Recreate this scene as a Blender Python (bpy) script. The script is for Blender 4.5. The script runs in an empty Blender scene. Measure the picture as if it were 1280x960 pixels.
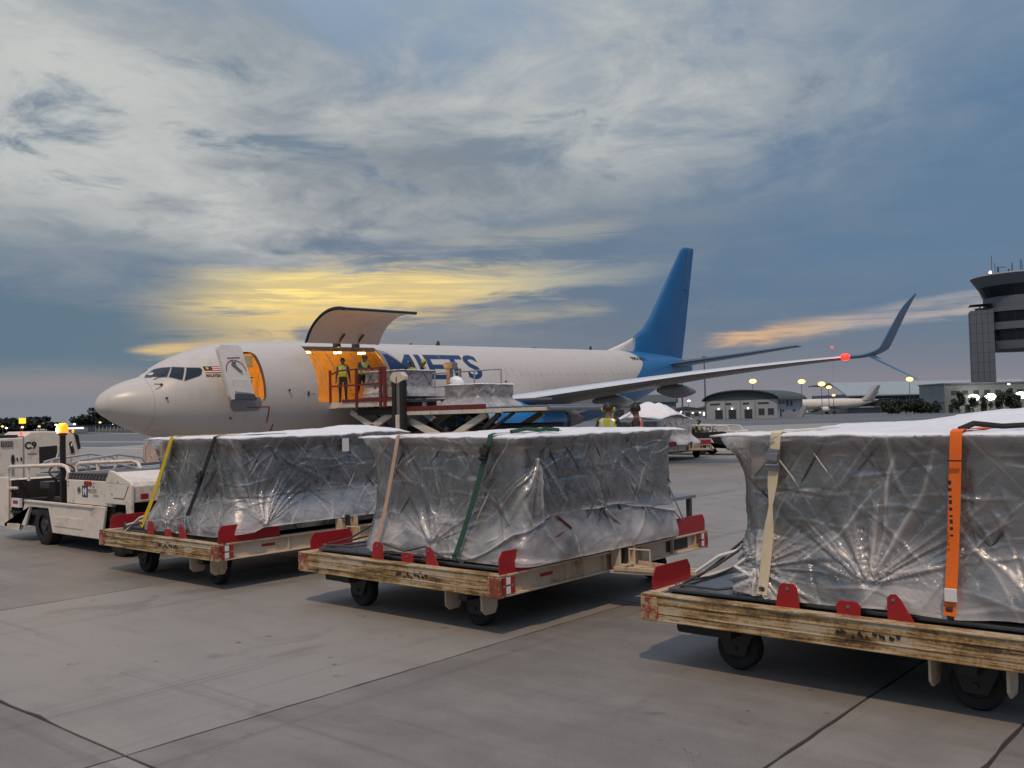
import bpy, bmesh, math, random
import numpy as np
from mathutils import Vector, Matrix
from math import radians as R, sin, cos, pi

random.seed(7); np.random.seed(7)
scene = bpy.context.scene
COL = scene.collection

# ------------------------------------------------------------------ camera
# world: +X runs along the train of cargo dollies, +Y along the aircraft (nose to tail), metres, ground z = 0
FPX, PITCH, ROLL, CAMH, HEAD = 1173.96, 0.033770785, 0.0244483193, 2.1528, R(90 - 49.5427)
fw = Vector((-sin(HEAD)*cos(PITCH), cos(HEAD)*cos(PITCH), sin(PITCH)))
rt0 = Vector((cos(HEAD), sin(HEAD), 0)); up0 = rt0.cross(fw)
rt = cos(ROLL)*rt0 - sin(ROLL)*up0; up = sin(ROLL)*rt0 + cos(ROLL)*up0
cam = bpy.data.cameras.new('camera'); camo = bpy.data.objects.new('camera', cam); COL.objects.link(camo)
camo.matrix_world = Matrix(((rt.x, up.x, -fw.x, 0), (rt.y, up.y, -fw.y, 0), (rt.z, up.z, -fw.z, CAMH), (0, 0, 0, 1)))
cam.sensor_width = 36; cam.sensor_fit = 'HORIZONTAL'; cam.lens = 36*FPX/1280
cam.clip_start = .1; cam.clip_end = 9000
scene.camera = camo

def at(px, py, d):
    """world point seen at photo pixel (px, py) at ground distance d (used for the far background only)"""
    a, b = px - 640, py - 480
    u = a*cos(ROLL) - b*sin(ROLL); v = a*sin(ROLL) + b*cos(ROLL)
    y = FPX*cos(PITCH) + v*sin(PITCH); z = FPX*sin(PITCH) - v*cos(PITCH)
    X = u*cos(HEAD) - y*sin(HEAD); Y = u*sin(HEAD) + y*cos(HEAD)
    k = d/math.hypot(X, Y)
    return Vector((X*k, Y*k, CAMH + z*k))

# ------------------------------------------------------------------ render / view
scene.render.engine = 'CYCLES'
scene.cycles.use_denoising = True
scene.cycles.transparent_max_bounces = 14
scene.cycles.max_bounces = 7
scene.cycles.sample_clamp_indirect = 6
scene.view_settings.view_transform = 'Standard'; scene.view_settings.look = 'None'
scene.view_settings.exposure = 0.1; scene.view_settings.gamma = 1.0

# ------------------------------------------------------------------ node helpers
class NT:
    def __init__(s, nt): s.nt = nt; s.n = nt.nodes; s.l = nt.links
    def node(s, t, **kw):
        n = s.n.new(t)
        for k, v in kw.items(): setattr(n, k, v)
        return n
    def put(s, sock, v):
        if isinstance(v, bpy.types.NodeSocket): s.l.new(v, sock)
        elif v is not None:
            if isinstance(v, (tuple, list)) and len(v) == 3 and sock.type == 'RGBA': v = (*v, 1)
            sock.default_value = v
    def m(s, op, a, b=None, c=None, clamp=False):
        n = s.node('ShaderNodeMath', operation=op, use_clamp=clamp)
        s.put(n.inputs[0], a)
        if b is not None: s.put(n.inputs[1], b)
        if c is not None: s.put(n.inputs[2], c)
        return n.outputs[0]
    def mix(s, f, a, b, mode='MIX'):
        n = s.node('ShaderNodeMix', data_type='RGBA', blend_type=mode)
        s.put(n.inputs[0], f); s.put(n.inputs[6], a); s.put(n.inputs[7], b)
        return n.outputs[2]
    def ss(s, x, a, b, lo=0.0, hi=1.0):
        n = s.node('ShaderNodeMapRange', interpolation_type='SMOOTHSTEP')
        s.put(n.inputs[0], x); s.put(n.inputs[1], a); s.put(n.inputs[2], b); s.put(n.inputs[3], lo); s.put(n.inputs[4], hi)
        return n.outputs[0]
    def noise(s, vec, scale=5, detail=4, rough=.55, dist=0, dims='3D', col=False):
        n = s.node('ShaderNodeTexNoise', noise_dimensions=dims)
        if vec is not None: s.put(n.inputs['Vector'], vec)
        n.inputs['Scale'].default_value = scale; n.inputs['Detail'].default_value = detail
        n.inputs['Roughness'].default_value = rough; n.inputs['Distortion'].default_value = dist
        return n.outputs['Color' if col else 'Fac']
    def mapping(s, vec, scale=(1, 1, 1), loc=(0, 0, 0), rot=(0, 0, 0)):
        n = s.node('ShaderNodeMapping'); s.put(n.inputs[0], vec)
        n.inputs[1].default_value = loc; n.inputs[2].default_value = rot; n.inputs[3].default_value = scale
        return n.outputs[0]
    def ramp(s, f, stops, interp='LINEAR'):
        n = s.node('ShaderNodeValToRGB'); n.color_ramp.interpolation = interp
        e = n.color_ramp.elements
        while len(e) < len(stops): e.new(.5)
        for el, (p, c) in zip(e, stops):
            el.position = p; el.color = (*c, 1) if len(c) == 3 else c
        s.put(n.inputs[0], f); return n.outputs[0]
    def gauss(s, x, c, w):
        d = s.m('DIVIDE', s.m('SUBTRACT', x, c), w)
        return s.m('POWER', 2.718, s.m('MULTIPLY', s.m('MULTIPLY', d, d), -1.0))
    def sep(s, v):
        n = s.node('ShaderNodeSeparateXYZ'); s.put(n.inputs[0], v); return n.outputs
    def comb(s, x, y, z):
        n = s.node('ShaderNodeCombineXYZ')
        for i, v in enumerate((x, y, z)): s.put(n.inputs[i], v)
        return n.outputs[0]

# ------------------------------------------------------------------ world: dusk sky with broken cloud
world = bpy.data.worlds.new('World'); scene.world = world; world.use_nodes = True
W = NT(world.node_tree); W.n.clear()
SUN_EL, SUN_AZ = R(57), R(143)      # apron light comes from high up behind the camera; azimuth clockwise from +Y
d = W.node('ShaderNodeTexCoord').outputs['Generated']
dx, dy, dz = W.sep(d)
el = W.m('MULTIPLY', W.m('ARCSINE', dz), 57.2958)
az = W.m('MULTIPLY', W.m('ARCTAN2', dx, dy), 57.2958)       # degrees clockwise from +Y; the sunset lies near -48
dzp = W.m('ADD', W.m('MAXIMUM', dz, 0.0), .10)
pl = W.comb(W.m('DIVIDE', dx, dzp), W.m('DIVIDE', dy, dzp), 0.0)
pl = W.mapping(pl, rot=(0, 0, -HEAD))                         # x across the view, y along it
wob = W.node('ShaderNodeVectorMath', operation='ADD'); W.put(wob.inputs[0], pl)
wv_ = W.node('ShaderNodeVectorMath', operation='SCALE'); W.put(wv_.inputs[0], W.noise(pl, 1.1, 3, .5, col=True)); wv_.inputs['Scale'].default_value = .55
W.l.new(wv_.outputs[0], wob.inputs[1]); plw = wob.outputs[0]
n1 = W.noise(W.mapping(plw, (.80, .62, 1), (3.1, 1.7, 0), (0, 0, .35)), 1.0, 7, .60, .25)
n2 = W.noise(W.mapping(plw, (1.0, .85, 1), (7.3, 4.2, 0), (0, 0, .5)), 2.6, 7, .64, .35)
n3 = W.noise(W.mapping(plw, (.45, .55, 1), (1.3, 8.8, 0), (0, 0, .2)), .8, 5, .55, .2)
ang = W.comb(W.m('MULTIPLY', az, .045), W.m('MULTIPLY', el, .26), 0.0)
na = W.noise(W.mapping(ang, loc=(2, 5, 0), rot=(0, 0, R(-8))), 2.6, 8, .64, .7)
nb = W.noise(W.mapping(ang, loc=(9, 1, 0), rot=(0, 0, R(-10))), 1.4, 6, .55, .6)
ns = W.noise(W.mapping(ang, (1, 3.2, 1), loc=(4, 1, 0), rot=(0, 0, R(-9))), 2.2, 7, .62, .5)
sky = W.node('ShaderNodeTexSky', sky_type='NISHITA', sun_disc=False)
sky.sun_elevation = R(3.0); sky.sun_rotation = R(-48); sky.dust_density = 2.0; sky.air_density = 1.2
base = W.ramp(W.m('DIVIDE', el, 90.0), [(0, (.215, .225, .262)), (.03, (.165, .200, .250)), (.075, (.120, .182, .262)), (.17, (.150, .222, .318)), (.34, (.36, .475, .62)), (.6, (.60, .72, .90)), (1, (.68, .80, .98))])
right = W.ss(az, -40.0, -16.0)
base = W.mix(W.m('MULTIPLY', W.m('MULTIPLY', W.ss(el, 2.0, 9.0), W.ss(el, 34.0, 22.0)), W.m('MULTIPLY', right, .8)), base, (.108, .196, .318))
base = W.mix(W.m('MULTIPLY', W.m('MULTIPLY', W.ss(el, 17.0, 24.0), right), .75), base, (.20, .275, .375))
# grey mid cloud, thickest above the sunset
grey = W.m('MULTIPLY', W.ss(W.m('ADD', n3, W.m('MULTIPLY', W.m('SUBTRACT', n2, .5), .35)), .36, .60), W.m('MULTIPLY', W.ss(el, 1.5, 7.0), W.m('SUBTRACT', 1.0, W.m('MULTIPLY', right, .8))))
col = W.mix(W.m('MULTIPLY', grey, .78), base, (.235, .268, .300))
# bright upper cloud, thinning to the right
wn = W.m('ADD', W.m('MULTIPLY', n1, .66), W.m('MULTIPLY', n2, .34))
edge = W.m('ADD', 11.8, W.m('MULTIPLY', W.ss(az, -62.0, -30.0), 2.2))
band = W.m('ADD', W.ss(W.m('SUBTRACT', el, edge), -3.6, 3.2), W.m('MULTIPLY', W.m('MULTIPLY', W.gauss(el, 10.5, 3.0), W.gauss(az, -52.0, 11.0)), .8))
thin = W.m('SUBTRACT', 1.0, W.m('MULTIPLY', W.ss(az, -32.0, -14.0), .85))
wmask = W.m('MULTIPLY', W.m('MINIMUM', band, 1.0), thin)
white = W.m('MULTIPLY', W.ss(wn, .405, .60), wmask)
col = W.mix(W.m('MULTIPLY', white, .95), col, (.515, .532, .524))
hi = W.m('MULTIPLY', W.ss(wn, .52, .66), wmask)
col = W.mix(W.m('MULTIPLY', hi, .6), col, (.60, .61, .585))
dark = W.m('MULTIPLY', W.ss(W.m('ADD', W.m('MULTIPLY', n2, .7), W.m('MULTIPLY', n3, .3)), .545, .68), W.m('MULTIPLY', W.ss(el, 8.5, 14.0), .92))
col = W.mix(dark, col, (.150, .215, .290))
# slate bank low on the left, its top edge lifted and torn by noise
bt = W.m('ADD', W.m('SUBTRACT', el, 7.4), W.m('ADD', W.m('MULTIPLY', W.m('SUBTRACT', nb, .5), -3.0), W.m('MULTIPLY', W.m('ADD', az, 68.0), .16)))
bank = W.m('MULTIPLY', W.m('MULTIPLY', W.ss(bt, .55, -.55), W.ss(el, 1.6, 4.0)), W.ss(az, -50.0, -61.0))
col = W.mix(W.m('MULTIPLY', bank, .92), col, (.105, .180, .245))
ltop = W.m('MULTIPLY', W.m('MULTIPLY', W.gauss(el, 9.2, 2.6), W.ss(az, -52.0, -64.0)), W.ss(nb, .3, .6))
col = W.mix(W.m('MULTIPLY', ltop, .55), col, (.150, .215, .285))
# golden gap over the sunset
elt = W.m('SUBTRACT', el, W.m('ADD', 7.35, W.m('MULTIPLY', W.m('ADD', az, 50.0), .068)))
tn = W.m('MULTIPLY', W.m('SUBTRACT', ns, .5), 5.2); tn2 = W.m('MULTIPLY', W.m('SUBTRACT', na, .5), 3.0)
wid = W.m('SUBTRACT', 2.15, W.m('MULTIPLY', W.ss(az, -52.0, -34.0), 1.35))
body = W.ss(W.m('ADD', W.m('ABSOLUTE', W.m('DIVIDE', elt, wid)), W.m('ADD', W.m('MULTIPLY', tn2, 1.15), W.m('MULTIPLY', tn, .40))), 1.30, .10)
gold = W.m('MULTIPLY', body, W.m('MULTIPLY', W.ss(W.m('ADD', az, W.m('MULTIPLY', tn2, 2.2)), -63.5, -54.0), W.ss(az, -27.0, -45.0)))
gcol = W.mix(W.ss(W.m('ADD', elt, W.m('MULTIPLY', tn2, .5)), -1.9, .8), (.88, .56, .17), (1.12, .86, .29))
gcol = W.mix(W.ss(W.m('ADD', W.m('MULTIPLY', ns, .7), W.m('MULTIPLY', na, .3)), .56, .44), gcol, (.70, .55, .26))
gcol = W.mix(W.ss(az, -47.0, -35.0), gcol, (.56, .53, .40))
col = W.mix(W.m('MULTIPLY', gold, .95), col, gcol)
# thinner torn strips below it
g2 = W.m('MULTIPLY', W.gauss(W.m('ADD', elt, W.m('MULTIPLY', tn2, .35)), -2.35, .75), W.m('MULTIPLY', W.ss(az, -65.0, -60.0), W.ss(az, -50.0, -57.0)))
col = W.mix(W.m('MULTIPLY', W.ss(W.m('MULTIPLY', g2, W.m('ADD', -.75, W.m('MULTIPLY', W.m('ADD', ns, na), 1.6))), .30, .95), .9), col, (.70, .51, .25))
wisp = W.m('MULTIPLY', W.gauss(W.m('ADD', elt, W.m('MULTIPLY', tn2, .4)), -2.0, .8), W.m('MULTIPLY', W.ss(az, -47.0, -41.0), W.ss(az, -31.0, -37.0)))
col = W.mix(W.m('MULTIPLY', W.ss(W.m('MULTIPLY', wisp, W.m('ADD', -.75, W.m('MULTIPLY', W.m('ADD', ns, na), 1.5))), .22, .95), .7), col, (.46, .42, .31))
up_ = W.m('MULTIPLY', W.gauss(W.m('ADD', elt, W.m('MULTIPLY', tn, .25)), 2.9, .7), W.m('MULTIPLY', W.ss(az, -50.0, -42.0), W.ss(az, -28.0, -36.0)))
col = W.mix(W.m('MULTIPLY', W.ss(W.m('MULTIPLY', up_, W.m('ADD', -.75, W.m('MULTIPLY', W.m('ADD', ns, na), 1.5))), .2, 1.0), .55), col, (.40, .40, .36))
# peach streak to the right
el3 = W.m('SUBTRACT', el, W.m('ADD', 4.2, W.m('MULTIPLY', W.m('ADD', az, 28.5), .085)))
st = W.m('MULTIPLY', W.gauss(W.m('ADD', el3, W.m('MULTIPLY', tn2, .22)), 0.0, .62), W.m('MULTIPLY', W.ss(W.m('ADD', az, W.m('MULTIPLY', tn2, 1.5)), -31.5, -25.0), W.ss(az, 2.0, -11.0)))
st = W.ss(W.m('MULTIPLY', st, W.m('ADD', -1.55, W.m('MULTIPLY', W.m('ADD', ns, na), 2.35))), .12, 1.0)
col = W.mix(W.m('MULTIPLY', st, .88), col, W.mix(W.ss(az, -26.0, -19.0), (.74, .47, .26), (.46, .40, .38)))
el4 = W.m('SUBTRACT', el, W.m('ADD', 5.6, W.m('MULTIPLY', W.m('ADD', az, 18.0), .10)))
s4 = W.m('MULTIPLY', W.gauss(W.m('ADD', el4, W.m('MULTIPLY', tn2, .22)), 0.0, .4), W.m('MULTIPLY', W.ss(az, -22.0, -17.0), W.ss(az, 0.0, -10.0)))
col = W.mix(W.m('MULTIPLY', W.ss(W.m('MULTIPLY', s4, W.m('ADD', -.75, W.m('MULTIPLY', W.m('ADD', ns, na), 1.5))), .2, 1.0), .6), col, (.42, .40, .38))
# pink-grey veil along the horizon
veil = W.m('MULTIPLY', W.gauss(el, 0.4, 2.2), W.m('ADD', .45, W.m('MULTIPLY', nb, .5)))
col = W.mix(W.m('MULTIPLY', veil, .85), col, W.mix(W.ss(az, -42.0, -22.0), (.212, .238, .275), (.275, .245, .285)))
lav = W.m('MULTIPLY', W.gauss(W.m('ADD', el, W.m('MULTIPLY', tn2, .5)), 2.4, .7), W.ss(az, -58.0, -66.0))
col = W.mix(W.m('MULTIPLY', lav, .6), col, (.30, .27, .27))
# the cloud sheet is thinner and brighter overhead, away from the low sunset side
col = W.mix(W.ss(el, 24.0, 58.0), col, (1.42, 1.46, 1.62), 'MULTIPLY')
# below the horizon: dim ground colour; the cloud colours are given at ten times, under a Background of strength 0.1
tot = W.mix(1.0, W.mix(1.0, col, (9.3, 9.3, 9.3), 'MULTIPLY'), W.mix(1.0, sky.outputs[0], (.010, .010, .010), 'MULTIPLY'), 'ADD')
bg = W.node('ShaderNodeBackground'); W.put(bg.inputs[0], tot); bg.inputs[1].default_value = .10
W.l.new(bg.outputs[0], W.node('ShaderNodeOutputWorld').inputs[0])
try: world.cycles.sampling_method = 'MANUAL'; world.cycles.sample_map_resolution = 1024
except Exception: pass

# ------------------------------------------------------------------ sun lamp (the warm apron light)
sl = bpy.data.lights.new('sun', 'SUN'); so = bpy.data.objects.new('sun', sl); COL.objects.link(so)
sl.energy = 1.6; sl.angle = R(2.5); sl.color = (1.0, .72, .46)
to_sun = Vector((sin(SUN_AZ)*cos(SUN_EL), cos(SUN_AZ)*cos(SUN_EL), sin(SUN_EL)))
so.rotation_euler = to_sun.to_track_quat('Z', 'Y').to_euler(); so.location = (0, -20, 40)

# ------------------------------------------------------------------ materials
def new_mat(name):
    m = bpy.data.materials.new(name); m.use_nodes = True
    t = NT(m.node_tree); b = t.n['Principled BSDF']
    return m, t, b
def objco(t, rnd=True):
    c = t.node('ShaderNodeTexCoord').outputs['Object']
    if not rnd: return c
    r = t.m('MULTIPLY', t.node('ShaderNodeObjectInfo').outputs['Random'], 37.0)
    a = t.node('ShaderNodeVectorMath', operation='ADD'); t.put(a.inputs[0], c)
    t.put(a.inputs[1], t.comb(r, t.m('MULTIPLY', r, 1.7), 0.0)); return a.outputs[0]
def bump(t, b, h, strength=.3, dist=.01):
    n = t.node('ShaderNodeBump'); n.inputs['Strength'].default_value = strength; n.inputs['Distance'].default_value = dist
    t.put(n.inputs['Height'], h); t.l.new(n.outputs[0], b.inputs['Normal'])
def paint(name, c, rough=.45, metal=0.0, dirt=.25, dirtcol=(.06, .05, .04), scale=3.0, bmp=.05, spec=.5):
    m, t, b = new_mat(name); co = objco(t)
    n = t.noise(co, scale, 6, .62); n2 = t.noise(co, scale*7, 4, .6)
    f = t.m('MULTIPLY', t.ss(t.m('ADD', t.m('MULTIPLY', n, .7), t.m('MULTIPLY', n2, .3)), .46, .74), dirt)
    t.put(b.inputs['Base Color'], t.mix(f, c, dirtcol))
    t.put(b.inputs['Roughness'], t.m('ADD', rough - .08, t.m('MULTIPLY', n2, .2)))
    b.inputs['Metallic'].default_value = metal; b.inputs['Specular IOR Level'].default_value = spec
    if bmp: bump(t, b, n2, bmp, .01)
    return m
def emit(name, c, s, sample=False):
    m, t, b = new_mat(name)
    b.inputs['Base Color'].default_value = (*c, 1); b.inputs['Emission Color'].default_value = (*c, 1); b.inputs['Emission Strength'].default_value = s
    if not sample:
        try: m.cycles.emission_sampling = 'NONE'
        except Exception: pass
    return m
def weathered(name, along='x'):
    m, t, b = new_mat(name); co = objco(t)
    sc = (1.1, 6, 24) if along == 'x' else (6, 1.1, 24)
    g = t.noise(t.mapping(co, sc), 1.0, 7, .66, .6); p = t.noise(co, 2.6, 5, .6); f = t.noise(co, 38, 4, .7)
    k = t.m('ADD', t.m('MULTIPLY', g, .50), t.m('ADD', t.m('MULTIPLY', p, .34), t.m('MULTIPLY', f, .16)))
    c = t.ramp(k, [(.36, (.020, .015, .011)), (.43, (.075, .048, .026)), (.468, (.22, .135, .055)), (.50, (.36, .235, .095)), (.535, (.47, .37, .25)), (.575, (.50, .42, .32)), (.61, (.24, .16, .09)), (.66, (.045, .03, .02))])
    t.put(b.inputs['Base Color'], c); b.inputs['Roughness'].default_value = .62
    bump(t, b, k, .5, .012); return m
def cream_paint(name):
    m, t, b = new_mat(name); co = objco(t)
    p = t.noise(co, 1.8, 6, .62); s = t.noise(t.mapping(co, (9, 9, 1.4)), 1.0, 5, .6); f = t.noise(co, 30, 3, .6)
    k = t.m('ADD', t.m('MULTIPLY', p, .5), t.m('ADD', t.m('MULTIPLY', s, .34), t.m('MULTIPLY', f, .16)))
    c = t.ramp(k, [(.30, (.10, .06, .03)), (.38, (.36, .24, .13)), (.45, (.58, .46, .33)), (.60, (.62, .52, .41)), (.70, (.42, .28, .13)), (.78, (.12, .08, .05))])
    t.put(b.inputs['Base Color'], c); b.inputs['Roughness'].default_value = .5; bump(t, b, f, .15, .01); return m

M = {}
M['white'] = paint('white_paint', (.72, .70, .67), .42, dirt=.30, dirtcol=(.22, .17, .12), scale=1.6)
M['tugwhite'] = paint('tug_paint', (.76, .70, .62), .46, dirt=.65, dirtcol=(.24, .17, .11), scale=2.2, bmp=.1)
M['cream'] = cream_paint('cream_paint')
M['loadercream'] = paint('loader_paint', (.66, .60, .52), .5, dirt=.55, dirtcol=(.16, .11, .07), scale=2.0)
M['weathered'] = weathered('weathered_paint')
M['weathered_side'] = weathered('weathered_paint_side', 'y')
M['red'] = paint('red_paint', (.34, .012, .016), .42, dirt=.5, dirtcol=(.10, .02, .015), scale=4, bmp=.1)
M['railred'] = paint('rail_paint', (.16, .022, .02), .5, dirt=.4, scale=3)
def corner_paint():
    m, t, b = new_mat('chipped_corner_plate'); co = objco(t); n = t.noise(co, 7, 6, .66); n2 = t.noise(co, 22, 4, .6)
    c = t.ramp(t.m('ADD', t.m('MULTIPLY', n, .65), t.m('MULTIPLY', n2, .35)), [(.32, (.04, .025, .018)), (.42, (.22, .07, .035)), (.475, (.26, .045, .035)), (.505, (.36, .21, .11)), (.60, (.46, .36, .25)), (.72, (.24, .13, .07))])
    t.put(b.inputs['Base Color'], c); b.inputs['Roughness'].default_value = .65; bump(t, b, n2, .35, .01); return m
M['rust'] = corner_paint()
M['black'] = paint('black_metal', (.018, .017, .016), .55, dirt=.4, dirtcol=(.05, .04, .03))
M['rubber'] = paint('tyre_rubber', (.016, .016, .017), .8, dirt=.5, dirtcol=(.05, .045, .04), scale=6, bmp=.2)
M['steel'] = paint('grey_steel', (.32, .32, .33), .38, .8, dirt=.4, dirtcol=(.08, .07, .06), scale=5)
M['galv'] = paint('galvanised_rail', (.50, .50, .50), .42, .6, dirt=.3, scale=5)
M['darksteel'] = paint('dark_steel', (.10, .10, .105), .42, .7, dirt=.5, dirtcol=(.03, .025, .02), scale=4)
M['alu'] = paint('pallet_aluminium', (.20, .20, .21), .35, .9, dirt=.5, dirtcol=(.05, .05, .05), scale=3)
def carton_mat():
    m, t, b = new_mat('mixed_carton'); co = objco(t); n = t.noise(co, 2.5, 5, .6)
    c = t.ramp(t.node('ShaderNodeObjectInfo').outputs['Random'], [(0, (.10, .09, .08)), (.3, (.22, .17, .12)), (.55, (.28, .26, .24)), (.8, (.14, .12, .10)), (1, (.36, .35, .34))])
    t.put(b.inputs['Base Color'], t.mix(t.m('MULTIPLY', t.ss(n, .45, .7), .4), c, (.07, .06, .05))); b.inputs['Roughness'].default_value = .7; bump(t, b, n, .1, .01); return m
M['carton'] = carton_mat()
M['cord'] = paint('net_cord', (.075, .072, .072), .75, dirt=.3)
M['cordlt'] = paint('pale_cord', (.50, .48, .45), .75, dirt=.3)
M['skin'] = paint('skin', (.20, .11, .065), .55, dirt=.1, dirtcol=(.12, .05, .03), scale=12)
M['hair'] = paint('hair', (.012, .010, .010), .6)
M['trousers'] = paint('dark_trousers', (.022, .022, .028), .8)
M['shirt'] = paint('dark_shirt', (.028, .028, .034), .8)
M['shoe'] = paint('shoe', (.015, .013, .012), .5)
M['hiviz'] = paint('yellow_vest', (.44, .47, .035), .6, dirt=.25, dirtcol=(.35, .38, .05))
M['hivizo'] = paint('orange_vest', (.80, .12, .05), .6, dirt=.2, dirtcol=(.5, .1, .05))
M['reflect'] = paint('reflective_tape', (.62, .62, .60), .3, .3)
M['glass'] = paint('dark_glass', (.012, .016, .022), .08, dirt=.0, bmp=0)
M['blue'] = paint('blue_paint', (.030, .235, .60), .30, dirt=.25, dirtcol=(.03, .16, .38), scale=1.0, bmp=0)
M['darkblue'] = paint('navy_lettering', (.010, .040, .125), .4, dirt=.2, dirtcol=(.02, .05, .12))
M['greyscuff'] = paint('grey_scuff_plate', (.25, .26, .27), .5, dirt=.3)
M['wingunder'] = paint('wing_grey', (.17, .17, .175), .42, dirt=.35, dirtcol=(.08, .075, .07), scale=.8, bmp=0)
M['wingtop'] = paint('wing_lit_metal', (.72, .73, .75), .28, .5, dirt=.15, bmp=0)
M['wingletdark'] = paint('winglet_paint', (.05, .12, .22), .4, dirt=.1, bmp=0)
M['chrome'] = paint('bare_metal', (.55, .55, .55), .25, 1.0, dirt=.3)
M['blackprint'] = paint('black_print', (.012, .012, .013), .5, dirt=.0, bmp=0)
M['whiteprint'] = paint('white_print', (.75, .75, .74), .5, dirt=.1, bmp=0)
M['redprint'] = paint('red_print', (.36, .02, .02), .5, dirt=.3, bmp=0)
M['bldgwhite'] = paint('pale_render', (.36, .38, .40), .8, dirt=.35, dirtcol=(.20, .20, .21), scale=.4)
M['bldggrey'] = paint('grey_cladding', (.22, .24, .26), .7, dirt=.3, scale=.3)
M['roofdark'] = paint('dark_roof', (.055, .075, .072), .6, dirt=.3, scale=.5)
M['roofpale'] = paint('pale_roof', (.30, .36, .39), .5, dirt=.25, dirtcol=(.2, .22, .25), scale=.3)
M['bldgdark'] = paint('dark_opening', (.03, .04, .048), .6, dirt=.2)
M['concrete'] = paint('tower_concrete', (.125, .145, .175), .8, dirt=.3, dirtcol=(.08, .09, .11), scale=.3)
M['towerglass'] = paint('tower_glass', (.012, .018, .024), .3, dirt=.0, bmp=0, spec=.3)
M['pole'] = paint('lamp_pole', (.10, .10, .11), .6)
M['bark'] = paint('bark', (.06, .045, .03), .9)
M['yellow'] = paint('yellow_webbing', (.62, .45, .02), .7, dirt=.35, dirtcol=(.28, .19, .02), scale=8, bmp=.2)
M['blackweb'] = paint('black_webbing', (.014, .014, .015), .75, bmp=.2)
M['tanweb'] = paint('tan_webbing', (.52, .36, .26), .75, dirt=.6, dirtcol=(.34, .14, .09), scale=14, bmp=.2)
M['greenweb'] = paint('green_webbing', (.022, .085, .055), .75, dirt=.4, dirtcol=(.01, .035, .025), scale=9, bmp=.2)
M['creamweb'] = paint('cream_webbing', (.66, .57, .40), .75, dirt=.45, dirtcol=(.40, .30, .17), scale=6, bmp=.2)
M['orangeweb'] = paint('orange_webbing', (.85, .16, .012), .65, dirt=.3, dirtcol=(.5, .08, .01), scale=8, bmp=.2)
M['lampwarm'] = emit('warm_lamp', (1, .60, .20), 2.4); M['lampwhite'] = emit('white_lamp', (1, .95, .82), 3); M['lampgreen'] = emit('floodlight_glass', (.95, 1, .80), 6)
M['lampred'] = emit('red_lamp', (1, .012, .006), 5); M['lampamber'] = emit('amber_beacon', (1, .27, .012), 1.5); M['signyellow'] = emit('yellow_sign', (.9, .55, .04), 1.2)
M['lampdim'] = emit('cabin_ceiling_lamp', (1, .66, .26), 8); M['windowlit'] = emit('lit_window', (.9, .92, .95), 1.2); M['taillight'] = emit('tail_light', (1, .06, .03), 1.6)

def leafmat(name, c1, c2):
    m, t, b = new_mat(name)
    r = t.noise(t.node('ShaderNodeTexCoord').outputs['Object'], 1.4, 3, .6)
    t.put(b.inputs['Base Color'], t.mix(t.ss(r, .35, .65), c1, c2)); b.inputs['Roughness'].default_value = .7; return m
M['leaf'] = leafmat('leaf', (.018, .032, .018), (.040, .062, .030))
M['leafdark'] = leafmat('leaf_dark', (.012, .02, .014), (.022, .034, .022))

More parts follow.
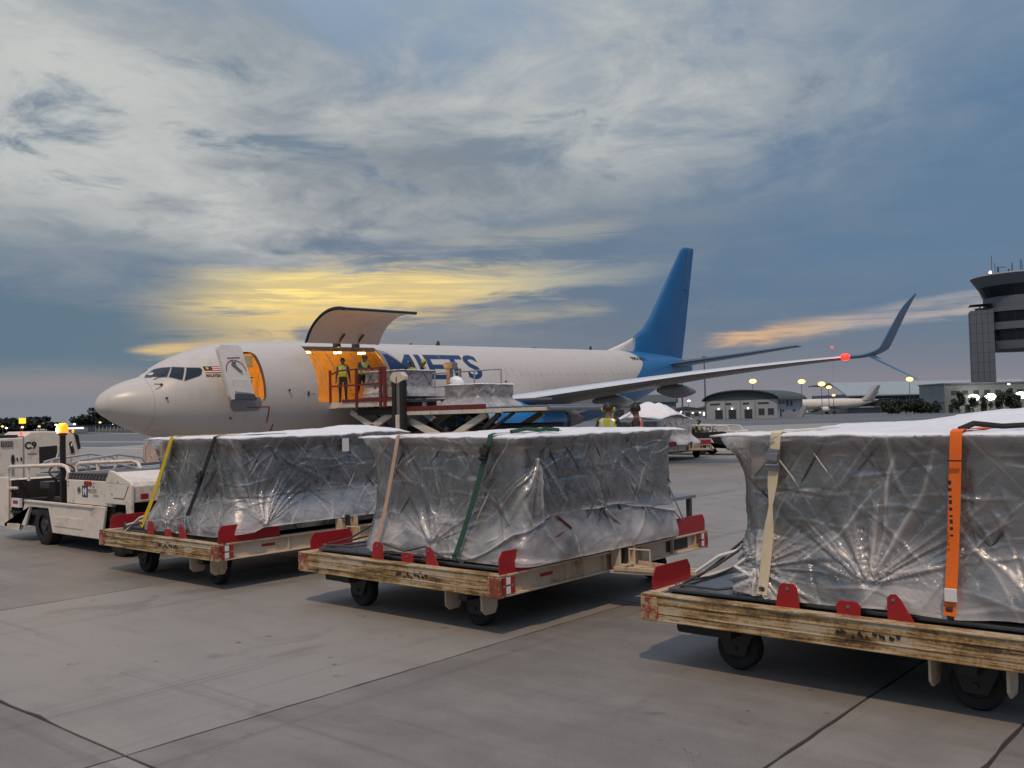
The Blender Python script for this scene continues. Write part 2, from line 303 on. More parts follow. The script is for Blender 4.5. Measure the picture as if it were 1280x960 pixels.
def concrete_ground(name, base, dark, joint=False):
    m, t, b = new_mat(name)
    geo = t.node('ShaderNodeNewGeometry').outputs['Position']
    big = t.noise(geo, .35, 5, .6, .4); mid = t.noise(geo, 2.2, 6, .65); fine = t.noise(geo, 60, 3, .7); grit = t.noise(geo, 240, 2, .7)
    st = t.noise(t.mapping(geo, (.5, 3.5, 1), rot=(0, 0, .35)), 1.2, 5, .6, .5)
    k = t.m('ADD', t.m('ADD', t.m('MULTIPLY', big, .34), t.m('MULTIPLY', mid, .26)), t.m('ADD', t.m('MULTIPLY', st, .22), t.m('MULTIPLY', fine, .24)))
    rnd = t.m('MULTIPLY', t.m('SUBTRACT', t.node('ShaderNodeObjectInfo').outputs['Random'], .5), .17)
    c = t.mix(t.ss(t.m('ADD', k, rnd), .34, .66), dark, base)
    c = t.mix(t.m('MULTIPLY', t.ss(t.noise(geo, 110, 3, .75), .52, .68), .40), c, (.085, .078, .07))
    spots = t.ss(t.noise(geo, 3.4, 2, .5), .70, .76)
    c = t.mix(t.m('MULTIPLY', spots, .35), c, (.05, .046, .042))
    stain = t.m('MULTIPLY', t.ss(t.noise(geo, .8, 4, .6, 1.0), .56, .70), .38)
    c = t.mix(stain, c, (.085, .079, .072))
    # faint tyre tracks along and across the apron, oil drips
    gx, gy, gz = t.sep(geo)
    for co_, a_, b_ in ((gy, 2.9, .8), (gx, 4.3, 1.7)):
        tr_ = t.noise(t.comb(t.m('MULTIPLY', co_, a_), t.m('MULTIPLY', gx if co_ is gy else gy, .06), b_), 1.0, 4, .7)
        c = t.mix(t.m('MULTIPLY', t.ss(tr_, .57, .70), .36), c, (.07, .066, .062))
    drip = t.m('MULTIPLY', t.ss(t.noise(geo, 6.5, 1, .4), .745, .775), t.ss(t.noise(geo, .35, 2, .5), .48, .6))
    c = t.mix(t.m('MULTIPLY', drip, .7), c, (.03, .028, .026))
    # fine wandering hairline cracks
    vo = t.node('ShaderNodeTexVoronoi', feature='DISTANCE_TO_EDGE'); vo.inputs['Scale'].default_value = .42
    wob = t.node('ShaderNodeVectorMath', operation='ADD'); t.put(wob.inputs[0], geo); t.put(wob.inputs[1], t.noise(geo, 1.7, 5, .6, col=True))
    t.put(vo.inputs['Vector'], wob.outputs[0])
    cr = t.m('MULTIPLY', t.ss(vo.outputs['Distance'], .0035, .0), t.ss(t.noise(geo, .5, 2, .5), .52, .60))
    c = t.mix(t.m('MULTIPLY', cr, .55), c, (.05, .045, .04))
    c = t.mix(t.m('MULTIPLY', t.ss(grit, .48, .66), .42), c, (.38, .36, .34))
    t.put(b.inputs['Base Color'], c)
    t.put(b.inputs['Roughness'], t.m('ADD', .42, t.m('MULTIPLY', mid, .25)))
    bump(t, b, t.m('ADD', t.m('MULTIPLY', fine, .6), t.m('ADD', grit, t.m('MULTIPLY', cr, -2.0))), .35, .004)
    return m
M['slab'] = concrete_ground('apron_concrete', (.278, .258, .236), (.150, .139, .128))
M['ground'] = concrete_ground('apron_ground', (.325, .298, .270), (.230, .212, .192))
M['jointfill'] = paint('joint_filler', (.03, .027, .024), .9)
M['asphalt'] = concrete_ground('taxiway_asphalt', (.088, .092, .098), (.058, .062, .067))
M['grassfar'] = paint('far_grass', (.035, .045, .03), .9, dirt=.4, scale=.05)
M['line'] = paint('painted_line', (.52, .52, .50), .6, dirt=.5, dirtcol=(.25, .25, .24), scale=.3)

def film_material(name, clear=.10, milkgain=.9, tint=(.74, .73, .75), streak=.30, band=0.0):
    m, t, b = new_mat(name)
    co = objco(t)
    at_ = t.node('ShaderNodeAttribute'); at_.attribute_name = 'milk'; milk = at_.outputs['Fac']
    s1 = t.noise(t.mapping(co, (2.2, 2.2, 9)), 1.0, 6, .65, 1.2)
    s2 = t.noise(t.mapping(co, (7, 7, 3.2), rot=(.5, .4, .2)), 1.2, 5, .62, .9)
    fine = t.noise(t.mapping(co, (3, 3, 60)), 1.0, 3, .6)
    s = t.m('MULTIPLY', t.ss(t.m('ADD', t.m('MULTIPLY', s1, .55), t.m('MULTIPLY', s2, .45)), .50, .72), streak)
    if band: s = t.m('ADD', s, t.m('MULTIPLY', t.ss(fine, .5, .66), band))
    fac = t.m('ADD', clear, t.m('ADD', t.m('MULTIPLY', milk, milkgain), s), clamp=True)
    fac = t.m('MINIMUM', fac, .93)
    b.inputs['Base Color'].default_value = (*tint, 1); b.inputs['Roughness'].default_value = .28; b.inputs['Specular IOR Level'].default_value = .6
    tl = t.node('ShaderNodeBsdfTranslucent'); tl.inputs[0].default_value = (*tint, 1)
    body = t.node('ShaderNodeMixShader'); body.inputs[0].default_value = .25
    t.l.new(b.outputs[0], body.inputs[1]); t.l.new(tl.outputs[0], body.inputs[2])
    tr = t.node('ShaderNodeBsdfTransparent'); tr.inputs[0].default_value = (.95, .95, .95, 1)
    gl = t.node('ShaderNodeBsdfGlossy'); gl.inputs['Roughness'].default_value = .12; gl.inputs[0].default_value = (1, .98, .95, 1)
    lw = t.node('ShaderNodeLayerWeight'); lw.inputs[0].default_value = .30
    clearsh = t.node('ShaderNodeMixShader')
    t.l.new(t.m('ADD', t.m('MULTIPLY', lw.outputs['Fresnel'], .95), .16), clearsh.inputs[0])
    t.l.new(tr.outputs[0], clearsh.inputs[1]); t.l.new(gl.outputs[0], clearsh.inputs[2])
    wr = t.noise(t.mapping(co, (4.0, 4.0, 5.5), rot=(.3, .5, .7)), 1.6, 5, .6, 1.6)
    wr2 = t.noise(t.mapping(co, (16, 16, 7)), 1.0, 4, .6, 1.0)
    ridge = t.m('ABSOLUTE', t.m('SUBTRACT', wr, .5))
    bn = t.node('ShaderNodeBump'); bn.inputs['Strength'].default_value = .6; bn.inputs['Distance'].default_value = .03
    t.put(bn.inputs['Height'], t.m('ADD', t.m('MULTIPLY', ridge, -.8), t.m('MULTIPLY', wr2, .30)))
    for n in (b, gl): t.l.new(bn.outputs[0], n.inputs['Normal'])
    t.l.new(bn.outputs[0], lw.inputs['Normal'])
    mx = t.node('ShaderNodeMixShader'); t.l.new(fac, mx.inputs[0]); t.l.new(clearsh.outputs[0], mx.inputs[1]); t.l.new(body.outputs[0], mx.inputs[2])
    t.l.new(mx.outputs[0], t.n['Material Output'].inputs[0])
    return m
M['film'] = film_material('wrinkled_clear_film', .015, .95, (.84, .82, .83), streak=.05)
def wrap_material():
    m, t, b = new_mat('grey_stretch_wrap'); co = objco(t)
    ln = t.noise(t.mapping(co, (1.3, 1.3, 46), rot=(0, .03, 0)), 1.0, 4, .6, .4); p = t.noise(co, 1.6, 4, .55, .4); bx = t.noise(t.mapping(co, (2.2, 2.2, 3)), 1.0, 3, .5)
    c = t.ramp(t.m('ADD', t.m('MULTIPLY', p, .6), t.m('MULTIPLY', bx, .4)), [(.36, (.075, .072, .07)), (.48, (.21, .203, .195)), (.60, (.40, .39, .375))])
    c = t.mix(t.m('MULTIPLY', t.ss(ln, .54, .68), .38), c, (.50, .49, .50))
    t.put(b.inputs['Base Color'], c); b.inputs['Roughness'].default_value = .30; b.inputs['Specular IOR Level'].default_value = .7
    t.put(b.inputs['Alpha'], t.m('ADD', .22, t.m('ADD', t.m('MULTIPLY', ln, .40), t.m('MULTIPLY', t.ss(p, .40, .62), .30)), clamp=True))
    bump(t, b, t.m('ADD', t.m('MULTIPLY', ln, .5), t.m('MULTIPLY', p, 1.5)), .35, .012); return m
M['innerwrap'] = wrap_material()
M['innerwrap2'] = film_material('hazy_wrap', .34, .60, (.70, .68, .70), streak=.5)
M['milkywrap'] = film_material('milky_wrap', .55, .5, (.80, .79, .83), streak=.5)
M['cover'] = paint('white_plastic_cover', (.88, .88, .91), .34, dirt=.30, dirtcol=(.50, .50, .55), scale=5, bmp=.9)

# ------------------------------------------------------------------ mesh builder
class MB:
    def __init__(s): s.v = []; s.f = []; s.mi = []
    def add(s, vs, fs, mi=0):
        o = len(s.v); s.v += [tuple(p) for p in vs]
        s.f += [tuple(i + o for i in f) for f in fs]; s.mi += [mi]*len(fs); return s
    BF = [(0, 3, 2, 1), (4, 5, 6, 7), (0, 1, 5, 4), (1, 2, 6, 5), (2, 3, 7, 6), (3, 0, 4, 7)]
    def box(s, x0, x1, y0, y1, z0, z1, mi=0):
        return s.add([(x0, y0, z0), (x1, y0, z0), (x1, y1, z0), (x0, y1, z0), (x0, y0, z1), (x1, y0, z1), (x1, y1, z1), (x0, y1, z1)], s.BF, mi)
    def bar(s, p0, p1, w, h, mi=0, upv=(0, 0, 1)):
        p0, p1 = Vector(p0), Vector(p1); dr = (p1 - p0).normalized(); u = Vector(upv)
        if abs(dr.dot(u)) > .98: u = Vector((1, 0, 0))
        sd = dr.cross(u).normalized(); u = sd.cross(dr)
        vs = []
        for p in (p0, p1):
            for a, b in ((-1, -1), (1, -1), (1, 1), (-1, 1)): vs.append(p + sd*a*w/2 + u*b*h/2)
        return s.add(vs, [(0, 1, 2, 3), (7, 6, 5, 4), (0, 4, 5, 1), (1, 5, 6, 2), (2, 6, 7, 3), (3, 7, 4, 0)], mi)
    def tube(s, pts, r, n=8, mi=0, closed=False):
        pts = [Vector(p) for p in pts]; N = len(pts); vs = []; prev = None
        rr = r if isinstance(r, (list, tuple)) else [r]*N
        for i, p in enumerate(pts):
            a = pts[(i-1) % N] if closed or i > 0 else p; b = pts[(i+1) % N] if closed or i < N-1 else p
            t = (b - a).normalized()
            if prev is None:
                q = Vector((0, 0, 1)) if abs(t.z) < .9 else Vector((1, 0, 0)); u = t.cross(q).normalized()
            else:
                u = prev - t*prev.dot(t); u = u.normalized() if u.length > 1e-6 else t.orthogonal().normalized()
            prev = u; w = t.cross(u)
            for k in range(n): vs.append(p + (u*cos(2*pi*k/n) + w*sin(2*pi*k/n))*rr[i])
        fs = []
        for i in range(N if closed else N-1):
            j = (i+1) % N
            for k in range(n): fs.append((i*n+k, i*n+(k+1) % n, j*n+(k+1) % n, j*n+k))
        if not closed: fs += [tuple(range(n))[::-1], tuple((N-1)*n+k for k in range(n))]
        return s.add(vs, fs, mi)
    def cyl(s, p0, p1, r, n=16, mi=0, r1=None): return s.tube([p0, p1], [r, r if r1 is None else r1], n, mi)
    def prism(s, poly, axis, a0, a1, mi=0):
        def P(u, v, a): return {'x': (a, u, v), 'y': (u, a, v), 'z': (u, v, a)}[axis]
        n = len(poly); vs = [P(u, v, a0) for u, v in poly] + [P(u, v, a1) for u, v in poly]
        fs = [tuple(range(n)), tuple(range(n, 2*n))[::-1]] + [(i, n+i, n+(i+1) % n, (i+1) % n) for i in range(n)]
        return s.add(vs, fs, mi)
    def sphere(s, c, r, n=12, m=8, mi=0):
        rx, ry, rz = r if isinstance(r, (tuple, list)) else (r, r, r); vs = []
        for j in range(m+1):
            th = pi*j/m
            for i in range(n): vs.append((c[0]+rx*sin(th)*cos(2*pi*i/n), c[1]+ry*sin(th)*sin(2*pi*i/n), c[2]+rz*cos(th)))
        return s.add(vs, [(j*n+i, (j+1)*n+i, (j+1)*n+(i+1) % n, j*n+(i+1) % n) for j in range(m) for i in range(n)], mi)
    def lathe(s, prof, origin, axis, n=24, mi=0):
        """prof: (radius, offset along axis)"""
        o = Vector(origin); a = Vector(axis).normalized(); u = a.orthogonal().normalized(); w = a.cross(u); vs = []
        for r, h in prof:
            for k in range(n): vs.append(o + a*h + (u*cos(2*pi*k/n) + w*sin(2*pi*k/n))*max(r, 1e-4))
        return s.add(vs, [(j*n+k, j*n+(k+1) % n, (j+1)*n+(k+1) % n, (j+1)*n+k) for j in range(len(prof)-1) for k in range(n)], mi)
    def loft(s, rings, mi=0, cap=True, closed=True):
        n = len(rings[0]); vs = [p for r in rings for p in r]; fs = []
        for j in range(len(rings)-1):
            for k in range(n if closed else n-1): fs.append((j*n+k, j*n+(k+1) % n, (j+1)*n+(k+1) % n, (j+1)*n+k))
        if cap: fs += [tuple(range(n))[::-1], tuple((len(rings)-1)*n+k for k in range(n))]
        return s.add(vs, fs, mi)
    def mesh(s, name, mats, smooth=False, sharp=40):
        me = bpy.data.meshes.new(name); me.from_pydata(s.v, [], s.f)
        for m in (mats if isinstance(mats, (list, tuple)) else [mats]): me.materials.append(m)
        me.polygons.foreach_set('material_index', s.mi)
        bm = bmesh.new(); bm.from_mesh(me); bmesh.ops.recalc_face_normals(bm, faces=bm.faces); bm.to_mesh(me); bm.free()
        if smooth:
            me.polygons.foreach_set('use_smooth', [True]*len(me.polygons)); me.set_sharp_from_angle(angle=R(sharp))
        me.update(); return me
    def build(s, name, mats, parent=None, smooth=False, bevel=0, loc=None, sharp=40):
        o = link(name, s.mesh(name, mats, smooth, sharp), parent)
        if loc is not None: o.location = loc
        if bevel: bev(o, bevel)
        return o
def link(name, me, parent=None):
    o = bpy.data.objects.new(name, me); COL.objects.link(o)
    if parent is not None: o.parent = parent
    return o
def bev(o, w, seg=2):
    b = o.modifiers.new('bevel', 'BEVEL'); b.width = w; b.segments = seg; b.limit_method = 'ANGLE'; b.angle_limit = R(35)
def thing(name, label, cat, loc=(0, 0, 0), rz=0, group=None):
    o = bpy.data.objects.new(name, None); COL.objects.link(o); o.location = loc; o.rotation_euler = (0, 0, rz); o.empty_display_size = .3
    return tag(o, label, cat, group)
def tag(o, label, cat, group=None):
    o['label'] = label; o['category'] = cat
    if group: o['group'] = group
    return o
def structure(o): o['kind'] = 'structure'; return o
def kids(o): return [c for c in bpy.data.objects if c.parent == o]
def dup(o, loc=None, rz=None, label=None, parent=None, group=None):
    ch = kids(o); c = o.copy(); COL.objects.link(c)
    if parent is not None: c.parent = parent
    if loc is not None: c.location = loc
    if rz is not None: c.rotation_euler = (0, 0, rz)
    if label: c['label'] = label
    if group: c['group'] = group
    for k in ch: dup(k, parent=c)
    return c
def text_mesh(txt, size, bold=0.0, xs=1.0):
    """flat outline lettering as a list of (verts2d, faces), lower left at 0,0"""
    cu = bpy.data.curves.new('lettering', 'FONT'); cu.body = txt; cu.size = size; cu.offset = bold; cu.resolution_u = 3
    o = bpy.data.objects.new('lettering', cu); COL.objects.link(o); dg = bpy.context.evaluated_depsgraph_get()
    me = bpy.data.meshes.new_from_object(o.evaluated_get(dg)); bpy.data.objects.remove(o); bpy.data.curves.remove(cu)
    vs = [(v.co.x*xs, v.co.y) for v in me.vertices]; fs = [tuple(p.vertices) for p in me.polygons]; bpy.data.meshes.remove(me)
    return vs, fs
def flat_text(txt, size, fn, mat, parent, name='lettering', bold=0.0, xs=1.0):
    vs, fs = text_mesh(txt, size, bold, xs); mb = MB(); mb.add([fn(u, v) for u, v in vs], fs); return mb.build(name, mat, parent)

# numpy noise
_T = np.random.rand(257, 257)
def vn(x, y, s=0):
    x = np.asarray(x, float) + s*17.31; y = np.asarray(y, float) + s*9.77
    xi = np.floor(x).astype(int); yi = np.floor(y).astype(int); fx = x - xi; fy = y - yi
    fx = fx*fx*(3-2*fx); fy = fy*fy*(3-2*fy); a = xi % 256; b = yi % 256
    return (_T[a, b]*(1-fx) + _T[a+1, b]*fx)*(1-fy) + (_T[a, b+1]*(1-fx) + _T[a+1, b+1]*fx)*fy
def fbm(x, y, s=0, o=4):
    r = 0; A = .5
    for i in range(o): r = r + A*vn(x*2**i, y*2**i, s+i*3); A *= .5
    return r/(1-.5**o)
def ridge(x, y, s=0): return 1 - np.abs(2*fbm(x, y, s, 3) - 1)*2.2

# ------------------------------------------------------------------ ground
g = MB(); g.add([(-2500, -400, -.012), (2500, -400, -.012), (2500, 3500, -.012), (-2500, 3500, -.012)], [(0, 1, 2, 3)])
structure(g.build('ground', M['ground']))
# slabs of the apron with open joints between them
XJ = [-53.6, -47.6, -41.7, -35.8, -29.8, -23.9, -17.9, -11.9, -5.98, -2.6, -1.57, 4.4, 10.4, 16.4]
YJ = [-9.0, -3.0, 3.04, 9.05, 15.0, 21.0, 27.0, 33.0, 39.0, 45.0, 51.0, 57.0]
apron = MB(); apron.add([(XJ[0], YJ[0], -.008), (XJ[-1], YJ[0], -.008), (XJ[-1], YJ[-1], -.008), (XJ[0], YJ[-1], -.008)], [(0, 1, 2, 3)])
apron = structure(apron.build('apron', M['jointfill']))
def slab_mesh(x0, x1, y0, y1):
    """a slab whose arrises are chipped and slightly wavy"""
    gjt = .0095; mb = MB(); ring = []
    def edge(p, q):
        n = max(2, int((Vector(q)-Vector(p)).length/.22)); nx, ny = (p[1]-q[1]), (q[0]-p[0]); L = math.hypot(nx, ny); nx /= L; ny /= L
        for i in range(n):
            t = i/n; x = p[0]+(q[0]-p[0])*t; y = p[1]+(q[1]-p[1])*t
            k = (.0 if i == 0 else max(0, random.gauss(.003, .005) + (.018 if random.random() < .05 else 0)))
            ring.append((x+nx*k, y+ny*k))
    a = [(x0+gjt, y0+gjt), (x1-gjt, y0+gjt), (x1-gjt, y1-gjt), (x0+gjt, y1-gjt)]
    if (x0+x1)/2 > -36 and y0 < 26:
        for i in range(4): edge(a[i], a[(i+1) % 4])
    else: ring = a
    n = len(ring); z = random.uniform(-.0012, .0012)
    mb.add([(x, y, z) for x, y in ring] + [(x, y, -.02) for x, y in ring], [tuple(range(n))] + [(i, n+i, n+(i+1) % n, (i+1) % n) for i in range(n)])
    return mb
for i in range(len(XJ)-1):
    for j in range(len(YJ)-1):
        slab_mesh(XJ[i], XJ[i+1], YJ[j], YJ[j+1]).build('slab', M['slab'], apron)
# darker taxiway beyond the apron, grass strip, painted lines
def sheet(name, pts, z, mat):
    mb = MB(); mb.add([(x, y, z) for x, y in pts], [tuple(range(len(pts)))]); return structure(mb.build(name, mat))
sheet('taxiway', [(-700, 70), (-96, 62), (-62, 116), (-35, 166), (40, 300), (40, 420), (-90, 420), (-700, 420)], -.008, M['asphalt'])
sheet('taxiway', [(-700, 20), (-700, 66), (-101, 58), (-93, 46), (-85, 20)], -.008, M['asphalt'])
sheet('grass_strip', [(-700, 300), (-310, 100), (-255, 118), (-150, 315), (-150, 500), (-700, 500)], -.004, M['grassfar'])
sheet('painted_line', [(-140, 47.2), (-93, 43.6), (-78, 42.6), (-78, 43.5), (-93, 44.6), (-140, 48.6)], -.003, M['line'])
sheet('painted_line', [(-300, 140), (-150, 96), (-150, 97.5), (-300, 142)], -.003, M['line'])
sheet('painted_line', [(-90, 136), (-30, 212), (-30, 214), (-90, 137.6)], -.003, M['line'])

# ------------------------------------------------------------------ the aircraft (local x = left wing, y = aft of the nose, z up)
AC = thing('cargo_aircraft', 'white twin-engine cargo jet with blue tail and its big side door raised', 'aircraft', (-30.05, 14.47, 0))
AC.rotation_euler = (R(1.2), 0, 0)
def pw(x, pts):
    """smooth monotone interpolation through (x, v) points"""
    xs = [p[0] for p in pts]; vs = [p[1] for p in pts]
    if x <= xs[0]: return vs[0]
    if x >= xs[-1]: return vs[-1]
    i = max(k for k in range(len(xs)-1) if xs[k] <= x)
    def sl(k):
        if k <= 0: return (vs[1]-vs[0])/(xs[1]-xs[0])
        if k >= len(xs)-1: return (vs[-1]-vs[-2])/(xs[-1]-xs[-2])
        a = (vs[k]-vs[k-1])/(xs[k]-xs[k-1]); b = (vs[k+1]-vs[k])/(xs[k+1]-xs[k])
        return 0 if a*b <= 0 else 2*a*b/(a+b)
    h = xs[i+1]-xs[i]; t = (x-xs[i])/h; m0, m1 = sl(i)*h, sl(i+1)*h
    return (2*t**3-3*t**2+1)*vs[i] + (t**3-2*t**2+t)*m0 + (-2*t**3+3*t**2)*vs[i+1] + (t**3-t**2)*m1
TOP = [(0, 2.82), (.03, 2.92), (.11, 3.06), (.28, 3.24), (.83, 3.53), (1.6, 3.78), (1.98, 4.03), (2.28, 4.21), (2.88, 4.48), (3.5, 4.70), (4.14, 4.87), (5.13, 4.99), (6.5, 5.05), (8.4, 5.08), (30.5, 5.08), (33, 5.03), (35.5, 4.88), (37.4, 4.66), (38.25, 4.40)]
BOT = [(0, 2.74), (.03, 2.66), (.1, 2.57), (.26, 2.45), (.79, 2.14), (1.42, 1.86), (1.9, 1.70), (2.6, 1.50), (3.6, 1.27), (4.8, 1.12), (6.5, 1.06), (24, 1.06), (26, 1.14), (28, 1.38), (31, 2.02), (34, 2.84), (36.5, 3.45), (38.25, 3.82)]
HW = [(0, .04), (.03, .15), (.1, .30), (.28, .50), (.83, .88), (1.6, 1.22), (2.3, 1.46), (3.2, 1.67), (4.2, 1.80), (5.2, 1.86), (6.5, 1.88), (24.5, 1.88), (27, 1.83), (30, 1.60), (33, 1.15), (35.5, .72), (37.4, .38), (38.25, .22)]
def ring(st, inset=0, n=72):
    t, b, w = pw(st, TOP), pw(st, BOT), pw(st, HW); zc, hh = (t+b)/2, (t-b)/2
    w = max(w-inset, .01); hh = max(hh-inset, .01); out = []
    for k in range(n):
        a = 2*pi*k/n; out.append((w*cos(a), st, zc+hh*sin(a)))
    return out
def side(st, z, off=0.0):
    """point on the left side of the fuselage skin, pushed out by off"""
    t, b, w = pw(st, TOP), pw(st, BOT), pw(st, HW); zc, hh = (t+b)/2, (t-b)/2
    s = max(-1, min(1, (z-zc)/hh)); c = math.sqrt(max(0, 1-s*s)); x = w*c
    e = .05; dw = (pw(st+e, HW)-pw(st-e, HW))/(2*e)*c
    n = Vector((c/w, -dw/max(w, .1)*.9, s/hh)); n.normalize()
    return Vector((x, st, z)) + n*off
def decal(polys, name, mat, parent, off=.004, grid=.10, thick=0.0):
    """polygons in (station, z) laid on the left fuselage skin"""
    bm = bmesh.new()
    for vs, fs in polys:
        bv = [bm.verts.new((u, v, 0)) for u, v in vs]
        for f in fs:
            try: bm.faces.new([bv[i] for i in f])
            except ValueError: pass
    bmesh.ops.triangulate(bm, faces=bm.faces[:])
    for _ in range(6):
        le = [e for e in bm.edges if e.calc_length() > grid]
        if not le: break
        bmesh.ops.subdivide_edges(bm, edges=le, cuts=1); bmesh.ops.triangulate(bm, faces=[f for f in bm.faces if len(f.verts) > 3])
    if thick:
        ex = bmesh.ops.extrude_face_region(bm, geom=bm.faces[:]); lo = [v for v in ex['geom'] if isinstance(v, bmesh.types.BMVert)]
        los = set(lo)
        for v in bm.verts: v.co = side(v.co.x, v.co.y, off+thick if v in los else off-.006)
    else:
        for v in bm.verts: v.co = side(v.co.x, v.co.y, off)
    bmesh.ops.recalc_face_normals(bm, faces=bm.faces[:])
    me = bpy.data.meshes.new(name); bm.to_mesh(me); bm.free(); me.materials.append(mat)
    me.polygons.foreach_set('use_smooth', [True]*len(me.polygons)); me.set_sharp_from_angle(angle=R(35))
    return link(name, me, parent)
def poly(pts): return ([tuple(p) for p in pts], [tuple(range(len(pts)))])
def rrect(x0, x1, z0, z1, r, n=5):
    out = []
    for cx, cz, a0 in ((x1-r, z1-r, 0), (x0+r, z1-r, 90), (x0+r, z0+r, 180), (x1-r, z0+r, 270)):
        for i in range(n+1): a = R(a0+90*i/n); out.append((cx+r*cos(a), cz+r*sin(a)))
    return out
# fuselage paint: white, blue behind a swept line
def fuselage_paint():
    m, t, b = new_mat('fuselage_paint'); co = t.node('ShaderNodeTexCoord').outputs['Object']; x, y, z = t.sep(co)
    fc = t.node('ShaderNodeFloatCurve'); cv = fc.mapping.curves[0]
    pts = [(1.0, 19.5), (1.6, 24), (2.4, 27.2), (3.35, 29.3), (3.9, 30.2), (4.3, 30.75), (4.68, 30.75), (5.2, 30.2)]
    cv.points[0].location = (0, .48); cv.points[1].location = (1, .75)
    for zz, s in pts: cv.points.new(zz/6, s/40)
    fc.mapping.update(); t.put(fc.inputs['Value'], t.m('DIVIDE', z, 6.0))
    bl = t.ss(t.m('SUBTRACT', t.m('DIVIDE', y, 40.0), fc.outputs[0]), -.0008, .0008)
    n = t.noise(t.mapping(co, (1, .25, 1)), 1.2, 5, .6); st = t.noise(t.mapping(co, (2, 5, .5)), 1.0, 4, .6)
    grime = t.m('MULTIPLY', t.ss(t.m('ADD', t.m('MULTIPLY', n, .5), t.m('MULTIPLY', st, .5)), .48, .68), .22)
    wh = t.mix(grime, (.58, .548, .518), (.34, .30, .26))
    # faint frame and stringer rivet lines of the skin panels
    fy = t.m('ABSOLUTE', t.m('SUBTRACT', t.m('FRACT', t.m('DIVIDE', y, 2.03)), .5)); fz = t.m('ABSOLUTE', t.m('SUBTRACT', t.m('FRACT', t.m('DIVIDE', z, 1.07)), .5))
    ln = t.m('MAXIMUM', t.ss(fy, .4955, .499), t.ss(fz, .4925, .498))
    wh = t.mix(t.m('MULTIPLY', ln, .28), wh, (.30, .27, .25))
    # seam of the radome
    seam = t.ss(t.m('ABSOLUTE', t.m('SUBTRACT', y, 1.42)), .018, .006)
    wh = t.mix(t.m('MULTIPLY', seam, .5), wh, (.25, .22, .20))
    t.put(b.inputs['Base Color'], t.mix(bl, wh, t.mix(t.m('MULTIPLY', n, .4), (.018, .165, .42), (.015, .10, .25))))
    b.inputs['Roughness'].default_value = .33
    bump(t, b, t.m('ADD', t.m('MULTIPLY', ln, -1), t.m('ADD', t.m('MULTIPLY', seam, -1.0), t.m('MULTIPLY', st, .5))), .12, .01); return m
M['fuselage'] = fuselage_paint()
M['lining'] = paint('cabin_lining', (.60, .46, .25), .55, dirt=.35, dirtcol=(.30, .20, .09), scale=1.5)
M['jamb'] = paint('door_jamb', (.16, .13, .10), .5, dirt=.3)
sts = [0, .03, .07, .13, .2, .3, .45, .65, .9, 1.2, 1.42, 1.6, 1.85, 2.1, 2.4, 2.8, 3.2, 3.6, 4.0, 4.5, 5.0, 5.5, 6, 6.5] + [7+.5*i for i in range(34)] + [24.5, 25, 25.6, 26.2, 27, 28, 29, 30, 31, 32, 33, 34, 35, 36, 37, 37.6, 38.25]
fus = MB(); fus.loft([ring(s) for s in sts], 0)
CST0, CST1, L10, L11 = 7.52, 11.16, 4.40, 5.24
def cavity_ring(st):
    fl = 2.66; out = []
    for x, y, z in ring(st, .14, 40): out.append((x, y, max(z, fl)))
    return out
cav = MB(); cav.loft([cavity_ring(s) for s in (3.3, 3.8, 4.4, 5.0, 5.6, 6.3, 7.0, 8.0, 9.0, 10, 11, 12, 13, 14.2)], 1)
def clean(mb, mats, rev=False):
    me = mb.mesh('cut', mats); bm = bmesh.new(); bm.from_mesh(me); bmesh.ops.remove_doubles(bm, verts=bm.verts, dist=1e-4)
    bmesh.ops.dissolve_degenerate(bm, edges=bm.edges, dist=1e-4)
    bmesh.ops.recalc_face_normals(bm, faces=bm.faces); bm.to_mesh(me); bm.free(); return me
mats3 = [M['fuselage'], M['lining'], M['jamb']]
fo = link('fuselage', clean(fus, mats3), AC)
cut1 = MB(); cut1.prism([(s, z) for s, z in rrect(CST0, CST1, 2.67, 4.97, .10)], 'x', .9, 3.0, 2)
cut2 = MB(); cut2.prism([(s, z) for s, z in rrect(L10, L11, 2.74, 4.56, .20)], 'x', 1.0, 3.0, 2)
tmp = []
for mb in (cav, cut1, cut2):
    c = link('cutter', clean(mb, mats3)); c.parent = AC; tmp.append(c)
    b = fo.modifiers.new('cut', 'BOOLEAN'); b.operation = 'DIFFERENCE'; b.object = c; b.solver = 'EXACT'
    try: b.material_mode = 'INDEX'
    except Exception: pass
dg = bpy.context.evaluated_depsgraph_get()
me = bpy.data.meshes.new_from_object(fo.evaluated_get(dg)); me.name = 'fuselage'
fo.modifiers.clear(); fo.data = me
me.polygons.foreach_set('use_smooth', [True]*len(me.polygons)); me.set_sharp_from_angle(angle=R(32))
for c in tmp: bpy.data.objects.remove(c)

# cockpit windows (three panes each side), pillars show between them
panes = [[(1.50, 3.695), (1.93, 3.975), (2.06, 4.01), (2.24, 4.02), (1.97, 3.69)],
         [(2.28, 4.02), (2.58, 3.99), (2.34, 3.57), (2.02, 3.68)],
         [(2.64, 3.985), (3.03, 3.97), (3.06, 3.90), (2.98, 3.75), (2.88, 3.69), (2.40, 3.545)]]
for p in panes:
    cx = sum(q[0] for q in p)/len(p); cz = sum(q[1] for q in p)/len(p)
    fr = decal([poly([(cx+(u-cx)*1.07, cz+(v-cz)*1.13) for u, v in p])], 'window_frame', M['greyscuff'], AC, .004, .12)
    decal([poly(p)], 'cockpit_window', M['glass'], AC, .012, .12)
    o = decal([poly(p)], 'cockpit_window', M['glass'], AC, .012, .12)
    for v in o.data.vertices: v.co.x *= -1
    o.data.flip_normals()
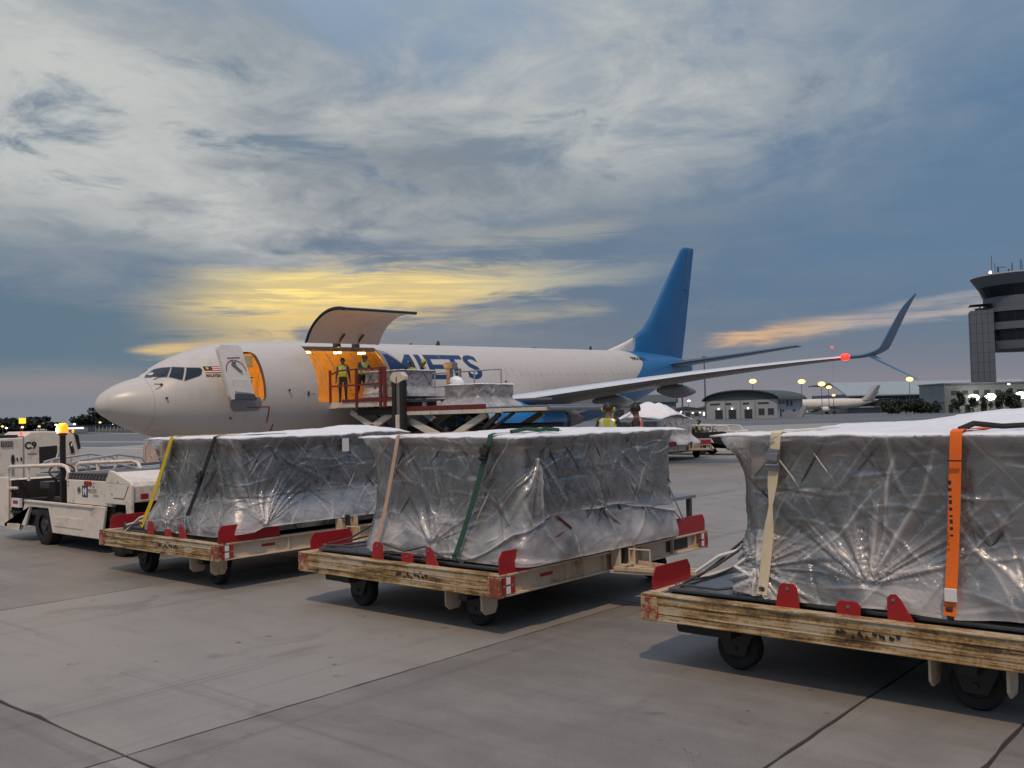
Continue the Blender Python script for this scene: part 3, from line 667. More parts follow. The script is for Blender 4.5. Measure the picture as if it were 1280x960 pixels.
# lettering, flag, marks
vs, fs = text_mesh('MJETS', 1.42, .032, .92)
xmin = min(v[0] for v in vs); xmax = max(v[0] for v in vs); ymax = max(v[1] for v in vs)
k = (16.75-11.28)/(xmax-xmin)
decal([([(11.28+(u-xmin)*k, 3.52+v*(1.05/ymax)) for u, v in vs], fs)], 'airline_lettering', M['darkblue'], AC, .005, .11)
vs, fs = text_mesh('9M-NRA', .40, .008)
decal([([(29.75+u*1.15, 4.46+v*.75) for u, v in vs], fs)], 'registration_lettering', M['blackprint'], AC, .005, .2)
vs, fs = text_mesh('MALAYSIA', .15, .006)
decal([([(3.12+u*.72, 3.655+v*.9) for u, v in vs], fs)], 'country_lettering', M['blackprint'], AC, .005, .2)
for i in range(7): decal([poly([(3.13, 3.785+i*.034), (3.66, 3.785+i*.034), (3.66, 3.819+i*.034), (3.13, 3.819+i*.034)])], 'flag_stripe', M['redprint'] if i % 2 == 0 else M['whiteprint'], AC, .005, .2)
decal([poly([(3.13, 3.89), (3.40, 3.89), (3.40, 4.023), (3.13, 4.023)])], 'flag_canton', M['blackprint'], AC, .008, .2)
decal([poly([(3.245+.045*cos(2*pi*i/10), 3.957+.045*sin(2*pi*i/10)) for i in range(10)])], 'flag_crescent', M['yellow'], AC, .011, .2)
decal([poly(rrect(3.86, 5.06, 2.44, 2.95, .22))], 'scuff_plate', M['greyscuff'], AC, .004, .12)
decal([poly([(4.47, 2.59), (5.36, 2.59), (5.36, 2.555), (4.47, 2.555)])], 'red_mark', M['redprint'], AC, .008, .2)
decal([poly([(5.35, 2.58), (5.40, 2.58), (5.42, 2.02), (5.37, 2.02)])], 'red_mark', M['redprint'], AC, .011, .2)
decal([poly([(5.66, 1.95), (5.71, 1.95), (5.72, 1.60), (5.67, 1.60)])], 'red_mark', M['redprint'], AC, .008, .2)
decal([poly([(7.06+.07*cos(2*pi*i/14), 3.0+.12*sin(2*pi*i/14)) for i in range(14)])], 'static_port', M['greyscuff'], AC, .006, .2)
decal([poly([(7.06+.03*cos(2*pi*i/14), 3.0+.07*sin(2*pi*i/14)) for i in range(14)])], 'static_port', M['blackprint'], AC, .012, .2)
decal([poly([(7.18, 3.0), (7.36, 3.0), (7.36, 2.98), (7.18, 2.98)])], 'static_port_note', M['greyscuff'], AC, .006, .2)
for i in range(25):
    s0 = 17.35+i*.508
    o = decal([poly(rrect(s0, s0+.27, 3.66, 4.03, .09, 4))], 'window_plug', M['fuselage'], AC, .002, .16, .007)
for s, z in ((1.72, 3.44), (1.76, 2.98), (3.92, 2.22), (18.2, 3.35), (6.2, 3.15)):
    p = side(s, z, 0); mb = MB(); mb.cyl(p, p+Vector((.09, -.02, 0)), .035, 8); 
    if s < 1.75: mb.bar(p+Vector((.08, .03, 0)), p+Vector((.10, -.28, .01)), .03, .03)
    mb.build('pitot_probe', M['darksteel'], AC)
for s, h in ((9.9, .0), (13.9, .06), (15.6, .20), (22.5, .05), (27.4, .20), (8.6, .04)):
    if h: 
        mb = MB(); mb.prism([(s, 5.04), (s+.30, 5.04), (s+.26, 5.08+h), (s+.16, 5.08+h)], 'x', -.02, .02); mb.build('antenna', M['darksteel'], AC)
# wiper
mb = MB(); mb.bar(side(1.62, 3.60, .03), side(1.92, 3.73, .04), .02, .02); mb.build('wiper', M['black'], AC)

# raised main cargo door: closed section turned about its top hinge
hz = Vector((1.15, 0, 4.97)); th = 0
prof = []
for i in range(15):
    z = 4.97 - (4.97-2.68)*i/14; p = side(9.0, z); prof.append(Vector((p.x, 0, z)))
c0 = (prof[-1]-prof[0]); a0 = math.atan2(c0.z, c0.x); a1 = math.atan2(1.03, 2.26); rot = a1-a0
def turn(p, extra=0):
    q = p - prof[0]; c, s = cos(rot), sin(rot)
    return Vector((hz.x + q.x*c - q.z*s, 0, hz.z + .03 + q.x*s + q.z*c))
outer = [turn(p) for p in prof]
def nrm(i, pts):
    t = (pts[min(i+1, len(pts)-1)] - pts[max(i-1, 0)]).normalized(); return Vector((-t.z, 0, t.x))
door = MB(); rings = []
for st in (CST0+.04, CST1-.04):
    rings.append([(p.x, st, p.z) for p in outer] + [(outer[i].x - nrm(i, outer).x*.13, st, outer[i].z - nrm(i, outer).z*.13) for i in range(14, -1, -1)])
door.loft(rings)
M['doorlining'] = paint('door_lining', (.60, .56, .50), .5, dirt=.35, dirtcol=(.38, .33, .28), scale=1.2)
dobj = door.build('main_cargo_door', [M['doorlining'], M['white'], M['black']], AC, True, sharp=30)
sgn = 1 if nrm(7, outer).z > 0 else -1
for p in dobj.data.polygons:
    c = p.center; nn = p.normal
    if nn.z > .05 and abs(nn.y) < .5: p.material_index = 1
    if abs(nn.y) > .5: p.material_index = 2
rim = MB()
for st in (CST0+.03, CST1-.03): rim.tube([(p.x, st, p.z-.06) for p in outer], .034, 6)
e = outer[-1]; rim.tube([(e.x, CST0+.03, e.z-.06), (e.x, CST1-.03, e.z-.06)], .045, 6)
rim.build('door_seal', M['black'], dobj)
for i in range(6):
    hg = MB(); s = CST0+.35+i*.6; hg.cyl((1.19, s, 5.0), (1.19, s+.3, 5.0), .04, 8); hg.build('hinge', M['darksteel'], dobj)
for s in (CST0+1.45, CST0+2.4):
    mb = MB(); mb.box(1.0, 1.22, s, s+.22, 4.80, 5.02); mb.bar((1.15, s+.1, 4.9), (1.62, s+.1, 5.28), .06, .06); mb.build('door_actuator', M['darksteel'], dobj)
# ceiling lamps of the hold and the light they give
for s in (8.05, 9.55, 10.8, 6.3):
    mb = MB(); mb.cyl((.55, s, 4.60), (.55, s, 4.66), .16, 14); lo = mb.build('ceiling_lamp', M['lampdim'], AC)
    L = bpy.data.lights.new('ceiling_lamp_light', 'POINT'); L.energy = 36; L.color = (1, .46, .075); L.shadow_soft_size = .12
    lp = bpy.data.objects.new('ceiling_lamp_light', L); COL.objects.link(lp); lp.parent = AC; lp.location = (.55, s, 4.45)
L = bpy.data.lights.new('ceiling_lamp_light', 'POINT'); L.energy = 24; L.color = (1, .47, .08); L.shadow_soft_size = .1
lp = bpy.data.objects.new('ceiling_lamp_light', L); COL.objects.link(lp); lp.parent = AC; lp.location = (.6, 4.9, 4.4)
for s in (7.9, 8.7, 9.9, 10.4): 
    mb = MB(); mb.tube([(.95, s, 4.78), (1.05, s+.1, 4.72), (1.0, s+.22, 4.76)], .02, 6); mb.build('ceiling_bracket', M['darksteel'], AC)
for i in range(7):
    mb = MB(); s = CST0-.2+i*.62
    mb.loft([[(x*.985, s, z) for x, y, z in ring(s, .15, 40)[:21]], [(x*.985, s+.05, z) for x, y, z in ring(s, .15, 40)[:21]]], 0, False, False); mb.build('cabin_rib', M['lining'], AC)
# front galley / lockers seen through the crew door
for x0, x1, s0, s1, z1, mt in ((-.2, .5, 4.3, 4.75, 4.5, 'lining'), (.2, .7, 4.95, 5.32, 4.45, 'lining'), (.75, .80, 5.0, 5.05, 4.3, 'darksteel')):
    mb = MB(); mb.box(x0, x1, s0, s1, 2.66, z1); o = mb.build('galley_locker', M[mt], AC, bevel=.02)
for nm_, bx in (('galley_panel', (1.05, 1.10, 4.42, 4.62, 2.68, 4.3)), ('galley_panel', (1.0, 1.06, 5.02, 5.22, 2.68, 3.55)), ('galley_box', (.85, 1.15, 4.62, 5.22, 4.02, 4.42)), ('galley_box', (.8, 1.1, 4.66, 4.9, 2.68, 3.2))):
    mb = MB(); mb.box(*bx); mb.build(nm_, M['lining'] if 'box' in nm_ else M['jamb'], AC, bevel=.015)
mb = MB(); mb.tube([(1.12, 4.95, 2.7), (1.12, 4.96, 4.0)], .022, 6); mb.build('grab_pole', M['black'], AC, True)
mb = MB(); mb.box(1.07, 1.09, 4.64, 5.24, 3.62, 3.66); mb.build('shelf_edge', M['black'], AC)
mb = MB(); mb.box(.71, .73, 4.98, 5.28, 3.62, 3.65); mb.box(.71, .73, 5.12, 5.14, 2.9, 3.6); mb.tube([(.76, 4.7, 3.0), (.78, 4.72, 3.5), (.74, 4.7, 3.9)], .02); mb.build('locker_handle', M['black'], AC)
# crew door, swung out and folded forward with its lined inner face showing
dp = [(0.0, 2.76), (0.0, 4.58)]
cd = MB(); nz = 36; ringsd = []
for i in range(nz+1):
    z = 2.86 + 1.86*i/nz; t = i/nz
    x = 2.30 - .30*(t**1.8); w0, w1 = 3.22 + .28*(1-t)**1.3, 4.16 + .30*(1-t)**1.3
    rr = .0
    if t > .88: rr = .13*(1-math.sqrt(max(0, 1-((t-.88)/.12)**2)))
    if t < .03: rr = .03
    ringsd.append([(x, w0+rr, z), (x+.02, w0+rr, z), (x+.03, w1-rr, z), (x-.14, w1-rr, z), (x-.14, w0+rr, z)])
cd.loft(ringsd); cdo = cd.build('crew_door', M['white'], AC, True, sharp=35)
def dpt(u, t, off=.035):
    x = 2.30 - .30*(max(t, 0)**1.8) + off; w0 = 3.22 + .28*(1-t)**1.3; w1 = 4.16 + .30*(1-t)**1.3
    return (x, w0 + (w1-w0)*u, 2.86+1.86*t)
mb = MB(); mb.tube([dpt(.5+.40*cos(a), .52+.2*sin(a)) for a in [pi*i/12 for i in range(13)]], .014, 6); mb.build('handle_arc_mark', M['redprint'], cdo)
mb = MB(); mb.bar(dpt(.27, .76), dpt(.80, .77), .03, .02); mb.build('warning_mark', M['redprint'], cdo)
mb = MB(); mb.bar(dpt(.38, .66, .06), dpt(.70, .50, .06), .06, .05); mb.sphere(dpt(.48, .68, .06), .07, 8, 6); mb.build('door_handle', M['steel'], cdo)
mb = MB(); q = [dpt(.22, .14, .05), dpt(.86, .10, .05), dpt(.86, .36, .05), dpt(.22, .38, .05)]; mb.add(q + [(p[0]-.06, p[1], p[2]) for p in q], MB.BF); mb.build('slide_panel', M['white'], cdo, bevel=.015)
mb = MB(); q = [dpt(.16, -.01, .12), dpt(1.02, -.03, .12), dpt(1.0, .09, .06), dpt(.22, .11, .06)]; mb.add(q + [(p[0]-.16, p[1], p[2]) for p in q], MB.BF); mb.build('slide_bustle', M['darksteel'], cdo, bevel=.02)
mb = MB(); mb.bar((1.8, 4.42, 3.75), (2.05, 4.15, 3.75), .09, .3); mb.build('door_arm', M['darksteel'], cdo)

# wings
def wing_geo():
    LE = [(0, 12.6), (1.6, 13.2), (6.5, 15.56), (9.9, 17.19), (12.4, 18.4), (15, 19.65), (16.9, 20.55)]
    TE = [(0, 20.3), (1.6, 20.3), (5.8, 20.55), (16.9, 21.95)]
    ZZ = [(0, 1.80), (1.6, 1.98), (6.5, 2.62), (9.9, 3.02), (12.4, 3.30), (15, 3.50), (16.9, 3.62)]
    return LE, TE, ZZ
LEp, TEp, ZZp = wing_geo()
def airfoil(n=14):
    """(x, z) round the section, upper surface from the trailing edge forward then lower back"""
    xs = [(1-cos(pi*i/n))/2 for i in range(n+1)]
    def y(x): return 5*(.2969*math.sqrt(x)-.126*x-.3516*x*x+.2843*x**3-.1015*x**4)
    up_ = [(x, y(x)*1.05+.02*sin(pi*x)) for x in xs[::-1]]; lo = [(x, -y(x)*.95+.02*sin(pi*x)) for x in xs[1:-1]]
    return up_ + lo
AF = airfoil()
def section(le, te, origin_x, z, tc, span_dir=None):
    c = te-le; return [(origin_x, le+x*c, z+zz*c*tc*2) for x, zz in AF]
def mirror(o, name):
    me = o.data.copy(); 
    for v in me.vertices: v.co.x *= -1
    me.flip_normals(); c = link(name, me, AC); return c
lys = [0.4, 1.6, 3, 4.4, 5.8, 7.5, 9.5, 11.5, 13.5, 15.2, 16.9]
def lin(x, pts): return float(np.interp(x, [p[0] for p in pts], [p[1] for p in pts]))
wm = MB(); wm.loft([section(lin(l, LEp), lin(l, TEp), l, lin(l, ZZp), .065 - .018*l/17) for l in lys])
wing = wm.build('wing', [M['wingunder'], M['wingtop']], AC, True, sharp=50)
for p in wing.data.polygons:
    if p.normal.z > .15 or (p.normal.y < -.6 and p.normal.z > -.25): p.material_index = 1  # lit look put into the colour: top and leading edge bright, underside dark
def add_winglet(parent):
    rings = []
    for i in range(21):
        t = i/20; a = R(6 + 66*min(1, t*2.4))
        if t <= .42: s_ = t/.42; x = 16.9 + .62*sin(s_*R(66))/sin(R(66))*.9; z = 3.62 + .34*(1-cos(s_*R(66)))/(1-cos(R(66)))
        else: s_ = (t-.42)/.58; x = 17.46 + .50*s_; z = 3.96 + 2.22*s_
        le = 20.55 + 3.9*t + 7.5*max(0, t-.8)**1.5; te = 21.95 + 3.2*t + .6*max(0, t-.8)
        n = Vector((-sin(a), 0, cos(a)))
        rings.append([(x + n.x*zz*(te-le)*.1, le+xx*(te-le), z + n.z*zz*(te-le)*.1) for xx, zz in AF])
    mb = MB(); mb.loft(rings); return mb.build('winglet', M['wingletdark'], parent, True, sharp=50)
wl = add_winglet(AC)
rings = []
for i in range(6):
    t = i/5; x = 17.2 + .72*t; z = 3.66 - .95*t; le = 21.55 + 3.3*t; te = 22.5 + 2.75*t; n = Vector((.7, 0, .7))
    rings.append([(x + n.x*zz*(te-le)*.1, le+xx*(te-le), z + n.z*zz*(te-le)*.1) for xx, zz in AF])
mb = MB(); mb.loft(rings); M['bladeblue'] = paint('pale_blue_blade', (.20, .33, .48), .35, dirt=.1, bmp=0); wl2 = mb.build('lower_winglet', M['bladeblue'], AC, True, sharp=50)
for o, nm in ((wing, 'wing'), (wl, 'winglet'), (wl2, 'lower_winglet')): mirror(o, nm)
mb = MB(); mb.sphere((16.75, 20.50, 3.62), (.16, .19, .13), 14, 10); mb.build('navigation_light', M['lampred'], AC)
L = bpy.data.lights.new('navigation_light_glow', 'POINT'); L.energy = 30; L.color = (1, .03, .02); L.shadow_soft_size = .08
lp = bpy.data.objects.new('navigation_light_glow', L); COL.objects.link(lp); lp.parent = AC; lp.location = (16.8, 20.30, 3.70)
for ly, dz_ in ((3.6, -.10), (6.5, 0), (9.5, 0)):
    te = lin(ly, TEp); zc = lin(ly, ZZp) - .30 + dz_; rings = []
    for i in range(11):
        t = i/10; r = .30*math.sin(pi*min(1, t*.93+.04))**.7; y = te-2.1+3.1*t; zz = zc - .02 - .10*t
        rings.append([(ly+r*.72*cos(2*pi*k/12), y, zz+r*sin(2*pi*k/12)) for k in range(12)])
    mb = MB(); mb.loft(rings); f = mb.build('flap_fairing', M['wingunder'], AC, True); mirror(f, 'flap_fairing')
mb = MB(); mb.loft([[(x*1.0, s, z) for x, z in ((2.2, 1.75), (1.9, 1.0), (1.0, .72), (-1.0, .72), (-1.9, 1.0), (-2.2, 1.75), (-1.6, 2.2), (1.6, 2.2))] if 13 < s < 23 else [(x*.6, s, 1.3+(z-1.3)*.4) for x, z in ((2.2, 1.75), (1.9, 1.0), (1.0, .72), (-1.0, .72), (-1.9, 1.0), (-2.2, 1.75), (-1.6, 2.2), (1.6, 2.2))] for s in (11.6, 13.4, 15, 18, 20.5, 22.6, 25)]); mb.build('wing_body_fairing', M['wingunder'], AC, True, sharp=60)
# engines
def engine(sx):
    c = Vector((4.83*sx, 12.7, 1.50))
    pr = [(.80, .28), (.84, .05), (.92, 0), (1.0, .15), (1.06, .7), (1.08, 1.6), (1.05, 2.8), (.98, 3.9), (.84, 4.7), (.74, 5.2), (.70, 5.18), (.78, 4.4)]
    mb = MB(); mb.lathe(pr, c, (0, 1, 0), 36); n = mb.build('engine_nacelle', M['blue'], AC, True, sharp=50)
    mb = MB(); mb.lathe([(.80, .30), (.84, .06), (.925, -.008), (1.005, .14), (1.03, .32)], c, (0, 1, 0), 36); mb.build('inlet_lip', M['chrome'], n, True)
    mb = MB(); mb.lathe([(.0, .35), (.16, .55), (.26, .9), (.80, .92)], c, (0, 1, 0), 24); mb.build('fan_spinner', M['darksteel'], n, True)
    mb = MB(); mb.lathe([(.56, 4.3), (.52, 5.3), (.42, 5.9), (.38, 5.85), (.30, 5.6), (.22, 5.95), (.03, 6.5)], c, (0, 1, 0), 24); mb.build('exhaust_nozzle', M['darksteel'], n, True)
    mb = MB(); x = c.x; mb.loft([[(x-.12, y, z0), (x+.12, y, z0), (x+.12, y, z1), (x-.12, y, z1)] for y, z0, z1 in ((14.0, 2.3, 2.56), (15.2, 2.2, 2.62), (17.5, 2.0, 2.45), (19.0, 2.1, 2.3))]); mb.build('pylon', M['white'], n)
engine(1); engine(-1)
# fin with dorsal fillet, rudder line, stabilisers
def finsec(z, le, te, tk): return [(zz*2*tk, le+x*(te-le), z) for x, zz in AF]
mb = MB(); mb.loft([finsec(z, le, te, tk) for z, le, te, tk in ((4.5, 30.9, 37.30, .40), (5.2, 31.72, 37.52, .38), (5.86, 31.86, 37.72, .34), (6.36, 32.83, 37.88, .32), (7.11, 33.77, 38.09, .29), (9.4, 35.80, 38.73, .2), (11.55, 37.70, 39.34, .12), (11.74, 37.98, 39.38, .10), (11.79, 38.3, 39.36, .05))])
M['fin'] = paint('fin_paint', (.007, .108, .30), .36, dirt=.4, dirtcol=(.006, .07, .18), scale=.7, bmp=0)
fin = mb.build('tail_fin', M['fin'], AC, True, sharp=50)
mb = MB(); mb.loft([finsec(z, le, te, tk) for z, le, te, tk in ((4.6, 28.2, 32.4, .17), (5.09, 29.2, 32.2, .15), (5.35, 30.2, 32.1, .12), (5.65, 31.25, 32.0, .09), (5.84, 31.80, 31.99, .04))]); mb.build('dorsal_fin', M['white'], AC, True, sharp=60)
mb = MB()
for i in range(2):
    for z, s in ((5.3, 36.0), (6.4, 36.45), (7.6, 36.95), (8.8, 37.4), (10.0, 37.9), (11.2, 38.35)): pass
mb.prism([(35.95, 5.2), (35.98, 5.2), (38.62, 11.7), (38.59, 11.7)], 'x', -.205, .205); 
for z, s in ((9.0, 37.8), (7.0, 34.2), (6.1, 33.0)): mb.box(-.30, .30, s, s+.28, z, z+.06)
mb.build('rudder_seam', M['wingletdark'], fin)
mb = MB(); mb.loft([[(l, le+x*(te-le), z+zz*(te-le)*.10) for x, zz in AF] for l, le, te, z in ((.25, 34.1, 37.7, 4.22), (1.0, 34.6, 37.75, 4.32), (4.0, 36.1, 38.4, 4.64), (6.9, 37.62, 38.98, 4.98), (7.15, 37.9, 39.05, 5.0))])
stb = mb.build('stabiliser', M['wingletdark'], AC, True, sharp=50); mirror(stb, 'stabiliser')
mb = MB(); mb.lathe([(.20, 0), (.17, .25), (.12, .26), (.10, .05)], (0, 38.1, 4.1), (0, 1, .1), 16); mb.build('exhaust_pipe', M['black'], AC, True)
# landing gear
def gear(x, y, r, w, off, ztop, gz):
    leg = MB(); leg.cyl((x, y, gz+r), (x, y, ztop), .11, 12); leg.bar((x, y, gz+r+.5), (x, y+.9, ztop), .08, .08); leg.cyl((x-off, y, gz+r), (x+off, y, gz+r), .06, 8)
    lo = leg.build('landing_gear_leg', M['galv'], AC, True)
    for s in (-1, 1):
        t = MB(); c = (x+s*off-w/2, y, gz+r); t.lathe([(r*.5, 0), (r*.9, 0), (r, w*.2), (r, w*.8), (r*.9, w), (r*.5, w)], c, (1, 0, 0), 20); to = t.build('wheel_tyre', M['rubber'], lo, True)
        t = MB(); t.lathe([(.02, w*.1), (r*.52, w*.05), (r*.52, w*.95), (.02, w*.9)], c, (1, 0, 0), 16); t.build('wheel_hub', M['white'], lo, True)
gear(0, 4.2, .34, .20, .20, 1.5, -.09)
gear(2.86, 19.7, .55, .38, .43, 2.2, -.41); gear(-2.86, 19.7, .55, .38, .43, 2.2, -.41)

# ------------------------------------------------------------------ cargo dollies
HWX, HWY, ZT, ZB = 1.575, 2.03, .615, .395        # half width along the train, half depth, top and bottom of the frame
def stripes(x, y0, y1, z0, z1, parent, sx):
    for i in range(3):
        mb = MB(); w = (y1-y0)/3
        for j in range(2): mb.box(*sorted((x, x+sx*.004)), y0+i*w+.004, y0+(i+1)*w-.004, z0+.02+j*.09, z0+.09+j*.09)
        mb.build('marker_stripe', M['redprint'] if i != 1 else M['whiteprint'], parent)
def make_dolly(label):
    t = thing('cargo_dolly', label, 'dolly', group='cargo dollies of the train')
    for s in (-1, 1):        # end beams, facing the camera and away
        mb = MB(); y0, y1 = sorted((s*HWY, s*(HWY-.09)))
        mb.box(-HWX, HWX, y0, y1, ZB+.012, ZT-.012)
        yo, yi = sorted((s*(HWY+.014), s*(HWY-.11))); mb.box(-HWX-.003, HWX+.003, yo, yi, ZT-.014, ZT); mb.box(-HWX-.003, HWX+.003, yo, yi, ZB, ZB+.014)
        yo, yi = sorted((s*(HWY+.006), s*(HWY-.01)))
        for z in (.455, .535): mb.box(-HWX+.16, HWX-.16, yo, yi, z, z+.012)
        b = mb.build('end_beam', M['weathered'], t, bevel=.004)
        for i in range(9):
            mb = MB(); x = .10+i*.055+random.uniform(-.01, .01); z = .495+random.uniform(-.02, .02); yo, yi = sorted((s*(HWY+.008), s*(HWY-.002))); mb.prism([(x, z), (x+random.uniform(.008, .05), z-random.uniform(0, .02)), (x+random.uniform(.02, .06), z+random.uniform(.0, .03)), (x+random.uniform(-.01, .02), z+random.uniform(.015, .04))], 'y', yo, yi); mb.build('stencil_smear', M['black'], b)
        for q in (-1, 1):
            mb = MB(); x0, x1 = sorted((q*(HWX+.006), q*(HWX-.16))); yo, yi = sorted((s*(HWY+.018), s*(HWY-.05))); mb.box(x0, x1, yo, yi, ZB-.006, ZT-.018)
            mb.build('corner_plate', M['rust'], b, bevel=.012)
    for s in (-1, 1):        # side beams: channels with a recessed web
        mb = MB(); a, b_ = sorted((s*(HWX-.055), s*(HWX-.075))); mb.box(a, b_, -HWY+.10, HWY-.10, ZB+.01, ZT-.01)
        a, b_ = sorted((s*HWX, s*(HWX-.10)))
        mb.box(a, b_, -HWY+.09, HWY-.09, ZT-.022, ZT-.001); mb.box(a, b_, -HWY+.09, HWY-.09, ZB+.001, ZB+.02)
        for y in (-.95, -.25, .5, 1.2, 1.75): a, b_ = sorted((s*(HWX-.008), s*(HWX-.06))); mb.box(a, b_, y, y+.012, ZB+.02, ZT-.022)
        sb = mb.build('side_beam', M['cream'], t, bevel=.003)
        stripes(s*(HWX+.002), -HWY+.02, -HWY+.22, ZB+.01, ZT-.03, sb, s)
        stripes(s*(HWX+.002), HWY-.22, HWY-.02, ZB+.01, ZT-.03, sb, s)
        mb = MB(); a, b_ = sorted((s*(HWX-.054), s*(HWX-.051))); mb.box(a, b_, 1.1, 1.62, .44, .57); mb.build('stencil_panel', M['black'], sb)
        mb = MB(); a, b_ = sorted((s*(HWX-.054), s*(HWX-.051))); mb.box(a, b_, -1.35, -1.14, .50, .535); mb.build('maker_plate', M['redprint'], sb)
        # red side guides near both ends
        for y0, y1, h in ((-HWY+.01 + (.14 if s < 0 else 0), -HWY+.94 - (.15 if s < 0 else 0), .84 - (.03 if s < 0 else 0)), (HWY-.98, HWY-.03, .83)):
            mb = MB(); a, b_ = sorted((s*(HWX-.012), s*(HWX-.026))); mb.prism([(y0, ZT-.002), (y1, ZT-.002), (y1, h-.07), (y1-.05, h), (y0+.05, h), (y0, h-.07)], 'x', a, b_)
            mb.build('side_guide', M['red'], t, bevel=.004)
    mb = MB(); mb.box(-HWX+.11, HWX-.11, -HWY+.12, HWY-.12, .49, .51); mb.build('deck_pan', M['black'], t)
    n = 15
    for i in range(n):
        y = -HWY+.32 + i*(2*HWY-.64)/(n-1); mb = MB(); mb.cyl((-HWX+.13, y, .575), (HWX-.13, y, .575), .037, 10); mb.build('roller', M['darksteel'], t, True)
    for i in range(4):
        mb = MB(); x = -HWX+.14+i*(2*HWX-.30)/3; mb.box(x, x+.02, -HWY+.12, HWY-.12, .512, .60); mb.build('roller_rail', M['galv'], t)
    # load stops on the near end beam
    for s in (-1, 1):
        for x0, x1, xt0, xt1, h in ((-.42, -.21, -.37, -.24, .80), (.08, .25, .082, .248, .715), (.45, .66, .46, .535, .80)):
            mb = MB(); ya = s*(HWY-.105); a, b_ = sorted((ya, ya - s*.014)); w = xt1-xt0
            mb.prism([(x0, ZT-.04), (x1, ZT-.04), (xt1+.01, h-.03), (xt1-.02, h), (xt0+.02, h), (xt0-.01, h-.03)], 'y', a, b_)
            st_ = mb.build('load_stop', M['red'], t, bevel=.004)
            mb = MB(); mb.cyl(((xt0+xt1)/2, a-.008, h-.04), ((xt0+xt1)/2, b_+.008, h-.04), .013, 10); mb.build('pivot_pin', M['steel'], st_)
    # running gear
    for x in (-.86, .98):
        for y in (-HWY+.38, HWY-.38):
            mb = MB(); mb.box(x-.20, x+.20, y-.13, y+.13, .33, .39)
            for q in (-1, 1): mb.prism([(x-.17, .33), (x+.17, .33), (x+.08, .13), (x-.08, .13)], 'y', *sorted((y+q*.085, y+q*.105)))
            br = mb.build('caster_bracket', M['black'], t, bevel=.005)
            w = MB(); w.lathe([(.10, -.055), (.165, -.07), (.185, -.05), (.187, 0), (.185, .05), (.165, .07), (.10, .055)], (x, y, .187), (0, 1, 0), 22)
            wo = w.build('wheel_tyre', M['rubber'], t, True)
            w = MB(); w.lathe([(.02, -.06), (.105, -.045), (.105, .045), (.02, .06)], (x, y, .187), (0, 1, 0), 16); w.build('wheel_rim', M['black'], wo, True)
            w = MB(); w.cyl((x, y-.12, .187), (x, y+.12, .187), .022, 8); w.build('axle', M['black'], wo)
        mb = MB(); mb.box(x-.06, x+.06, -HWY+.1, HWY-.1, .30, .392); mb.build('cross_member', M['black'], t)
    mb = MB(); mb.box(-1.35, -.96, -HWY+.20, -HWY+.34, .275, .37); mb.cyl((-1.37, -HWY+.27, .32), (-1.30, -HWY+.27, .32), .06, 10); mb.build('brake_linkage', M['black'], t, bevel=.01)
    mb = MB(); mb.box(-.5, 1.2, -.08, .08, .30, .38); mb.build('draw_spine', M['black'], t)
    for x in (.72, 1.22):      # cream fork plates round the near right caster
        mb = MB(); mb.prism([(-HWY+.10, .39), (-HWY+.10, .22), (-HWY+.16, .17), (-HWY+.30, .17), (-HWY+.34, .24), (-HWY+.34, .39)], 'x', x, x+.02); mb.build('caster_guard', M['cream'], t, bevel=.004)
    # hitch bracket and drawbar on the right side
    mb = MB(); x = HWX+.002
    mb.box(x, x+.12, -.16, -.13, .40, .76); mb.box(x, x+.12, .13, .16, .40, .76); mb.box(x, x+.03, -.13, .13, .42, .74); mb.box(x+.03, x+.12, -.13, .13, .44, .47)
    br = mb.build('hitch_bracket', M['cream'], t, bevel=.006)
    mb = MB(); mb.cyl((x+.08, 0, .42), (x+.08, 0, .80), .035, 10); mb.build('hitch_pin', M['black'], br)
    mb = MB(); mb.prism([(x+.05, -.26), (x+.05, .26), (x+1.05, .05), (x+1.05, -.05)], 'z', .395, .425); mb.prism([(x+.10, -.26), (x+.10, -.235), (x+1.05, -.05), (x+1.05, -.075)], 'z', .426, .47)
    mb.prism([(x+.10, .235), (x+.10, .26), (x+1.05, .075), (x+1.05, .05)], 'z', .426, .47)
    db = mb.build('drawbar', M['cream'], t, bevel=.004)
    mb = MB(); mb.lathe([(.05, -.02), (.09, -.02), (.09, .02), (.05, .02), (.05, -.02)], (x+1.12, 0, .41), (0, 0, 1), 16); mb.build('towing_eye', M['steel'], db)
    mb = MB(); mb.tube([(x+.25, -.16, .47), (x+.25, -.16, .66), (x+.50, -.14, .66), (x+.50, -.14, .47)], .012, 6); mb.build('drawbar_handle', M['cream'], db)
    return t
dolly0 = make_dolly('worn cargo dolly under the middle load with the green strap')
dolly0.location = (-7.605, 8.85, 0)
dup(dolly0, (-12.20, 8.68, 0), label='worn cargo dolly under the load with the yellow strap, beside the white tractor')
dup(dolly0, (-2.86, 8.87, 0), label='nearest cargo dolly, under the load with the orange strap')
dup(dolly0, (-23.05, 37.4, 0), label='distant cargo dolly with a domed wrapped load behind the aircraft wing')

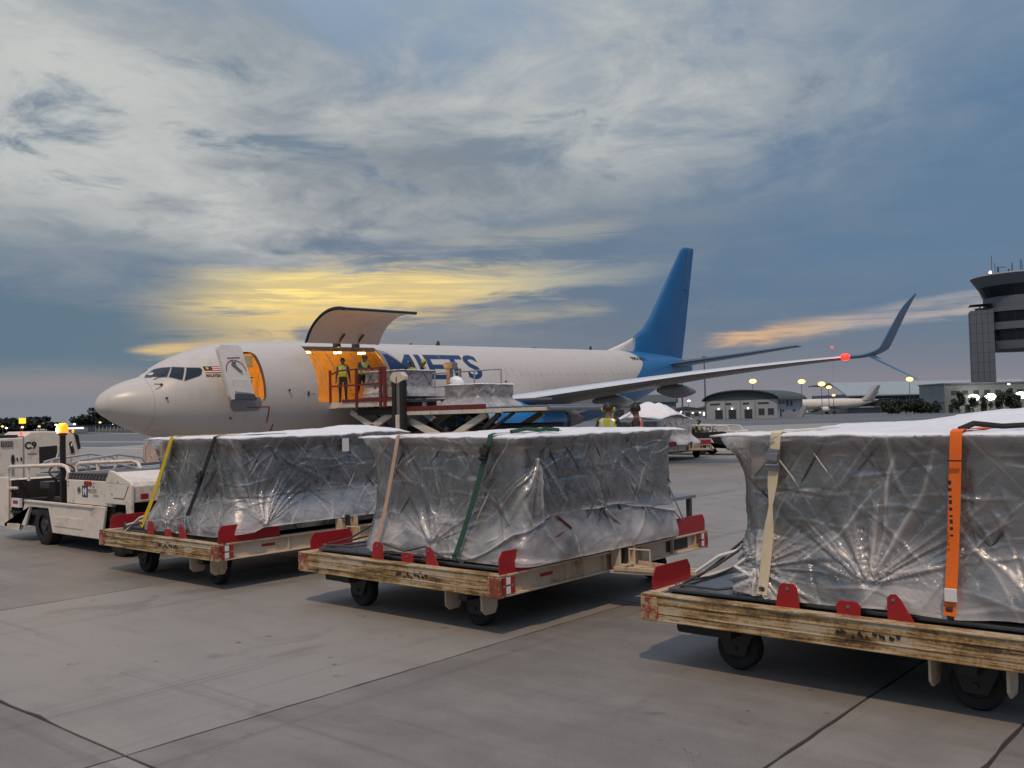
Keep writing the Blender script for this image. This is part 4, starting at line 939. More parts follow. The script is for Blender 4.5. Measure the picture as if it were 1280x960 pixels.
# ------------------------------------------------------------------ wrapped loads
def ribbon(mb, pts, w, n_at, th=.006, wdir=None):
    """flat webbing along pts; n_at gives its outward normal"""
    P = [Vector(p) for p in pts]; vs = []
    for i, p in enumerate(P):
        t = (P[min(i+1, len(P)-1)] - P[max(i-1, 0)]).normalized(); n = Vector(n_at(i)).normalized()
        s = t.cross(n).normalized(); ww = w if not isinstance(w, (list, tuple)) else w[i]
        for a, b in ((-1, 0), (1, 0), (1, 1), (-1, 1)): vs.append(p + s*a*ww/2 + n*b*th)
    fs = []
    for i in range(len(P)-1):
        for k in range(4): fs.append((i*4+k, i*4+(k+1) % 4, i*4+4+(k+1) % 4, i*4+4+k))
    fs += [(0, 1, 2, 3), tuple(4*(len(P)-1)+k for k in (3, 2, 1, 0))]
    mb.add(vs, fs)
def perim(x0, x1, y0, y1, r, res):
    """points, outward normals and running length of a rounded rectangle from the front left corner"""
    pts = []; segs = [((x0+r, y0), (x1-r, y0), (0, -1)), ((x1, y0+r), (x1, y1-r), (1, 0)), ((x1-r, y1), (x0+r, y1), (0, 1)), ((x0, y1-r), (x0, y0+r), (-1, 0))]
    cs = [(x1-r, y0+r, -90), (x1-r, y1-r, 0), (x0+r, y1-r, 90), (x0+r, y0+r, 180)]; s = 0; out = []
    for k, (a, b, n) in enumerate(segs):
        L = math.hypot(b[0]-a[0], b[1]-a[1]); m = max(3, int(L/(res if k < 2 else res*2.5)))
        for i in range(m): t = i/m; out.append((a[0]+(b[0]-a[0])*t, a[1]+(b[1]-a[1])*t, n[0], n[1], s+L*t))
        s += L; c = cs[k]; na = max(3, int(r*1.57/res))
        for i in range(na):
            an = R(c[2]+90*i/na); out.append((c[0]+r*cos(an), c[1]+r*sin(an), cos(an), sin(an), s+r*1.57*i/na))
        s += r*1.57
    return np.array(out), s
def smooth01(x): x = np.clip(x, 0, 1); return x*x*(3-2*x)
def film_skin(name, box, z0, z1, parent, mat, res=.025, lip=.07, flare=.10, bulge=.03, knots=(), hem=None, seed=0, base_milk=0.0, wrinkle=.012, ears=(), nlines=0):
    """loose plastic round a load: big folds, sharp random creases and pleats that fan out of the points where it is gathered"""
    x0, x1, y0, y1 = box; P, L = perim(x0, x1, y0, y1, .07, res); n = len(P); m = max(6, int((z1-z0)/res)); Wf = x1-x0; Wr = y1-y0
    S = P[:, 4][None, :].repeat(m+1, 0); T = np.linspace(0, 1, m+1)[:, None].repeat(n, 1)
    zb = np.full(n, z0) if hem is None else np.array([hem(s) for s in P[:, 4]])
    Z = zb[None, :] + (z1-zb[None, :])*T; H = z1-z0; TT = (Z-z0)/H; rnd = random.Random(seed*7+3)
    D = .012 + lip*smooth01((TT-.80)/.20)**2 + flare*(1-smooth01(TT/.45))
    D += bulge*(fbm(S*1.5, Z*1.8, seed, 3)-.45)*2*np.sin(np.pi*np.clip(TT, 0, 1))
    warp = .10*(fbm(S*2, Z*2, seed+5, 3)-.5)
    D += .35*wrinkle*ridge(S*2.6+warp*6, Z*3.0+S*1.1, seed+1) + .5*wrinkle*(fbm(S*9, Z*9, seed+2, 3)-.5)*2
    milk = base_milk + .22*smooth01((TT-.92)/.08) + .40*np.exp(-((Z-zb[None, :])/.022)**2)
    milk = milk + .62*smooth01((.52-TT)/.4)*np.clip(fbm(S*2.2, Z*3, seed+7, 4)-.32, 0, 1)*2.4
    milk = milk + .13*np.clip(fbm(S*1.3+3, Z*2.0, seed+13, 4)-.52, 0, 1)*4
    # sharp creases: random straight folds, each a thin raised line with its glint whitened into the film
    for i in range(nlines):
        cs_, cz_ = rnd.uniform(0, Wf+Wr), z0+H*rnd.random()
        if rnd.random() < .68: an = rnd.choice((rnd.uniform(.6, 1.4), rnd.uniform(1.7, 2.6)))
        else: an = rnd.gauss(0, .12)
        ln = rnd.uniform(.10, .55); w = rnd.uniform(.006, .014); am = rnd.uniform(.004, .013)*rnd.choice((1, 1, -1)); mk = max(0, rnd.gauss(.02, .24))
        lo = max(0, int(((cz_-ln)-z0)/H*m)-2); hi = min(m+1, int(((cz_+ln)-z0)/H*m)+3)
        col = np.where(np.abs(S[0]-cs_) < ln+.05)[0]
        if len(col) == 0 or hi <= lo: continue
        sl = (slice(lo, hi), col); ds = S[sl]-cs_+warp[sl]*.35; dz_ = Z[sl]-cz_
        u = ds*cos(an)+dz_*sin(an); v = -ds*sin(an)+dz_*cos(an) + .02*np.sin(u*9+i)
        g = np.exp(-(v/w)**2)*np.clip(1-(np.abs(u)/ln)**2, 0, 1)
        D[sl] += am*g + .4*am*np.exp(-(v/(w*4))**2)*np.clip(1-(np.abs(u)/ln)**2, 0, 1); milk[sl] += mk*g
    for (ks, kz, amp, rad, fr, *span) in knots:
        a0, a1 = span if span else (-4, 4)
        ds = (S-ks+L/2) % L - L/2; dzk = Z-kz; r_ = np.hypot(ds, dzk)+1e-4; a = np.arctan2(dzk, ds); win = smooth01((a-a0)/.25)*smooth01((a1-a)/.25)
        nn = vn(a*fr+11+r_*.8, np.zeros_like(a)+ks*3, seed+21); n2_ = vn(a*fr*3.1+5+r_*1.2, np.zeros_like(a)+2, seed+22)
        rd = 1-np.abs(2*nn-1); rd2 = 1-np.abs(2*n2_-1); fall = np.exp(-(r_/rad)**1.6)*win
        D += amp*fall*((rd**2-.3)*1.2 + (rd2**3-.2)*.55)*smooth01(r_/.05) - .35*amp*np.exp(-(r_/.07)**2)
        milk = milk + fall*(np.clip(rd**6, 0, 1)*.75 + np.clip(rd2**7, 0, 1)*.55)*smooth01(1.15-r_/rad/1.3) + .8*np.exp(-(r_/.035)**2)  # pleat ridges whitened: bunched film, with glints put into its colour
    for es, amt in ears:
        ds = (S-es+L/2) % L - L/2; D += amt*np.exp(-(ds/.16)**2)*smooth01((TT-.55)/.45)**2.5
    D = np.maximum(D, .004)
    X = P[:, 0][None, :] + P[:, 2][None, :]*D; Y = P[:, 1][None, :] + P[:, 3][None, :]*D
    V = np.stack([X, Y, Z], -1).reshape(-1, 3)
    idx = np.arange((m+1)*n).reshape(m+1, n); nx = np.roll(idx, -1, 1)
    F = np.stack([idx[:-1], nx[:-1], nx[1:], idx[1:]], -1).reshape(-1, 4)
    me = bpy.data.meshes.new(name); nf = len(F)
    me.vertices.add(len(V)); me.vertices.foreach_set('co', V.astype(np.float32).reshape(-1)); me.loops.add(nf*4); me.loops.foreach_set('vertex_index', F.astype(np.int32).reshape(-1))
    me.polygons.add(nf); me.polygons.foreach_set('loop_start', np.arange(0, nf*4, 4, dtype=np.int32)); me.update(calc_edges=True); me.materials.append(mat)
    at_ = me.attributes.new('milk', 'FLOAT', 'POINT'); at_.data.foreach_set('value', np.clip(milk, 0, 1).astype(np.float32).reshape(-1))
    me.polygons.foreach_set('use_smooth', [True]*nf); me.update()
    return link(name, me, parent)
def top_cover(box, z, parent, over=.07, ears=(.0, .0, .0, .0), lumps=(), seed=0, res=.05, amp=.018, mat=None):
    """white sheet over the load; ears stretch the corners (front left, front right, back right, back left)"""
    x0, x1, y0, y1 = box; nx = int((x1-x0)/res)+2; ny = int((y1-y0)/res)+2
    u = np.linspace(-1, 1, nx)[None, :].repeat(ny, 0); v = np.linspace(-1, 1, ny)[:, None].repeat(nx, 1)
    cx, cy, hx, hy = (x0+x1)/2, (y0+y1)/2, (x1-x0)/2, (y1-y0)/2
    X = cx+u*(hx+over+.012*(fbm(v*6, v*0+3, seed)-.5)*4*np.abs(u)); Y = cy+v*(hy+over+.012*(fbm(u*6, u*0+8, seed)-.5)*4*np.abs(v))
    for (su, sv), e in zip(((-1, -1), (1, -1), (1, 1), (-1, 1)), ears):
        k = np.clip(u*su, 0, 1)**9*np.clip(v*sv, 0, 1)**9; X = X+su*e*k*.8; Y = Y+sv*e*k*.35
    ed = np.maximum(np.abs(u), np.abs(v))
    Z = z + amp*(fbm(X*3, Y*3, seed, 4)-.5)*2 + amp*.9*ridge(X*2.5, Y*4.5, seed+3)*.6 - .022*smooth01((ed-.94)/.06) + .008*(fbm(X*8, Y*8, seed+8)-.5)*smooth01((ed-.9)/.1)*3
    for lx, ly, a, r in lumps: Z = Z + a*np.exp(-(((X-lx)**2+(Y-ly)**2)/r**2))*(1+.35*(fbm(X*5, Y*5, seed+6)-.5))
    idx = np.arange(nx*ny).reshape(ny, nx); F = np.stack([idx[:-1, :-1], idx[:-1, 1:], idx[1:, 1:], idx[1:, :-1]], -1).reshape(-1, 4)
    me = bpy.data.meshes.new('top_cover'); me.from_pydata(np.stack([X, Y, Z], -1).reshape(-1, 3).tolist(), [], F.tolist()); me.materials.append(mat or M['cover'])
    me.polygons.foreach_set('use_smooth', [True]*len(me.polygons)); o = link('top_cover', me, parent)
    s = o.modifiers.new('thickness', 'SOLIDIFY'); s.thickness = .016; s.offset = 1; return o
def net_on(parent, box, z0, z1, step=.40, drop=1.35, seed=0, r=.0085, faces='frt'):
    x0, x1, y0, y1 = box; rnd = random.Random(seed); H = z1-z0
    def cords(W, fn):
        k = -H/drop
        for sgn in (1, -1):
            s = -H/drop+rnd.uniform(0, step)
            while s < W+H/drop:
                pts = []
                for i in range(13):
                    t = i/12; z = z1-.02-t*(H-.04); ss_ = s+sgn*t*H/drop if sgn > 0 else s + H/drop*0 - t*H/drop + 0
                    ss_ += .05*math.sin(t*5+s*7)+rnd.uniform(-.006, .006)
                    if -.02 < ss_ < W+.02: pts.append(fn(min(max(ss_, .0), W), z, .018+.012*math.sin(t*9+s)))
                if len(pts) > 2:
                    mb = MB(); mb.tube(pts, r*rnd.uniform(.8, 1.2), 5); mb.build('net_cord', M['cord'] if rnd.random() < .84 else M['cordlt'], parent, True)
                s += step*rnd.uniform(.8, 1.2)
    if 'f' in faces: cords(x1-x0, lambda s, z, o: (x0+s, y0-o, z))
    if 'r' in faces: cords(y1-y0, lambda s, z, o: (x1+o, y0+s, z))
def pallet(parent, box, z):
    x0, x1, y0, y1 = box; mb = MB(); mb.box(x0+.04, x1-.04, y0+.04, y1-.04, z, z+.012); p = mb.build('pallet_sheet', M['alu'], parent)
    for a in ((x0, x1, y0, y0+.05), (x0, x1, y1-.05, y1), (x0, x0+.05, y0+.05, y1-.05), (x1-.05, x1, y0+.05, y1-.05)):
        mb = MB(); mb.box(*a, z-.004, z+.030); mb.build('pallet_rail', M['alu'], p, bevel=.006)
    n = int((x1-x0)/.5)
    for i in range(n+1):
        x = x0+.08+(x1-x0-.16)*i/n; mb = MB(); mb.lathe([(.016, -.006), (.026, -.006), (.026, .006), (.016, .006), (.016, -.006)], (x, y0+.025, z+.050), (0, 1, 0), 10); mb.build('tie_ring', M['steel'], p)
    return p
def cartons(parent, box, z0, z1, nx, ny, nz, seed=0):
    rnd = random.Random(seed); x0, x1, y0, y1 = box
    for i in range(nx):
        for j in range(ny):
            for k in range(nz):
                if 0 < i < nx-1 and j == 1 and ny > 2 and k < nz-1: continue
                a, b, c = (x1-x0)/nx, (y1-y0)/ny, (z1-z0)/nz; g_ = lambda: rnd.uniform(.006, .034)
                mb = MB(); mb.box(x0+i*a+g_(), x0+(i+1)*a-g_(), y0+j*b+g_(), y0+(j+1)*b-g_(), z0+k*c+.001, z0+(k+1)*c-.006); mb.build('carton', M['carton'], parent, bevel=.012)
def strap(parent, top, bot, y0, z1, mat, w=.072, buckle=None, label=None, back=1.0, twist=None, outb=.03, tint=None):
    """webbing from the middle of the top over the near edge and down to the pallet rail; top / bot are x positions"""
    pts = [(top+.05, y0+back, z1+.035), (top+.02, y0+.35, z1+.028), (top, y0-.02, z1+.035), (top, y0-.085, z1+.02), (top, y0-.10, z1-.03)]; nr = [(0, 0, 1), (0, 0, 1), (0, -.3, 1), (0, -1, .6), (0, -1, .1)]
    zb = .07; N = 14
    for i in range(1, N+1):
        t = i/N; pts.append((top+(bot-top)*t, y0-.10+(-outb)*math.sin(pi*min(t*.9, 1))*.5-.10*t**3, z1-.03+(zb-z1+.03)*t)); nr.append((0, -1, .05))
    ww = [w]*len(pts)
    if twist is not None:
        for i in range(len(pts)):
            t = (z1-pts[i][2])/(z1-zb); ww[i] = w*(.35+.65*min(1, abs(t-twist)/.16)) if pts[i][1] < y0-.05 else w
    mb = MB(); ribbon(mb, pts, ww, lambda i: nr[i]); s = mb.build('strap', mat, parent, True, sharp=50)
    if label: s['label'] = label
    def on(t): i = 4+t*N; k = int(i); f = i-k; a, b = Vector(pts[k]), Vector(pts[min(k+1, len(pts)-1)]); return a+(b-a)*f
    if buckle is not None:
        p = on(buckle); q = on(min(buckle+.14, 1)); mb = MB(); mb.bar(p+Vector((0, -.02, 0)), q+Vector((0, -.02, 0)), .092, .022, upv=(0, -1, 0)); mb.bar(p+(q-p)*.2+Vector((0, -.045, 0)), p+(q-p)*.55+Vector((0, -.05, 0)), .10, .03, upv=(0, -1, 0))
        mb.cyl(p+(q-p)*.75+Vector((-.055, -.04, 0)), p+(q-p)*.75+Vector((.055, -.04, 0)), .014, 8); mb.build('ratchet_buckle', M['black'] if mat != M['creamweb'] else M['steel'], s, bevel=.004)
    p = on(1.0); mb = MB(); mb.bar(p+Vector((0, -.004, .06)), p+Vector((0, .03, -.03)), .045, .02, upv=(0, -1, 0)); mb.build('strap_hook', M['darksteel'], s, bevel=.004)
    return s
def loose_cords(parent, pts_list, mat='cord', r=.012):
    for pts in pts_list:
        mb = MB(); mb.tube(pts, r, 6); mb.build('loose_cord', M[mat], parent, True)
def near_load(label, cx, cy, pal, box, z1, seed, covbox=None, knots=(), hem=None, ears=(0, 0, 0, 0), lumps=(), flare=.12, hem2=None, kn2=()):
    """box, pal in coordinates local to the load's base"""
    t = thing('cargo_pallet', label, 'pallet load', (cx, cy, .617), group='wrapped pallet loads on the train')
    pallet(t, pal, 0.0)
    x0, x1, y0, y1 = box; z0 = .035
    cartons(t, (x0+.03, x1-.03, y0+.03, y1-.03), z0, z1-.03, 3, 3, 3, seed)
    film_skin('stretch_wrap', (x0+.012, x1-.012, y0+.012, y1-.012), z0+.02, z1-.02, t, M['innerwrap'], .05, .0, .02, .012, seed=seed+50, wrinkle=.008)
    net_on(t, box, z0, z1, seed=seed)
    L = 2*(x1-x0+y1-y0)
    film_skin('film_wrap', (x0-.01, x1+.01, y0-.01, y1+.01), z0+.01, z1, t, M['film'], .0115, .06, flare, .03, knots, hem, seed, .01, .014, nlines=210, ears=((0, ears[0]*.8), (x1-x0, ears[1]*.8)))
    if hem2: film_skin('film_under_layer', (x0+.0, x1-.0, y0+.0, y1-.0), z0+.01, z1-.1, t, M['film'], .02, .0, flare*.9, .03, kn2, None, seed+31, .0, .02, nlines=120)
    top_cover(covbox or box, z1, t, .08, ears, lumps, seed)
    return t
# middle load (green and tan straps)
def hem_b(s):       # the outer layer sweeps up to the right
    f = .045+.05*vn(np.array(s*3.0), np.array(1.0), 3)
    if s > 1.45 and s < 5.6: f = f + .44*float(smooth01((s-1.45)/1.1)) - .20*float(smooth01((s-3.6)/1.6))
    return float(f)
t = near_load('middle wrapped load with a green and a tan strap', -7.6, 8.85, (-1.46, 1.50, -1.84, 1.84), (-.62, 1.58, -1.66, 1.12), 1.325, 11,
              knots=((.98, .20, .05, .50, 5.5, .2, 3.0), (2.35, 1.12, .04, .75, 6, -2.6, -.6)), hem=hem_b, hem2=True, kn2=(), ears=(.10, .02, .13, .05), flare=.12, lumps=((.3, .3, .03, .8),))
strap(t, -.13, -.42, -1.66, 1.325, M['tanweb'], .055, None, 'dirty tan webbing strap')
strap(t, 1.24, .80, -1.66, 1.325, M['greenweb'], .062, .04, 'dark green webbing strap')
mb = MB(); mb.tube([(1.26, -1.45, 1.37), (1.30, -1.25, 1.395), (1.42, -1.15, 1.38), (1.36, -1.0, 1.39), (1.50, -.95, 1.375)], .022, 6); mb.build('strap_tail', M['greenweb'], t)
loose_cords(t, [[(-.6, -1.7, .35), (-1.0, -1.72, .16), (-1.38, -1.75, .07)], [(-.62, -1.66, .22), (-1.05, -1.5, .14), (-1.36, -1.45, .07)], [(-.58, -1.75, .12), (-.9, -1.8, .07), (-1.4, -1.8, .06)], [(-.3, -1.85, .16), (.05, -1.86, .10), (.35, -1.84, .17), (.6, -1.83, .07)]])
loose_cords(t, [[(1.64, -1.2, .50), (1.66, -1.0, .36), (1.60, -.9, .30), (1.62, -.95, .08)], [(1.63, -1.45, .26), (1.66, -1.2, .30), (1.64, -1.02, .36)]], 'railred', .011)
loose_cords(t, [[(1.64, 1.0, .65), (1.62, 1.2, .42), (1.52, 1.6, .09)], [(1.63, .9, .5), (1.58, 1.3, .25), (1.5, 1.7, .08)], [(1.63, -.3, .48), (1.64, -.05, .30), (1.55, .1, .08)], [(1.63, .45, .46), (1.64, .6, .25), (1.55, .8, .08)]], 'cordlt', .010)
# left load (yellow and black straps)
t = near_load('left wrapped load with a yellow and a black strap', -12.28, 8.68, (-1.48, 1.02, -1.72, 1.80), (-.48, 1.50, -1.62, 1.28), 1.33, 23,
              knots=((.55, .10, .055, .5, 5, .5, 2.8), (2.15, .16, .05, .60, 8, .3, 2.4)), hem=lambda s: .04+(.11*float(smooth01((s-1.7)/.5)) if 1.7 < s < 5 else 0), ears=(.14, .02, .04, .05), flare=.22, lumps=((.9, .9, .09, .55), (.2, .3, .04, .7)))
strap(t, .0, -.66, -1.62, 1.33, M['yellow'], .085, None, 'yellow webbing strap', twist=None)
strap(t, 1.10, .40, -1.62, 1.33, M['blackweb'], .075, .34, 'black webbing strap with a ratchet buckle')
mb = MB(); mb.box(1.585, 1.59, .05, .17, 1.08, 1.27); mb.build('paper_label', M['whiteprint'], t)
loose_cords(t, [[(-.6, -1.68, .20), (-.9, -1.72, .12), (-1.25, -1.74, .05)], [(-.55, -1.66, .28), (-.8, -1.78, .18), (-1.15, -1.70, .06), (-1.32, -1.74, -.06)]], 'whiteprint', .016)
loose_cords(t, [[(.3, -1.82, .10), (.6, -1.80, .17), (.9, -1.78, .06)], [(.1, -1.83, .16), (.5, -1.84, .07), (.8, -1.80, .14)]])
loose_cords(t, [[(1.57, .2, .33), (1.6, .5, .2), (1.45, .8, .07)], [(1.57, .7, .38), (1.62, .9, .2), (1.5, 1.2, .07)]], 'cordlt', .010)
# nearest load (cream and orange straps)
t = near_load('nearest wrapped load with a cream and an orange strap', -2.86, 8.87, (-1.42, 1.44, -1.85, 1.82), (-.72, 1.42, -1.70, 1.30), 1.325, 37,
              knots=((.96, .215, .05, .62, 7.0, .12, 3.02), (.05, .26, .05, .4, 5)), hem=lambda s: .03+.07*float(vn(np.array(s*2.3), np.array(2.0), 5)), ears=(.22, .04, .06, .06), flare=.15, lumps=((.95, .75, .13, .75), (.6, .1, .05, .6), (-.4, .4, .03, .5)))
strap(t, -.42, -.53, -1.70, 1.325, M['creamweb'], .085, .06, 'cream webbing strap with a steel ratchet', twist=.45)
s = strap(t, .93, .87, -1.70, 1.325, M['orangeweb'], .080, None, 'bright orange webbing strap')
mb = MB(); mb.box(.845, .925, -1.925, -1.90, .17, .26); mb.build('strap_tag', M['whiteprint'], s, bevel=.004)
mb = MB(); mb.box(.885, .975, -1.86, -1.845, 1.14, 1.15); mb.build('strap_stitching', M['black'], s)
for i in range(9): 
    mb = MB(); z = .62+i*.045; mb.box(.895+.0*i, .915, -1.905, -1.90, z, z+.03*(.5+.5*(i % 3)/2)); mb.build('strap_print', M['black'], s)
mb = MB(); mb.tube([(.93, -1.70, 1.36), (1.0, -1.6, 1.40), (1.15, -1.45, 1.375), (1.3, -1.3, 1.38)], .022, 6); mb.build('strap_tail', M['blackweb'], t)
loose_cords(t, [[(-.75, -1.72, .42), (-1.0, -1.76, .24), (-1.32, -1.78, .06)], [(-.72, -1.7, .30), (-1.05, -1.7, .14), (-1.36, -1.6, .06)], [(-.74, -1.66, .5), (-1.1, -1.6, .22), (-1.34, -1.5, .07)], [(-.6, -1.86, .13), (-.95, -1.85, .06), (-1.3, -1.82, .06)]])
loose_cords(t, [[(-.74, -1.70, .40), (-.98, -1.74, .32), (-1.22, -1.72, .16)], [(-.70, -1.78, .34), (-.80, -1.82, .26), (-.66, -1.84, .20), (-.56, -1.80, .28)]], 'whiteprint', .018)

# ------------------------------------------------------------------ smaller wrapped loads further off
def far_load(label, x0, x1, y0, y1, zb, h, seed, cov=None, flare=.15, lumps=(), group=None, lip=.05, res=.06, topmat=None, mat='innerwrap2'):
    cx, cy = (x0+x1)/2, (y0+y1)/2; hx, hy = (x1-x0)/2, (y1-y0)/2
    t = thing('cargo_pallet', label, 'pallet load', (cx, cy, zb), group=group)
    pallet(t, (-hx-.05, hx+.05, -hy-.05, hy+.05), 0)
    b = (-hx, hx, -hy, hy) if cov is None else cov
    cartons(t, (b[0]+.04, b[1]-.04, b[2]+.04, b[3]-.04), .035, h-.03, 3, 2, 2, seed)
    film_skin('film_wrap', b, .04, h, t, M[mat], res, lip, flare, .05, ((.6, .3, .08, .6, 4), (2.2, .5, .07, .6, 4)), None, seed, .05, .03)
    net_on(t, b, .05, h, .6, 1.2, seed, .010)
    top_cover(b, h, t, .06, (.03, .03, .03, .03), lumps, seed, .09, .02, topmat); return t
far_load('low wrapped load on the loader bridge by the open cargo door', -26.75, -24.55, 22.75, 24.9, 2.90, .99, 61, cov=(-.93, 1.06, -1.0, .55))
ld2 = far_load('spreading wrapped load on the lower loader deck, white bundle on top', -23.3, -20.95, 22.95, 25.7, 2.42, .84, 71, cov=(-.78, .78, -1.05, .75), flare=.42, lip=.03)
mb = MB(); mb.sphere((-.62, -.6, .96), (.24, .22, .20), 14, 10)
o = mb.build('film_bundle', M['cover'], ld2, True)
for v in o.data.vertices: v.co += Vector((v.co.x+.62, v.co.y+.6, v.co.z-.96))*(.9*float(fbm(np.array(v.co.x*6), np.array(v.co.z*6+v.co.y*5), 3))-.4)
far_load('domed wrapped load on the distant dolly behind the wing', -24.85, -21.75, 35.5, 39.2, .617, 1.12, 83, cov=(-1.15, 1.15, -1.5, 1.5), flare=.42, lip=.0, lumps=((0, -.2, .62, 1.25), (.3, .5, .22, .9), (-.5, -.4, .16, .7)), mat='milkywrap')

# ------------------------------------------------------------------ main deck loader at the cargo door
LD = thing('cargo_loader', 'scissor-lift cargo loader with cream decks and red rails at the open cargo door', 'cargo loader', (-24, 24.4, 0))
def ldb(mb, name, mat, parent=LD, smooth=False, bevel=.01):
    mb.v = [(x+24, y-24.4, z) for x, y, z in mb.v]; return mb.build(name, mat, parent, smooth, bevel)
mb = MB(); mb.box(-28.1, -23.2, 22.62, 26.2, 2.70, 2.80); ldb(mb, 'bridge_deck', M['darksteel'])
for y0 in (22.50, 26.2):
    mb = MB(); mb.box(-28.4, -24.2, y0, y0+.12, 2.60, 2.80); mb.box(-28.4, -27.9, y0-.004, y0+.124, 2.58, 2.82); ldb(mb, 'bridge_side', M['loadercream'])
mb = MB(); mb.box(-27.5, -24.6, 22.46, 22.53, 2.805, 2.90); ldb(mb, 'bridge_kerb', M['railred'])
mb = MB(); mb.box(-26.9, -24.3, 22.70, 22.95, 2.30, 2.58); mb.box(-26.0, -23.6, 22.75, 23.4, 2.40, 2.62); ldb(mb, 'bridge_beam', M['black'])
for y in (22.48,):
    for x, w in ((-28.18, .06), (-26.66, .10), (-25.35, .10), (-25.12, .12)):
        mb = MB(); mb.box(x-w/2, x+w/2, y-.04, y+.04, 2.56 if w > .08 else 2.8, 4.03); ldb(mb, 'rail_post', M['railred'], bevel=.006)
    for z, x0, x1 in ((3.99, -27.6, -25.1), (3.42, -28.18, -25.1)):
        mb = MB(); mb.bar((x0, y, z), (x1, y, z), .05, .06); ldb(mb, 'rail_bar', M['railred'], bevel=.006)
    mb = MB(); mb.bar((-28.18, y, 3.86), (-27.6, y, 3.99), .05, .06); ldb(mb, 'rail_bar', M['railred'], bevel=.006)
mb = MB(); mb.box(-25.32, -25.1, 22.47, 22.49, 3.45, 4.0); ldb(mb, 'rail_panel', M['railred'])
# guide column with lamp head between bridge and main deck
for x in (-24.62, -24.22):
    mb = MB(); mb.box(x-.09, x+.09, 22.42, 22.62, .5, 3.46); ldb(mb, 'guide_column', M['black'])
mb = MB(); mb.box(-24.50, -24.33, 22.45, 22.6, 2.15, 3.42); ldb(mb, 'guide_rod', M['steel'])
mb = MB(); mb.box(-24.52, -24.34, 22.40, 22.58, .6, 2.28); ldb(mb, 'guide_cover', M['loadercream'])
mb = MB(); mb.prism([(-24.78, 3.62), (-24.62, 3.78), (-24.22, 3.78), (-24.05, 3.62), (-24.05, 3.50), (-24.42, 3.36), (-24.78, 3.50)], 'y', 22.40, 22.62); h_ = ldb(mb, 'column_head', M['loadercream'])
mb = MB(); mb.box(-24.45, -24.40, 22.385, 22.405, 3.36, 3.62); ldb(mb, 'head_mark', M['railred'], h_)
# main deck
mb = MB(); mb.box(-24.35, -18.4, 22.72, 26.0, 2.28, 2.40); ldb(mb, 'main_deck', M['darksteel'])
for y0 in (22.60, 26.0):
    for x0, x1 in ((-24.15, -23.0), (-22.97, -21.5), (-21.47, -20.45), (-20.42, -19.75), (-19.72, -17.9)):
        mb = MB(); mb.box(x0, x1, y0, y0+.12, 2.26 if x0 < -20 else 2.29, 2.40); ldb(mb, 'deck_side', M['loadercream'])
mb = MB(); mb.box(-24.45, -24.16, 22.58, 22.74, 2.22, 2.46); ldb(mb, 'deck_corner', M['loadercream'])
for x0, x1 in ((-24.15, -23.0), (-22.97, -22.15), (-22.12, -20.45)):
    mb = MB(); mb.box(x0, x1, 22.59, 22.66, 2.402, 2.56); ldb(mb, 'deck_guide', M['railred'])
mb = MB(); mb.cyl((-17.84, 22.62, 2.35), (-17.84, 26.0, 2.35), .07, 12); ldb(mb, 'deck_end_roller', M['steel'], smooth=True, bevel=0)
for i in range(14):
    mb = MB(); x = -24.0+i*.46; mb.cyl((x, 22.75, 2.43), (x, 25.95, 2.43), .045, 10); ldb(mb, 'deck_roller', M['steel'], smooth=True, bevel=0)
# scissor arms and chassis
for (p, q, w) in (((-28.0, 1.05), (-24.7, 2.56), .24), ((-27.4, 2.45), (-24.6, 1.1), .22), ((-24.3, 2.1), (-21.4, .95), .26), ((-23.3, 1.0), (-20.6, 2.24), .22)):
    for y in (22.85, 25.8):
        mb = MB(); mb.bar((p[0], y, p[1]), (q[0], y, q[1]), .12, w); ldb(mb, 'scissor_arm', M['loadercream'], bevel=.015)
for x in (-26.3, -22.4):
    mb = MB(); mb.cyl((x, 22.75, 1.75), (x, 25.9, 1.75), .08, 12); ldb(mb, 'scissor_pin', M['darksteel'])
mb = MB(); mb.bar((-22.3, 23.0, 2.25), (-20.9, 23.0, 1.75), .05, .05); mb.bar((-26.6, 23.0, 2.6), (-25.6, 23.0, 1.9), .05, .05); ldb(mb, 'hydraulic_hose', M['black'], bevel=0)
mb = MB(); mb.box(-27.9, -18.6, 22.9, 25.7, .45, 1.05); ldb(mb, 'chassis', M['black'], bevel=.04)
mb = MB(); mb.box(-27.6, -23.0, 23.2, 25.4, 1.05, 1.5); mb.box(-22.4, -19.2, 23.4, 25.2, 1.05, 1.9); ldb(mb, 'machinery', M['black'], bevel=.05)
mb = MB(); mb.bar((-19.9, 22.7, 2.24), (-20.6, 22.7, 1.75), .1, .16); mb.bar((-19.3, 22.7, 2.26), (-20.3, 22.7, 1.7), .08, .10); ldb(mb, 'deck_strut', M['black'])
for x in (-27.0, -20.2):
    for y in (22.85, 25.75):
        mb = MB(); mb.lathe([(.25, -.14), (.43, -.17), (.47, -.10), (.47, .10), (.43, .17), (.25, .14)], (x, y, .47), (0, 1, 0), 22); wo = ldb(mb, 'wheel_tyre', M['rubber'], smooth=True, bevel=0)
        mb = MB(); mb.lathe([(.02, -.08), (.26, -.12), (.26, .12), (.02, .08)], (x, y, .47), (0, 1, 0), 16); ldb(mb, 'wheel_rim', M['loadercream'], wo, smooth=True, bevel=0)
